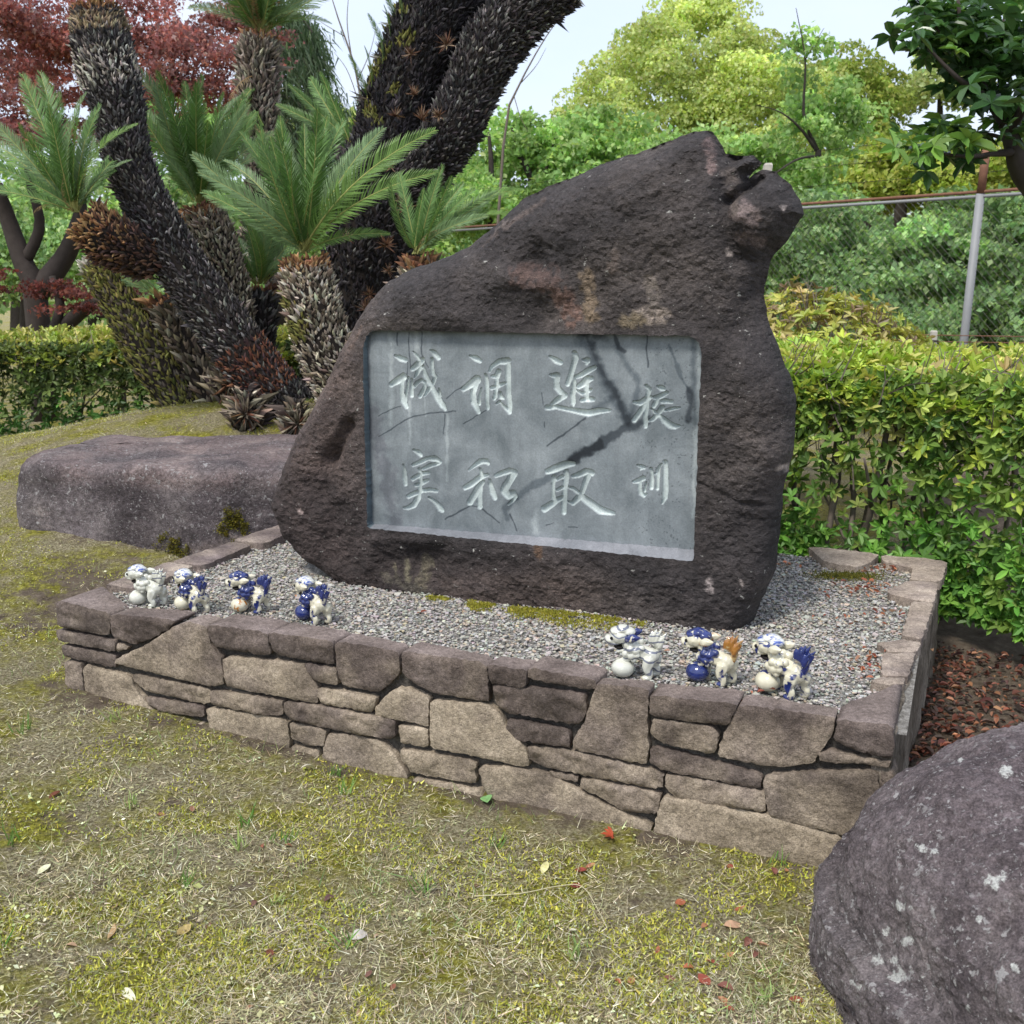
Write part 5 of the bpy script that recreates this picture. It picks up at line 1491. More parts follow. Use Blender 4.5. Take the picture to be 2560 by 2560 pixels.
    for (a_, b_, lean, rd) in stems:
        p = P3(np.array([a_]), np.array([b_]), np.array([zb - .06]))[0]
        pts = [p]
        for j in range(6):
            pts.append(pts[-1] + np.array([lean * .12 + r.normal(0, .02), r.normal(0, .02), (zt - zb) / 6.2]))
        v, f = tube(spline(np.array(pts), 14), np.linspace(rd, rd * .55, 14), 7)
        build('stem', v, f, M['twig'], o, True)
        for j in (2, 3, 4):
            q = pts[j]; e = q + np.array([r.normal(0, .18), r.normal(0, .10), .26]); m_ = (q + e) / 2 + r.normal(0, .02, 3)
            v, f = tube(spline(np.array([q, m_, e]), 7), np.linspace(rd * .6, rd * .25, 7), 5)
            build('branch', v, f, M['twig'], o, True)
    return o
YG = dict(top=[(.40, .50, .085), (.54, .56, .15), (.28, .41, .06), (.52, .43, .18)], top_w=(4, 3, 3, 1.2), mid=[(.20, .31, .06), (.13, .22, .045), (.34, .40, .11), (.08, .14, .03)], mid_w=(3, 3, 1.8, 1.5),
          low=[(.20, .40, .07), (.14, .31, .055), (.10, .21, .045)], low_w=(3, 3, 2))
rH = np.random.default_rng(21)
h0 = pl(1.45, PD + .16, 0)
def bul(a):
    return .54 * np.clip((a - 1.55) / .5, 0, 1) ** 1.3
def thin(pos, r):
    """the middle of the run is bare below: stems show"""
    u_ = (pos - P0) @ U
    keep = r.random(len(pos))
    bare = np.exp(-((u_ - 2.55) / .32) ** 2) * (pos[:, 2] < .92) * (pos[:, 2] > .1)
    return keep > bare * .6
st = [(a_, b_, l_, r_) for a_, b_, l_, r_ in [(.55, .15, .1, .014), (.75, .3, -.15, .012), (.98, .10, .05, .018), (1.04, .16, .2, .021), (1.10, .12, -.1, .016), (1.25, .28, .25, .014), (1.32, .12, .3, .016), (.86, .35, 0, .015), (1.5, .3, -.3, .013), (1.7, .2, .1, .014), (.65, .08, .2, .010), (1.18, .4, .1, .014)]]
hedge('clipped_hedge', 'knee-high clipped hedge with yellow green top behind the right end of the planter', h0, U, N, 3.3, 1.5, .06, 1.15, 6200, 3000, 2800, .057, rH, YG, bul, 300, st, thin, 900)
h1 = np.array([-6.2, 8.25, 0])
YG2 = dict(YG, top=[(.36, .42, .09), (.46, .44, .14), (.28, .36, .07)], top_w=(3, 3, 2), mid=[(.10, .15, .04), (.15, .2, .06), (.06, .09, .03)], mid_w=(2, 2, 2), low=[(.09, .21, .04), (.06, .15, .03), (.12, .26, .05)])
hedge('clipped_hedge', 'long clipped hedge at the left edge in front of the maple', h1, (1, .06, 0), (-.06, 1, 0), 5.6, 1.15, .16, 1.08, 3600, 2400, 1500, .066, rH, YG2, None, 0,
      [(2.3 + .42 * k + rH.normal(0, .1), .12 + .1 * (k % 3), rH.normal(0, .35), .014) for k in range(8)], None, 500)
# rounded bush behind the hedge
def bush(name, label, c, rad, n, leaf, cols, wts, r, ntw=300):
    o = empty(name, (c[0], c[1], ground_at(c[0], c[1])))
    tag(o, label, 'bush')
    d = rand_dirs(n, r); d[:, 2] = np.abs(d[:, 2]) * 1.0 - .15
    d /= np.linalg.norm(d, axis=1, keepdims=True)
    pos = np.asarray(c) + d * np.asarray(rad) * (1 + .06 * r.normal(size=(n, 1)) + .1 * noise(d, 3, 3)[:, None])
    nr = d + r.normal(0, .4, (n, 3)) + np.array([0, 0, .3]); nr /= np.linalg.norm(nr, axis=1, keepdims=True)
    xx = np.cross(rand_dirs(n, r), nr); xx /= np.linalg.norm(xx, axis=1, keepdims=True)
    F = np.stack([xx, np.cross(nr, xx), nr], 2)
    cl = pick(cols, wts, n, r)
    P = []
    for vi in range(4):
        v, f, c_ = scatter(*SPR[vi], F[vi::4] * (leaf * r.uniform(.7, 1.2, len(F[vi::4])))[:, None, None], pos[vi::4], cl[vi::4])
        P.append((v, f, c_))
    v, f, c_ = join(P)
    tag(build('foliage', v, f, M['leaf'], o, False, c_), kind='stuff')
    v, f = twigs(ntw, lambda rr: (np.asarray(c) + (lambda e: e / np.linalg.norm(e))(np.abs(rr.normal(size=3)) * np.array([rr.choice([-1, 1]), rr.choice([-1, 1]), 1])) * np.asarray(rad) * rr.uniform(.8, .98), np.array([0, 0, 1.0])), .18, .005, r)
    tag(build('twigs', v, f, M['twig'], o), kind='stuff')
    return o
q = at(2040, 830, 6.9)
bush('rounded_bush', 'rounded yellow and brown bush rising behind the right hedge', (q[0], 7.0, .75), (.78, .7, .68), 1500, .065, [(.46, .46, .11), (.46, .38, .14), (.36, .40, .08), (.24, .17, .10)], (3, 2, 3, 1.5), np.random.default_rng(5))
# ------------------------------------------------------------------ trees
def limb(ctrl, n=12, seg=7):
    P = spline(np.array(ctrl, float), n)
    return tube(P[:, :3], P[:, 3], seg)
def pxl(rows):
    return [[*at(x, y, Y), r_] for x, y, Y, r_ in rows]
def leaves_on(lumps, lr, n, leaf, cols, wts, r, flat=.7, upb=.35, tpl=RH, mat=None, fill=.75, lean=.6, lcol=.16):
    """leaf faces over many clumps; returns v, f, c"""
    L_ = len(lumps)
    k = r.integers(0, L_, n)
    d = rand_dirs(n, r); d[:, 2] += upb; d /= np.linalg.norm(d, axis=1, keepdims=True)
    rad = np.asarray(lr)[k] if np.ndim(lr) else np.full(n, lr)
    rr = rad * (fill + (1.06 - fill) * r.random(n) ** .6)
    pos = lumps[k] + d * rr[:, None] * np.array([1, 1, flat])
    nrm = d * lean + r.normal(0, .55, (n, 3)); nrm /= np.linalg.norm(nrm, axis=1, keepdims=True)
    y = np.cross(nrm, rand_dirs(n, r)); y /= np.linalg.norm(y, axis=1, keepdims=True)
    y[:, 2] -= .25
    F = frames(y, nrm)
    lc = np.exp(r.normal(0, lcol, (L_, 1)))
    cl = pick(cols, wts, n, r, .15) * lc[k]
    return scatter(*tpl, F * (leaf * r.uniform(.6, 1.3, n))[:, None, None], pos, cl)
def lumps_in(c, rad, n, r, lo=.55, bottom=-.35):
    d = rand_dirs(n * 3, r); d = d[d[:, 2] > bottom][:n]
    return np.asarray(c) + d * np.asarray(rad) * r.uniform(lo, 1.0, (len(d), 1))
def tree(name, label, crowns, trunk_rows, limbs, cols, wts, leaf, seed, mat='tree_leaf', group=None, cat='tree', tpl=RH, flat=.7, upb=.35, bark='bark', lo=.55, lean=.6, fill=.75, lcol=.16):
    """crowns: (px, py, Y, rx, ry, rz, n lumps, lump radius, n leaves)"""
    r = np.random.default_rng(seed)
    b = at(trunk_rows[0][0], trunk_rows[0][1], trunk_rows[0][2])
    o = empty(name, (b[0], b[1], ground_at(b[0], b[1])))
    tag(o, label, cat, group)
    rows = pxl(trunk_rows)
    rows[0][2] = ground_at(b[0], b[1]) - .05
    v, f = limb(rows)
    build('trunk', v, f, M[bark], o, True)
    for lb in limbs:
        v, f = limb(pxl(lb))
        build('limb', v, f, M[bark], o, True)
    P = []
    for (px, py, Y, rx, ry, rz, nl, lr, n) in crowns:
        lm = lumps_in(at(px, py, Y), (rx, ry, rz), nl, r, lo)
        P.append(leaves_on(lm, lr * r.uniform(.7, 1.25, len(lm)), n, leaf, cols, wts, r, flat, upb, tpl, fill=fill, lean=lean, lcol=lcol))
    v, f, c = join(P)
    tag(build('crown', v, f, M[mat], o, False, c), kind='stuff')
    return o
G1 = [(.50, .57, .22), (.42, .50, .18), (.60, .66, .32)]  # leaf colours lightened to stand in for haze
# domed yellow green trees far behind
tree('domed_tree', 'huge domed yellow green tree filling the sky behind the inscribed stone', [(1590, 340, 27, 1.9, 2.0, 2.3, 90, .50, 19000), (1735, 250, 27.5, 2.0, 2.0, 2.3, 100, .52, 21000), (1490, 470, 26.5, 1.1, 1.4, 1.5, 40, .45, 9000), (1900, 340, 26.5, 1.8, 2.0, 2.1, 80, .50, 17000), (1720, 520, 26, 2.6, 1.8, 1.4, 60, .5, 11000)],
     [(1700, 760, 27, .35), (1705, 500, 27, .3), (1720, 300, 27, .15)], [[(1705, 480, 27, .16), (1640, 380, 26.5, .1), (1590, 280, 26, .05)], [(1710, 450, 27, .16), (1800, 350, 26.5, .1), (1860, 260, 26, .05)]], G1, (3, 2, 2), .105, 1, flat=.62, upb=.5, lo=.74, fill=.8, lean=.9, lcol=.14)
tree('domed_tree', 'lower yellow green domed tree right of the huge one', [(2090, 320, 29, 1.75, 2.0, 1.75, 70, .46, 18000)], [(2090, 780, 29, .25), (2090, 500, 29, .2), (2090, 330, 29, .1)], [], [(.30, .37, .09), (.22, .30, .06), (.36, .40, .12)], (3, 2, 2), .11, 2, flat=.65, upb=.5, lo=.72, lean=.9)
tree('spreading_tree', 'bright yellow green tree between the domed trees and the dark leaves', [(2260, 480, 18, 1.5, 1.5, .95, 60, .34, 17000), (2480, 520, 17, 1.3, 1.3, 1.3, 40, .34, 11000), (2420, 640, 16, 1.2, 1.0, .6, 26, .3, 6500)],
     [(2290, 800, 17, .16), (2250, 600, 17.5, .12), (2260, 450, 18, .06)], [[(2280, 640, 17.3, .07), (2360, 560, 17, .05), (2430, 480, 17, .03)], [(2290, 690, 17, .07), (2210, 600, 17.4, .05), (2140, 540, 17.5, .03)]], [(.36, .42, .09), (.44, .46, .14), (.25, .34, .06)], (3, 2, 2), .095, 3, flat=.6, upb=.4, lo=.4)
tree('slim_tree', 'pale slim tree crown glimpsed between the domed tree and the dark leaves', [(2350, 220, 30, .9, .9, 1.4, 20, .45, 4500)], [(2350, 800, 30, .2), (2350, 500, 30, .15), (2350, 220, 30, .06)], [], [(.42, .47, .24), (.32, .38, .16)], (1, 1), .17, 4)
# mid-distance light green trees
LG = [(.30, .46, .17), (.39, .55, .22), (.23, .37, .13), (.50, .62, .31)]  # greens paled to suggest hazy air, which is not modelled
tree('light_green_tree', 'airy light green tree with dark bent branch right of the stone top', [(1900, 470, 15, 1.35, 1.1, .75, 55, .30, 9500), (2060, 330, 15, .75, .8, .75, 26, .26, 3600), (2018, 140, 14.4, .38, .3, .55, 16, .12, 420), (1720, 420, 15.5, 1.1, 1.0, .55, 34, .28, 5200)],
     [(2049, 800, 14.5, .06), (2050, 560, 14.5, .052), (2049, 470, 14.5, .048), (2045, 375, 14.5, .04)], [[(2045, 380, 14.5, .030), (2000, 320, 14.4, .018), (1950, 280, 14.3, .009), (1890, 262, 14.2, .003)], [(2044, 375, 14.5, .026), (2010, 290, 14.4, .02), (2013, 150, 14.3, .011), (1990, 20, 14.3, .004)], [(2013, 150, 14.3, .008), (2060, 70, 14.3, .003)], [(2048, 390, 14.5, .022), (1990, 400, 14, .014), (1900, 460, 13.6, .006)]],
     LG, (3, 3, 2, 1), .085, 5, flat=.5, upb=.2, lo=.35, lean=.4, fill=.3)
tree('light_green_tree', 'light green tree between the forked cycad and the stone', [(1290, 430, 16, 1.15, 1.0, .75, 50, .30, 8500), (1180, 520, 15, .8, .9, .5, 30, .28, 4200), (1420, 500, 15.5, 1.0, .9, .5, 30, .28, 4500), (1080, 560, 15, .8, .8, .5, 24, .28, 3200)],
     [(1345, 800, 15.5, .08), (1340, 520, 15.5, .06), (1300, 390, 15.5, .04), (1280, 320, 15.5, .015)], [[(1340, 470, 15.5, .04), (1370, 410, 15.5, .02), (1390, 330, 15.5, .008)], [(1225, 640, 15.2, .05), (1228, 430, 15.2, .04), (1222, 330, 15.2, .02)]], LG, (3, 3, 2, 1), .085, 6, flat=.5, upb=.2, lo=.3, lean=.4, fill=.3)
tree('light_green_tree', 'light green crown filling the gap above the stone shoulder', [(1560, 420, 17, 1.7, 1.1, .85, 60, .34, 9000), (1500, 560, 16, 1.8, 1.0, .6, 40, .32, 5500)], [(1560, 820, 17, .1), (1555, 560, 17, .08), (1570, 420, 17, .03)], [[(1555, 540, 17, .05), (1620, 440, 16.8, .02)]], LG, (3, 3, 2, 1), .105, 7, flat=.5, upb=.2, lo=.3, lean=.4, fill=.3)
# green shrubs behind the fence
SG = [(.23, .36, .17), (.31, .44, .20), (.17, .27, .125), (.41, .53, .28)]  # haze put into the colour: greens lighter than the leaves themselves
for k, (px, py, Y, rx, rz, nl, n, lab) in enumerate([(1990, 640, 12.5, 1.1, .75, 50, 7500, 'leafy green shrub behind the fence beside the stone'), (2210, 690, 12.0, 1.1, .7, 50, 8000, 'dark green shrub mass behind the fence left of the pipe post'),
                                                      (2440, 660, 11.8, .95, .85, 50, 8000, 'green shrub mass behind the chain link right of the pipe post'), (2600, 760, 11, .9, .8, 40, 5000, 'green shrub at the right edge behind the chain link'), (2080, 820, 11.2, 1.3, .5, 40, 5000, 'low green shrub over the rounded bush'), (2380, 850, 11.0, 1.1, .45, 36, 4500, 'low green shrub beneath the fence wires')]):
    tree('green_shrub', lab, [(px, py, Y, rx, 1.0, rz, nl, .27, n)], [(px, 870, Y, .04), (px + 5, py + 40, Y, .03), (px, py, Y, .015)], [], SG, (3, 3, 3, 1), .085, 20 + k, group='shrubs beyond the fence', cat='shrub', flat=.55, upb=.25, lo=.3, lean=.5, fill=.35)
# behind the cycads and the left hedge
for k, (px, py, Y, rx, rz, nl, n, cl, lab) in enumerate([(770, 330, 17, .9, .55, 20, 3200, G1, 'yellow green crown glimpsed between the tall cycad and the forked one'), (560, 560, 18, 2.4, 1.4, 50, 6500, SG, 'deep green tree behind the stubby cycad'), (230, 640, 17, 1.9, 1.2, 50, 7000, LG, 'light green tree behind the maple trunks'),
                                                         (60, 700, 16, 1.4, 1.0, 40, 5500, SG, 'green tree at the left edge behind the maple'), (430, 760, 15, 1.6, .7, 34, 5000, SG, 'green shrubbery behind the mossy trunk'), (880, 620, 16, 1.3, .9, 34, 4500, LG, 'light green tree behind the fan of fronds'), (430, 330, 20, 1.8, 1.3, 30, 4500, LG, 'pale green tree behind the red maple leaves')]):
    tree('background_tree', lab, [(px, py, Y, rx, 1.2, rz, nl, .34, n)], [(px, 860, Y, .12), (px + 6, py + 60, Y, .09), (px, py, Y, .03)], [], cl, [1] * len(cl), .10, 40 + k, group='trees behind the left hedge', flat=.55, upb=.25, lo=.3, lean=.5, fill=.35)
for k, (px, py, Y, rx, rz, nl, n, cl, lab) in enumerate([(40, 560, 24, 3.2, 2.6, 60, 9000, LG, 'tall pale green tree far behind the maple at the left edge'), (420, 600, 25, 3.4, 2.4, 60, 8000, SG, 'tall green tree far behind the leaning cycads'), (900, 560, 25, 3.0, 2.0, 50, 7000, LG, 'tall light green tree far behind the forked cycad'),
                                                         (1350, 640, 24, 3.4, 1.5, 50, 7000, SG, 'far green tree behind the left shoulder of the stone'), (2050, 700, 22, 3.6, 1.5, 60, 9000, SG, 'far green tree behind the fence beside the stone'), (2500, 700, 22, 3.0, 2.0, 60, 9000, LG, 'far light green tree behind the chain link at the right edge')]):
    tree('far_tree', lab, [(px, py, Y, rx, 1.6, rz, nl, .55, n)], [(px, 860, Y, .16), (px + 6, py + 60, Y, .12), (px, py, Y, .05)], [], cl, [1] * len(cl), .16, 140 + k, group='far trees behind the garden', flat=.6, upb=.25, lo=.2, lean=.5, fill=.35)
# red maple
RM = [(.34, .155, .14), (.27, .145, .14), (.44, .21, .165), (.23, .135, .125), (.38, .27, .26)]
ml = (np.array([[0, 0, 0], [-.40, .38, .03], [-.12, .50, 0], [0, 1.05, -.08], [.12, .50, 0], [.40, .38, .03]]), np.array([[0, 2, 1, 1], [0, 4, 3, 2], [0, 5, 4, 4]]))
ml = (ml[0], np.array([[0, 2, 1], [0, 3, 2], [0, 4, 3], [0, 5, 4]]))
tree('red_maple', 'dark red maple with bent grey trunks behind the left hedge', [(130, 130, 10.5, 1.1, .9, .85, 64, .28, 6800), (420, 110, 11, 1.1, .9, .65, 64, .28, 7200), (480, 230, 10.6, .8, .7, .46, 40, .26, 5400), (40, 330, 10.2, .7, .6, .5, 28, .26, 3800), (30, 60, 10, .8, .7, .55, 28, .28, 3800), (300, 340, 11, .8, .6, .34, 22, .26, 2800), (190, 250, 11.4, .9, .6, .6, 34, .28, 3000), (60, 200, 11.2, .8, .6, .6, 30, .28, 3800), (560, 60, 11.6, .7, .6, .5, 24, .26, 2800)],
     [(95, 850, 10.5, .13), (90, 740, 10.5, .115), (60, 660, 10.5, .10), (25, 560, 10.5, .08), (-10, 460, 10.4, .06)],
     [[(95, 730, 10.5, .12), (150, 660, 10.5, .1), (190, 580, 10.4, .08), (200, 480, 10.3, .05), (150, 300, 10.2, .03)], [(130, 850, 10.3, .08), (190, 790, 10.2, .07), (260, 740, 10.0, .055), (330, 700, 9.9, .03)],
      [(60, 660, 10.5, .06), (100, 560, 10.4, .05), (70, 420, 10.3, .035), (110, 250, 10.3, .015)], [(200, 480, 10.3, .04), (330, 380, 10.4, .025), (430, 240, 10.5, .018), (470, 130, 10.5, .008)], [(120, 850, 10.2, .05), (150, 770, 10.2, .045), (130, 690, 10.2, .03)]],
     RM, (3, 3, 2, 2, 1), .052, 60, 'maple_leaf', None, 'tree', ml, .30, .1, 'bark', .1, .7, .05, .25)
# low purple maple spray over the hedge
tree('maple_spray', 'low purplish maple spray drooping between the trunks and the hedge', [(230, 770, 9.9, .55, .4, .28, 16, .16, 1100), (60, 740, 10, .5, .4, .26, 14, .16, 900), (310, 620, 10.2, .4, .3, .25, 10, .15, 700)],
     [(300, 870, 9.95, .03), (290, 820, 9.95, .022), (240, 790, 9.9, .012)], [], [(.16, .06, .05), (.22, .08, .06), (.13, .06, .06)], (1, 1, 1), .050, 61, 'maple_leaf', None, 'shrub', ml, .25, .1, 'bark', .2, .9, .2)
# weeping conifer behind the tall cycad
def conifer():
    r = np.random.default_rng(70)
    b = at(700, 800, 14)
    o = empty('weeping_conifer', (b[0], b[1], ground_at(b[0], b[1])))
    tag(o, 'grey green weeping conifer drooping behind the tall cycad against the sky', 'tree')
    v, f = limb(pxl([(690, 820, 14, .14), (680, 400, 14, .11), (670, 0, 14, .07), (668, -200, 14, .04)]))
    build('trunk', v, f, M['bark'], o, True)
    V = []
    for (x0, y0, x1, y1, x2, y2) in [(670, 60, 760, 70, 800, 150), (672, 120, 780, 160, 830, 260), (675, 180, 800, 230, 880, 330), (678, 230, 760, 270, 800, 380), (672, 90, 730, 100, 770, 170), (676, 260, 780, 320, 860, 400), (670, 20, 740, 30, 790, 95), (678, 300, 740, 340, 770, 420), (674, 150, 620, 190, 590, 290)]:
        ctrl = pxl([(x0, y0, 14, .03), (x1, y1, 13.6, .018), (x2, y2, 13.3, .006)])
        v, f = limb(ctrl, 9, 5)
        build('limb', v, f, M['bark'], o, True)
        P = spline(np.array(ctrl), 60)[:, :3]
        n = 1000
        k = r.integers(4, 60, n)
        off = r.normal(0, .10, (n, 3)) * np.array([1, 1, .4]); off[:, 2] -= np.abs(r.normal(0, .16, n))
        d = np.tile([[.25, 0, -1.0]], (n, 1)) + r.normal(0, .35, (n, 3))
        tv = np.array([[-.06, 0, 0], [.06, 0, 0], [0, 1, 0]]); tf = np.array([[0, 1, 2]])
        V.append(scatter(tv, tf, frames(d, rand_dirs(n, r)) * (.17 * r.uniform(.6, 1.3, n))[:, None, None], P[k] + off, pick([(.10, .15, .09), (.16, .21, .14), (.07, .11, .06)], (1, 1, 1), n, r)))
    v, f, c = join(V)
    tag(build('needles', v, f, M['tree_leaf'], o, False, c), kind='stuff')
conifer()
# bare twigs against the sky
def bare(label, rows, seed, px):
    r = np.random.default_rng(seed)
    b = at(px, 800, rows[0][0][2])
    o = empty('bare_sapling', (b[0], b[1], ground_at(b[0], b[1])))
    tag(o, label, 'sapling')
    for k, rw in enumerate(rows):
        v, f = limb(pxl(rw), 10, 5)
        build('stem' if k == 0 else 'twig', v, f, M['twig'], o, True)
bare('thin bare sapling against the sky between the two tallest cycads', [[(930, 800, 12, .02), (915, 420, 12, .016), (895, 200, 12, .012), (850, 60, 12, .008), (825, -20, 12, .004)], [(880, 150, 12, .007), (868, 60, 12, .005), (872, -20, 12, .003)], [(895, 200, 12, .006), (925, 130, 12, .004), (940, 70, 12, .002)], [(860, 90, 12, .005), (810, 60, 12, .003), (790, 45, 12, .002)], [(905, 280, 12, .006), (870, 180, 12, .004), (835, 130, 12, .002)]], 3, 930)
bare('thin bare sapling rising right of the forked cycad', [[(1230, 800, 12.5, .02), (1262, 330, 12.5, .016), (1300, 210, 12.5, .011), (1360, 100, 12.5, .007), (1410, 30, 12.5, .003)], [(1300, 210, 12.5, .006), (1340, 165, 12.5, .004), (1365, 120, 12.5, .002)], [(1285, 240, 12.5, .005), (1300, 290, 12.5, .004), (1320, 330, 12.5, .002)]], 4, 1230)
# near tree with large dark glossy leaves, top right
def near_tree():
    r = np.random.default_rng(80)
    Y = 5.6
    b = at(2560, 900, Y + .1)
    o = empty('broadleaf_tree', (b[0], b[1], ground_at(b[0], b[1])))
    tag(o, 'dark glossy broadleaf tree overhanging the top right corner', 'tree')
    v, f = limb(pxl([(2760, 1200, Y, .085), (2700, 800, Y, .08), (2620, 520, Y, .075), (2560, 430, Y, .065), (2536, 370, Y, .048), (2515, 310, Y, .036), (2470, 240, Y, .028), (2425, 170, Y, .02), (2405, 90, Y, .015), (2395, 0, Y, .008)]), 28)
    build('trunk', v, f, M['bark'], o, True)
    lim = [[(2540, 380, Y, .026), (2480, 385, Y - .1, .015), (2420, 392, Y - .2, .010), (2330, 380, Y - .2, .005)], [(2525, 330, Y, .03), (2565, 250, Y - .2, .02), (2600, 120, Y - .3, .01)], [(2470, 240, Y, .02), (2400, 200, Y - .2, .012), (2320, 120, Y - .2, .006)],
           [(2500, 290, Y, .02), (2500, 180, Y + .3, .012), (2510, 40, Y + .4, .006)], [(2535, 360, Y, .018), (2490, 340, Y + .2, .011), (2440, 330, Y + .2, .006)], [(2420, 160, Y, .012), (2350, 80, Y - .1, .007), (2300, 20, Y - .1, .004)]]
    for l_ in lim:
        v, f = limb(pxl(l_), 10, 6); build('limb', v, f, M['bark'], o, True)
    CLU = [(2290, 30, .12, 9), (2340, 50, .17, 17), (2400, 40, .2, 20), (2465, 40, .2, 22), (2535, 40, .2, 20), (2330, 100, .11, 8), (2385, 115, .17, 20), (2450, 115, .19, 24), (2520, 115, .19, 22), (2425, 175, .13, 14), (2485, 185, .16, 18), (2555, 190, .17, 18), (2470, 240, .10, 8), (2540, 260, .14, 14), (2570, 320, .12, 8),
           (2330, 345, .11, 12), (2385, 350, .11, 14), (2425, 370, .08, 9), (2290, 350, .10, 8), (2300, 385, .09, 6), (2360, 310, .08, 6), (2495, 300, .07, 5)]
    pal = [(.055, .125, .036), (.09, .19, .05), (.040, .09, .030), (.16, .30, .06)]
    meshes = []
    for vi in range(4):
        for ci in range(4):
            sv, sf = sprig(6, .24, .15, 200 + vi, .35)
            sv = sv.copy(); sv[:, 2] -= .25 * (sv[:, 0] ** 2 + sv[:, 1] ** 2)
            meshes.append(make_mesh('leaf_sprig', sv, sf, M['glossy_leaf'], False, np.repeat(pick([pal[ci]], [1], 6, r, .15), 6, axis=0)))
    for (px, py, sp, n) in CLU:
        for k in range(n):
            p = at(px, py, Y + r.normal(0, .18)) + r.normal(0, .5, 3) * sp * np.array([1, 1, .8])
            nr = np.array([r.normal(0, .5), -.35 + r.normal(0, .4), .8]); nr /= np.linalg.norm(nr)
            xx = np.cross(rand_dirs(1, r)[0], nr); xx /= np.linalg.norm(xx)
            Fm = np.stack([xx, np.cross(nr, xx), nr], 1) * (.105 * r.uniform(.7, 1.2))
            low = px < 2400 and py > 300
            ci = 3 if (low and r.random() < .6) else int(r.choice([0, 1, 2, 3], p=[.4, .25, .28, .07]))
            obj('leaf_sprig', meshes[(k % 4) * 4 + ci], o, Matrix([[*Fm[i], p[i]] for i in range(3)] + [[0, 0, 0, 1]]))
near_tree()

# ------------------------------------------------------------------ fence
M['pipe'] = plain('grey_pipe', (.24, .245, .25), .55, .4, .15, 12)
M['rust'] = plain('rusty_pipe', (.20, .10, .065), .85, .2, .4, 25)
M['concrete'] = plain('pale_concrete', (.48, .45, .39), .9, .2, .25, 14)
M['wire'] = plain('fence_wire', (.055, .052, .045), .6, .4, .4, 40)
M['white'] = plain('white_paint', (.72, .72, .70), .6, .3, .08, 8)
FZ = 2.2
FR_, FL_ = at(2560, 497, 8.35), at(2000, 523, 9.85)
FR_[2] = FL_[2] = 0
fd = (FR_ - FL_); flen = np.linalg.norm(fd); fd /= flen
def fpt(s, z): return FL_ + fd * s + np.array([0, 0, z])
FE = empty('chain_link_fence', tuple(fpt(1.5, 0)))
tag(FE, 'chain link fence with rusty top rail and barbed wire behind the right hedge', 'fence')
def fx(px, Y):
    """place along the fence seen at photo column px"""
    best = min(np.linspace(-6, 4, 1001), key=lambda s: abs(CX + FPX * fpt(s, 1.5)[0] / fpt(s, 1.5)[1] * (1 / _c) - px) if fpt(s, 0)[1] > 0 else 1e9)
    return best
s_p = fx(2425, 0)
lean = fd * .05
v, f = tube(np.array([fpt(s_p, -.1) - lean, fpt(s_p, FZ + .02) + lean * .3]), [.033, .033], 12); build('post', v, f, M['pipe'], FE, True)
v, f = tube(np.array([fpt(s_p, FZ + .0) + lean * .3 + np.array([0, -.004, .021]), fpt(s_p, FZ + .36) + lean * .6]), [.032, .031], 12); build('post_extension', v, f, M['rust'], FE, True)
v, f = tube(np.array([fpt(-6.5, FZ), fpt(3.0, FZ)]), [.014, .014], 8); build('top_rail', v, f, M['pipe'], FE, True)
v, f = tube(np.array([fpt(-6.5, FZ + .034), fpt(3.0, FZ + .034)]), [.013, .013], 8); build('top_rail', v, f, M['rust'], FE, True)
def wire(a, b, rad=.0022, seg=3):
    return tube(np.array([a, b]), [rad, rad], seg, False)
P = []
pit = .062
zlo = .15
for k in range(-60, 60):
    for sgn in (1, -1):
        a = np.array([k * pit, zlo]); 
        s0 = k * pit; H = FZ - zlo
        e = s0 + sgn * H
        lo_, hi_ = -2.2, 2.9
        t0, t1 = 0.0, 1.0
        if min(s0, e) > hi_ or max(s0, e) < lo_: continue
        def tcl(x): return (x - s0) / (e - s0)
        for lim_ in (lo_, hi_):
            tt = tcl(lim_)
            if 0 < tt < 1:
                if (s0 < lo_ and lim_ == lo_) or (s0 > hi_ and lim_ == hi_): t0 = max(t0, tt)
                else: t1 = min(t1, tt)
        if t1 <= t0: continue
        P.append(wire(fpt(s0 + (e - s0) * t0, zlo + H * t0) + N * .006 * sgn, fpt(s0 + (e - s0) * t1, zlo + H * t1) + N * .006 * sgn, .0017))
v, f, _ = join(P)
tag(build('chain_link_mesh', v, f, M['wire'], FE), kind='stuff')
for k, z in enumerate((FZ + .18, FZ + .34, FZ + .48)):
    Pw = [wire(fpt(-6.5, z - .01 * k), fpt(3, z), .0025)]
    for s in np.arange(-6.4, 3, .13):
        Pw.append(wire(fpt(s, z) + np.array([0, 0, -.02]), fpt(s + .02, z) + np.array([0, 0, .02]), .0018))
    v, f, _ = join(Pw)
    build('barbed_wire', v, f, M['wire'], FE)
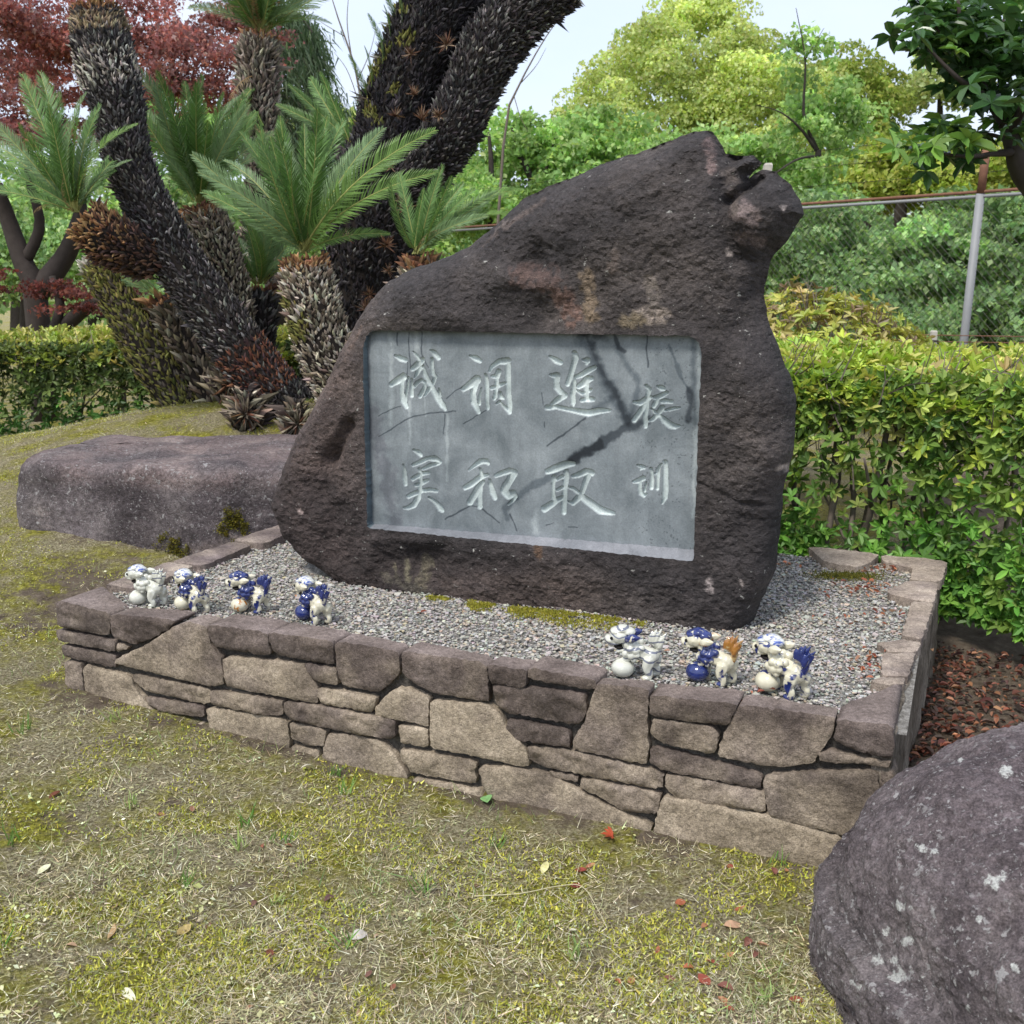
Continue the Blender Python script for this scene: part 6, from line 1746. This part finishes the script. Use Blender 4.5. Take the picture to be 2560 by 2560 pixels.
def cpost(px, ptop, Y, rad, label, zb, mat, cat='post', lean=0.0):
    p = at(px, ptop, Y)
    o_ = None
    sec = np.array([[-1, -1], [1, -1], [1, 1], [-1, 1]]) * rad
    zs = [zb, p[2] - rad * .5, p[2]]
    vv = []
    for i_, z in enumerate(zs):
        for a_, b_ in sec * (1 if i_ < 2 else .72): vv.append((p[0] + a_ + lean * (p[2] - z), p[1] + b_, z))
    ff = [[i_ * 4 + j_, i_ * 4 + (j_ + 1) % 4, i_ * 4 + 4 + (j_ + 1) % 4, i_ * 4 + 4 + j_] for i_ in range(2) for j_ in range(4)] + [[8, 9, 10, 11]]
    e = empty('fence_post', (p[0], p[1], zb))
    tag(e, label, cat, 'pale posts along the fence line')
    build('shaft', np.array(vv), np.array(ff), mat, e)
    for dz in (.08, .2):
        v, f = tube(np.array([(p[0] - rad - .012, p[1] - rad - .003, p[2] - dz), (p[0] + rad + .012, p[1] - rad - .003, p[2] - dz)]), [.006, .006], 5)
        build('wire_tie', v, f, M['wire'], e)
cpost(1921, 408, 10.2, .036, 'concrete post top peeping over the notch of the stone', .2, M['concrete'], lean=-.12)
cpost(1442, 443, 11.4, .040, 'concrete post top peeping over the sloping left edge of the stone', .2, M['concrete'])
cpost(1000, 628, 10.2, .030, 'white post between the forked cycad trunk and the stone', .2, M['white'])
cpost(2335, 826, 8.6, .022, 'short weathered post left of the grey pipe post', .1, M['concrete'])
lw = empty('barbed_wire_strand', tuple(at(2335, 840, 8.6)))
tag(lw, 'low rusty barbed wire stretched across just above the right hedge', 'wire')
for dy in (0, 16):
    v, f = tube(np.array([at(2200, 832 + dy, 9.0), at(2335, 838 + dy, 8.6), at(2580, 842 + dy, 8.0)]), [.004] * 3, 4)
    build('strand', v, f, M['rust'], lw)
# far-off wood closing the view on all sides
rw = np.random.default_rng(95)
nl = 420
ang = np.radians(rw.uniform(-80, 80, nl)); dist = rw.uniform(31, 36, nl)
hi = np.where(np.abs(ang) > R(27), 6.5, 3.2)
lm = np.stack([np.sin(ang) * dist, np.cos(ang) * dist, rw.uniform(.2, 1.0, nl) * hi], 1)
v, f, c = leaves_on(lm, rw.uniform(.8, 1.6, nl), 17000, .42, SG + LG, [2, 2, 2, 1, 1, 1, 1, 1], rw, .7, .3)
tag(build('distant_wood', v, f, M['tree_leaf'], None, False, c), 'far-off green wood behind the garden trees', 'wood', kind='stuff')
# ------------------------------------------------------------------ lawn: straw, blades, moss, leaves
def lawn_points(n, r, ymin=1.15, ymax=8.0, k=1.15, xr=(-3.6, 2.6)):
    """more blades where the lawn is near the path we stand on, thinning with distance"""
    y = ymin + r.exponential(k, n)
    x = r.uniform(-1.0, 1.0, n) * (0.55 * y + .25)
    ok = (y < ymax) & (x > xr[0]) & (x < xr[1])
    p = np.stack([x[ok], y[ok], 0 * x[ok]], 1)
    m_ = len(p) // 5                      # the open slope on the left
    p = np.vstack([p, np.stack([r.uniform(-4.2, -1.1, m_), r.uniform(3.2, 8.4, m_), np.zeros(m_)], 1)])
    q = p - P0
    u_, n_ = q @ U, q @ N
    ok = ~((u_ > -0.01) & (u_ < PW + .01) & (n_ > -0.012) & (n_ < PD + .02))
    ok &= ((p[:, 0] - RBc[0]) / .56) ** 2 + ((p[:, 1] - RBc[1]) / .54) ** 2 > 1
    ok &= (np.abs(p[:, 0] - BLc[0]) > 1.1) | (np.abs(p[:, 1] - BLc[1]) > .52)
    ok &= ~((u_ > PW) & (n_ > -.15))
    return p[ok]
rl = np.random.default_rng(31)
def zg_(p):
    p3 = np.c_[p[:, :2], np.zeros(len(p))]
    near = np.exp(-((p[:, 0]) / 9) ** 2 - ((p[:, 1] - 3) / 9) ** 2)
    return gz(p[:, 0], p[:, 1]) + near * (0.012 * fbm(p3, 3.2, 3, 2) + 0.006 * fbm(p3, 17, 2, 5))
BL = (np.array([[-.5, 0, 0], [.5, 0, 0], [0, 1, .12]]), np.array([[0, 1, 2]]))
def blades(name, label, pts, ln, wd, el, cols, wts, mat, cat, keep=None, bend=0.0, zoff=.001):
    n = len(pts)
    if keep is not None:
        pts = pts[keep(pts)]; n = len(pts)
    a = rl.uniform(0, 2 * math.pi, n); e = np.abs(rl.normal(el[0], el[1], n))
    d = np.stack([np.cos(a) * np.cos(e), np.sin(a) * np.cos(e), np.sin(e)], 1)
    F = frames(d, np.array([[0, 0, 1.0]]) + rl.normal(0, .35, (n, 3)))
    l_ = ln * np.exp(rl.normal(0, .4, n)); w_ = wd * np.exp(rl.normal(0, .25, n))
    pos = np.c_[pts[:, :2], zg_(pts) + zoff + rl.uniform(0, .004, n)]
    v, f, c = scatter(BL[0], BL[1], F * np.stack([w_, l_, l_], 1)[:, None, :], pos, pick(cols, wts, n, rl, .22))
    return tag(build(name, v, f, M[mat], None, False, c), label, cat, kind='stuff')
P2 = lambda p: np.c_[p[:, :2], np.zeros(len(p))]
bare_ = lambda p: fbm(P2(p), 2.6, 3, 77) + 2.2 * soil_bias(p[:, 0], p[:, 1])
blades('dry_grass', 'dry straw coloured grass thatch over the lawn', lawn_points(250000, rl), .022, .0018, (.16, .22), [(.58, .51, .33), (.78, .73, .56), (.42, .37, .21), (.48, .48, .25), (.22, .17, .11), (.14, .10, .075)], (3, 2.4, 2.5, 2.2, 1.6, 1.2), 'straw', 'grass',
       lambda p: (rl.random(len(p)) < np.clip(.85 - .75 * np.clip(bare_(p) * 1.6, 0, 1) - .35 * np.clip(fbm(P2(p), 3.0, 3, 55) * 2, 0, 1), .10, 1)))
blades('moss', 'yellow green moss cushions spread through the lawn', lawn_points(250000, rl), .0080, .0050, (.6, .35), [(.42, .415, .06), (.33, .335, .05), (.54, .52, .11), (.22, .225, .045)], (3, 3, 1.8, 1.5), 'straw', 'moss',
       lambda p: fbm(P2(p), 3.4, 4, 91) + rl.normal(0, .10, len(p)) > .05)
blades('green_grass', 'thin green grass blades scattered over the lawn', lawn_points(26000, rl), .034, .0020, (.65, .35), [(.22, .31, .10), (.30, .38, .15), (.17, .25, .09), (.40, .46, .24)], (3, 3, 2, 1), 'straw', 'grass',
       lambda p: fbm(P2(p), 2.2, 3, 13) + .5 * fbm(P2(p), 11, 2, 17) + rl.normal(0, .12, len(p)) > .16)
# pale clover-like crumbs
pts = lawn_points(16000, rl, 1.15, 5)
pts = pts[fbm(P2(pts), 3.3, 4, 23) + rl.normal(0, .06, len(pts)) > .20]
n = len(pts)
F = frames(np.c_[rl.normal(size=(n, 2)), rl.normal(0, .25, n)], np.array([[0, 0, 1.0]]) + rl.normal(0, .3, (n, 3)))
v, f, c = scatter(RH[0] - np.array([0, .5, 0]), RH[1], F * (.0085 * np.exp(rl.normal(0, .35, n)))[:, None, None], np.c_[pts[:, :2], zg_(pts) + .010], pick([(.58, .58, .30), (.66, .66, .44), (.42, .46, .18)], (3, 2, 2), n, rl))
tag(build('pale_weed', v, f, M['straw'], None, False, c), 'patches of tiny pale yellow weed leaves in the lawn', 'weed', kind='stuff')
# taller tufts, some at the foot of the wall
def tuft(label, p, n, h, cols, seed):
    r = np.random.default_rng(seed)
    a = r.uniform(0, 6.28, n); e = r.uniform(.7, 1.4, n)
    d = np.stack([np.cos(a) * np.cos(e), np.sin(a) * np.cos(e), np.sin(e)], 1)
    tv = np.array([[-.5, 0, 0], [.5, 0, 0], [.42, .5, .02], [-.42, .5, .02], [0, 1, -.10]]); tf = np.array([[0, 1, 2], [0, 2, 3], [3, 2, 4]])
    F = frames(d, rand_dirs(n, r))
    l_ = h * r.uniform(.5, 1.1, n)
    v, f, c = scatter(tv, tf, F * np.stack([np.full(n, .0042), l_, l_], 1)[:, None, :], np.asarray(p) + r.normal(0, .012, (n, 3)) * np.array([1, 1, 0]), pick(cols, [1] * len(cols), n, r))
    o = build('grass_tuft', v, f, M['straw'], None, False, c)
    return tag(o, label, 'grass tuft', 'grass tufts on the lawn')
GR = [(.12, .24, .05), (.2, .34, .09), (.16, .28, .07)]
for k, (px, py, h, lab) in enumerate([(285, 1800, .06, 'grass tuft at the foot of the wall near its left end'), (862, 1985, .09, 'tall thin grass tuft against the wall under the pale stone'), (625, 2060, .09, 'grass tuft standing before the left part of the wall'), (600, 2125, .06, 'small bright grass tuft mid left of the lawn'),
        (460, 2215, .06, 'small grass tuft left of centre in the lawn'), (862, 2370, .10, 'tall two-bladed grass tuft near the bottom of the lawn'), (690, 2260, .05, 'low grass tuft near the lawn centre'), (30, 2110, .07, 'grass tuft at the left edge of the lawn'), (5, 2370, .08, 'grass tuft cut by the left picture edge'),
        (1440, 2390, .06, 'yellow green grass tuft in the mossy foreground'), (1060, 2230, .08, 'single upright grass blade right of centre'), (1940, 2165, .07, 'grass tuft at the foot of the wall by the big boulder'), (1910, 2490, .04, 'small leafy tuft near the big boulder'), (840, 1940, .05, 'grass tuft growing from a joint low in the wall'), (60, 1830, .07, 'fine grass tuft left of the planter corner'), (330, 2010, .05, 'pale grass tuft beside the dark fallen leaf'),
        (700, 2105, .05, 'short bent grass tuft before the wall middle'), (1240, 2120, .05, 'tiny bright tuft below the large tan stone')]):
    g = onz(px, py, 0.0); g = onz(px, py, float(zg_(g[None])[0]))
    tuft(lab, g, 9 if h > .06 else 14, h, GR if k % 3 else [(.34, .42, .16), (.25, .34, .1)], 300 + k)
# fallen leaves
def leaf_obj(label, px, py, ln, w, col, seed, star=False, zp=None, group='fallen leaves on the lawn'):
    r = np.random.default_rng(seed)
    z = 0.0
    for _ in range(3):
        g = onz(px, py, z); z = float(zg_(g[None])[0]) if zp is None else zp
    a = r.uniform(0, 6.28)
    if star:
        P = []
        for k in range(6):
            b = a + (k - 2.5) * .5 + r.normal(0, .1)
            lv, lf = leaf_tpl(.16, .4, -.25)
            F = frames(np.array([[math.cos(b), math.sin(b), .12]]), np.array([[0, 0, 1.0]]))[0]
            P.append((lv * r.uniform(.7, 1.05) @ F.T, lf))
        v, f, _ = join(P); f = f[0]
    else:
        n_ = 7
        t = np.linspace(0, 1, n_)
        hw = w * np.sin(np.pi * np.clip(t * .96 + .02, 0, 1)) ** .8
        cu = r.uniform(-.25, .3)
        mid = np.stack([0 * t, t - .5, cu * (t - .5) ** 2 * 2], 1)
        fold = r.uniform(.2, .8)
        lft = mid + np.stack([-hw, 0 * t, hw * fold], 1); rgt = mid + np.stack([hw, 0 * t, hw * fold * .8], 1)
        v = np.vstack([mid, lft, rgt])
        i = np.arange(n_ - 1)
        f = np.vstack([np.stack([i, i + 1, n_ + i + 1, n_ + i], 1), np.stack([2 * n_ + i, 2 * n_ + i + 1, i + 1, i], 1)])
        F = frames(np.array([[math.cos(a), math.sin(a), r.normal(0, .12)]]), np.array([[r.normal(0, .2), r.normal(0, .2), 1.0]]))[0]
        v = v @ F.T
    v = v * ln
    c = np.tile(np.array([col]), (len(v), 1)) * np.exp(r.normal(0, .15, (len(v), 1)))
    v = v - np.array([0, 0, v[:, 2].min()]) + np.array([0, 0, .004])
    o = obj('fallen_leaf', make_mesh('fallen_leaf', v, f, M['litter'], True, c), None, None, tuple(np.array([g[0], g[1], z])))
    return tag(o, label, 'leaf', group)
BRN, TAN_, RED, YEL, PUR = (.16, .055, .03), (.42, .28, .14), (.42, .08, .035), (.62, .58, .28), (.14, .07, .07)
LV = [(140, 1991, .055, .2, BRN, 'dark brown curled leaf at the left of the lawn'), (111, 2178, .045, .25, (.68, .68, .46), 'pale yellow leaf near the left edge of the lawn'), (282, 2337, .055, .17, TAN_, 'tan folded leaf low on the left of the lawn'), (460, 2332, .045, .3, (.40, .30, .12), 'ochre leaf right of the tan folded leaf'),
      (675, 2389, .032, .3, BRN, 'small brown leaf low in the middle of the lawn'), (321, 2493, .060, .16, (.66, .64, .48), 'long pale leaf near the bottom left'), (771, 1926, .050, .2, (.58, .54, .46), 'whitish leaf close to the wall on the left half'), (823, 2252, .034, .25, PUR, 'purplish leaf in the middle of the lawn'),
      (898, 2345, .045, .35, (.5, .46, .42), 'grey crumpled leaf beside the tall two-bladed tuft'), (481, 2027, .030, .25, (.3, .14, .09), 'small reddish leaf left of the lawn centre'), (1453, 2181, .034, .28, (.26, .05, .035), 'dark red leaf below the bright red star leaf'), (1476, 2171, .036, .22, (.45, .2, .12), 'orange leaf beside the dark red one'),
      (1362, 2176, .048, .24, YEL, 'yellow leaf left of the bright red star leaf'), (1833, 2318, .050, .34, (.55, .34, .22), 'largest pinkish tan leaf before the big boulder'), (1901, 2365, .040, .3, (.5, .27, .18), 'pinkish leaf just left of the big boulder'), (1217, 2005, .055, .34, (.22, .42, .16), 'fresh green leaf leaning at the foot of the wall'), (1440, 2220, .035, .3, (.24, .05, .04), 'dark red leaf by the bent dry stalk')]
for k, (px, py, ln, w, c_, lab) in enumerate(LV): leaf_obj(lab, px, py, ln, w, c_, 400 + k)
leaf_obj('bright red star-shaped leaf cluster at the foot of the wall', 1533, 2096, .040, .2, (.42, .08, .035), 450, True)
rs = np.random.default_rng(9)
for k in range(20):
    px, py = rs.normal(1820, 150), rs.uniform(2150, 2540)
    if px > 2040 or px < 1480: continue
    leaf_obj(['small russet', 'small dark red', 'small orange tan', 'small dull brown'][k % 4] + ' fallen leaf on the lawn between the wall and the big boulder', px, py, rs.uniform(.022, .038), rs.uniform(.22, .36), [(.36, .12, .06), (.28, .07, .045), (.44, .2, .11), (.2, .08, .06)][k % 4], 500 + k)
for k in range(14):
    leaf_obj(['tiny reddish brown', 'tiny dark purple brown', 'tiny pale tan'][k % 3] + ' fallen leaf scattered on the left half of the lawn', rs.uniform(20, 1250), rs.uniform(1900, 2540), rs.uniform(.016, .03), .28, [(.26, .1, .06), (.16, .08, .06), (.4, .26, .16)][k % 3], 560 + k)
# bent stalk
ps = []
for px, py in [(1185, 2245), (1300, 2232), (1400, 2212), (1455, 2212), (1490, 2260), (1518, 2312)]:
    g = onz(px, py, -.03); ps.append(np.array([g[0], g[1], float(zg_(g[None])[0]) + .012]))
v, f = tube(spline(np.array(ps), 26), np.linspace(.0014, .0009, 26), 5)
tag(build('dry_stalk', v, f, plain('stalk', (.55, .5, .32), .8), None, True), 'long bent pale dry stalk lying on the lawn', 'stalk')
# litter right of the planter and red leaves on the gravel
def litter(name, label, P, ln, cols, cat='leaves', zf=None):
    n = len(P)
    lv, lf = leaf_tpl(.26, .5, -.15)
    d = np.c_[rl.normal(size=(n, 2)), rl.normal(0, .22, n)]
    F = frames(d, np.array([[0, 0, 1.0]]) + rl.normal(0, .35, (n, 3)))
    v, f, c = scatter(lv - np.array([0, .5, 0]), lf, F * (ln * np.exp(rl.normal(0, .25, n)))[:, None, None], P, pick(cols, [1] * len(cols), n, rl, .25))
    tag(build(name, v, f, M['litter'], None, False, c), label, cat, kind='stuff')
n = 2600
u_ = PW + .02 + rl.exponential(.35, n); n_ = rl.uniform(-.3, PD + .1, n)
p = plv(u_, n_, 0 * u_)
ok = ((p[:, 0] - RBc[0]) / .5) ** 2 + ((p[:, 1] - RBc[1]) / .48) ** 2 > 1
p = p[ok]; p[:, 2] = zg_(p) + rl.uniform(.004, .022, len(p))
litter('leaf_litter', 'red brown dry leaf litter between the planter and the right hedge', p, .027, [(.17, .06, .04), (.24, .09, .055), (.11, .05, .04), (.34, .17, .10), (.08, .05, .04), (.06, .04, .035)])
RP = []
for px, py, s, n in [(2170, 1470, .055, 60), (2195, 1425, .05, 26), (2225, 1420, .03, 10), (1955, 1415, .035, 16), (2212, 1532, .03, 14), (2160, 1555, .04, 10), (2175, 1660, .05, 26), (2190, 1690, .03, 12), (2110, 1490, .04, 8), (1900, 1752, .035, 9), (1840, 1735, .03, 4), (745, 1505, .02, 3), (1063, 1545, .02, 2), (790, 1545, .03, 3), (2080, 1600, .15, 14), (620, 1370, .02, 3), (430, 1470, .02, 2)]:
    g = onz(px, py, .37)
    q = g + rl.normal(0, s, (n, 3)) * np.array([1.3, 1.0, 0])
    rel = q - P0
    q[:, 2] = gravel_z(rel @ U, rel @ N) + rl.uniform(.006, .02, n)
    RP.append(q)
litter('red_leaf_litter', 'small rust red leaves drifted on the gravel near the back right corner', np.vstack(RP), .018, [(.32, .11, .065), (.40, .17, .09), (.24, .075, .05), (.38, .22, .14)])
# moss on the gravel, around the flat boulder and in the corner
def moss_patch(label, P, cols, nrm=None, h=.0065):
    n = len(P)
    d = np.tile([[0, 0, 1.0]], (n, 1)) if nrm is None else nrm
    d = d + rl.normal(0, .45, (n, 3))
    F = frames(d, rand_dirs(n, rl))
    l_ = h * np.exp(rl.normal(0, .3, n))
    v, f, c = scatter(BL[0], BL[1], F * np.stack([l_ * .55, l_, l_], 1)[:, None, :], P, pick(cols, [1] * len(cols), n, rl, .22))
    tag(build('moss_patch', v, f, M['straw'], None, False, c), label, 'moss', kind='stuff')
YM = [(.30, .28, .035), (.22, .21, .03), (.38, .35, .06)]
u_ = rl.uniform(1.15, 2.05, 16000); n_ = .66 - np.abs(rl.normal(0, .065, 16000))
k = fbm(np.c_[u_, n_, 0 * u_], 9, 3, 4) + np.exp(-((u_ - 1.75) / .22) ** 2) * .5 - .9 * np.abs(n_ - .64) * 4 + rl.normal(0, .08, len(u_)) > .05
u_, n_ = u_[k], n_[k]
moss_patch('strip of yellow green moss on the gravel along the foot of the inscribed stone', plv(u_, n_, gravel_z(u_, n_) + .004), YM)
g = onz(2120, 1435, .38)
q = g + rl.normal(0, 1, (2500, 3)) * np.array([.07, .03, 0]); q[:, 2] = .366 + rl.uniform(0, .012, len(q))
moss_patch('dark moss cushion under the back coping near the right corner', q, [(.13, .13, .02), (.2, .19, .03), (.09, .09, .02)])
# cushions on the face of the flat boulder
bme = FBV
for lab, px, py, sx, sy in [('round moss cushion low on the flat boulder, left of two', 435, 1362, 42, 34), ('slanting moss cushion low on the flat boulder, right of two', 582, 1312, 34, 40)]:
    dv = bme - CAM
    X = CX + FPX * dv[:, 0] / (dv @ FW); Yp = CX - FPX * (dv @ UP) / (dv @ FW)
    sel = np.where((((X - px) / sx) ** 2 + ((Yp - py) / sy) ** 2 < 1) & (bme[:, 1] < BLc[1]))[0]
    if len(sel) == 0: continue
    kk = rl.choice(sel, 2600)
    q = bme[kk] + rl.normal(0, .010, (2600, 3)); q[:, 1] -= rl.uniform(0, .010, 2600)
    q = q[fbm(q, 14, 3, 8) > -.22]
    moss_patch(lab, q, [(.20, .18, .03), (.27, .24, .04), (.13, .12, .03)], np.tile([[0, -1.0, .4]], (len(q), 1)), .010)
n = 9000
p = np.stack([rl.uniform(-1.6, -.2, n), rl.normal(6.35, .16, n), np.zeros(n)], 1)
p = p[fbm(p, 3, 3, 6) > -.1]; p[:, 2] = np.maximum(zg_(p), .0) + .006
moss_patch('bright yellow green moss on the ground behind the flat boulder', p, [(.38, .36, .04), (.28, .28, .04), (.44, .40, .07)])
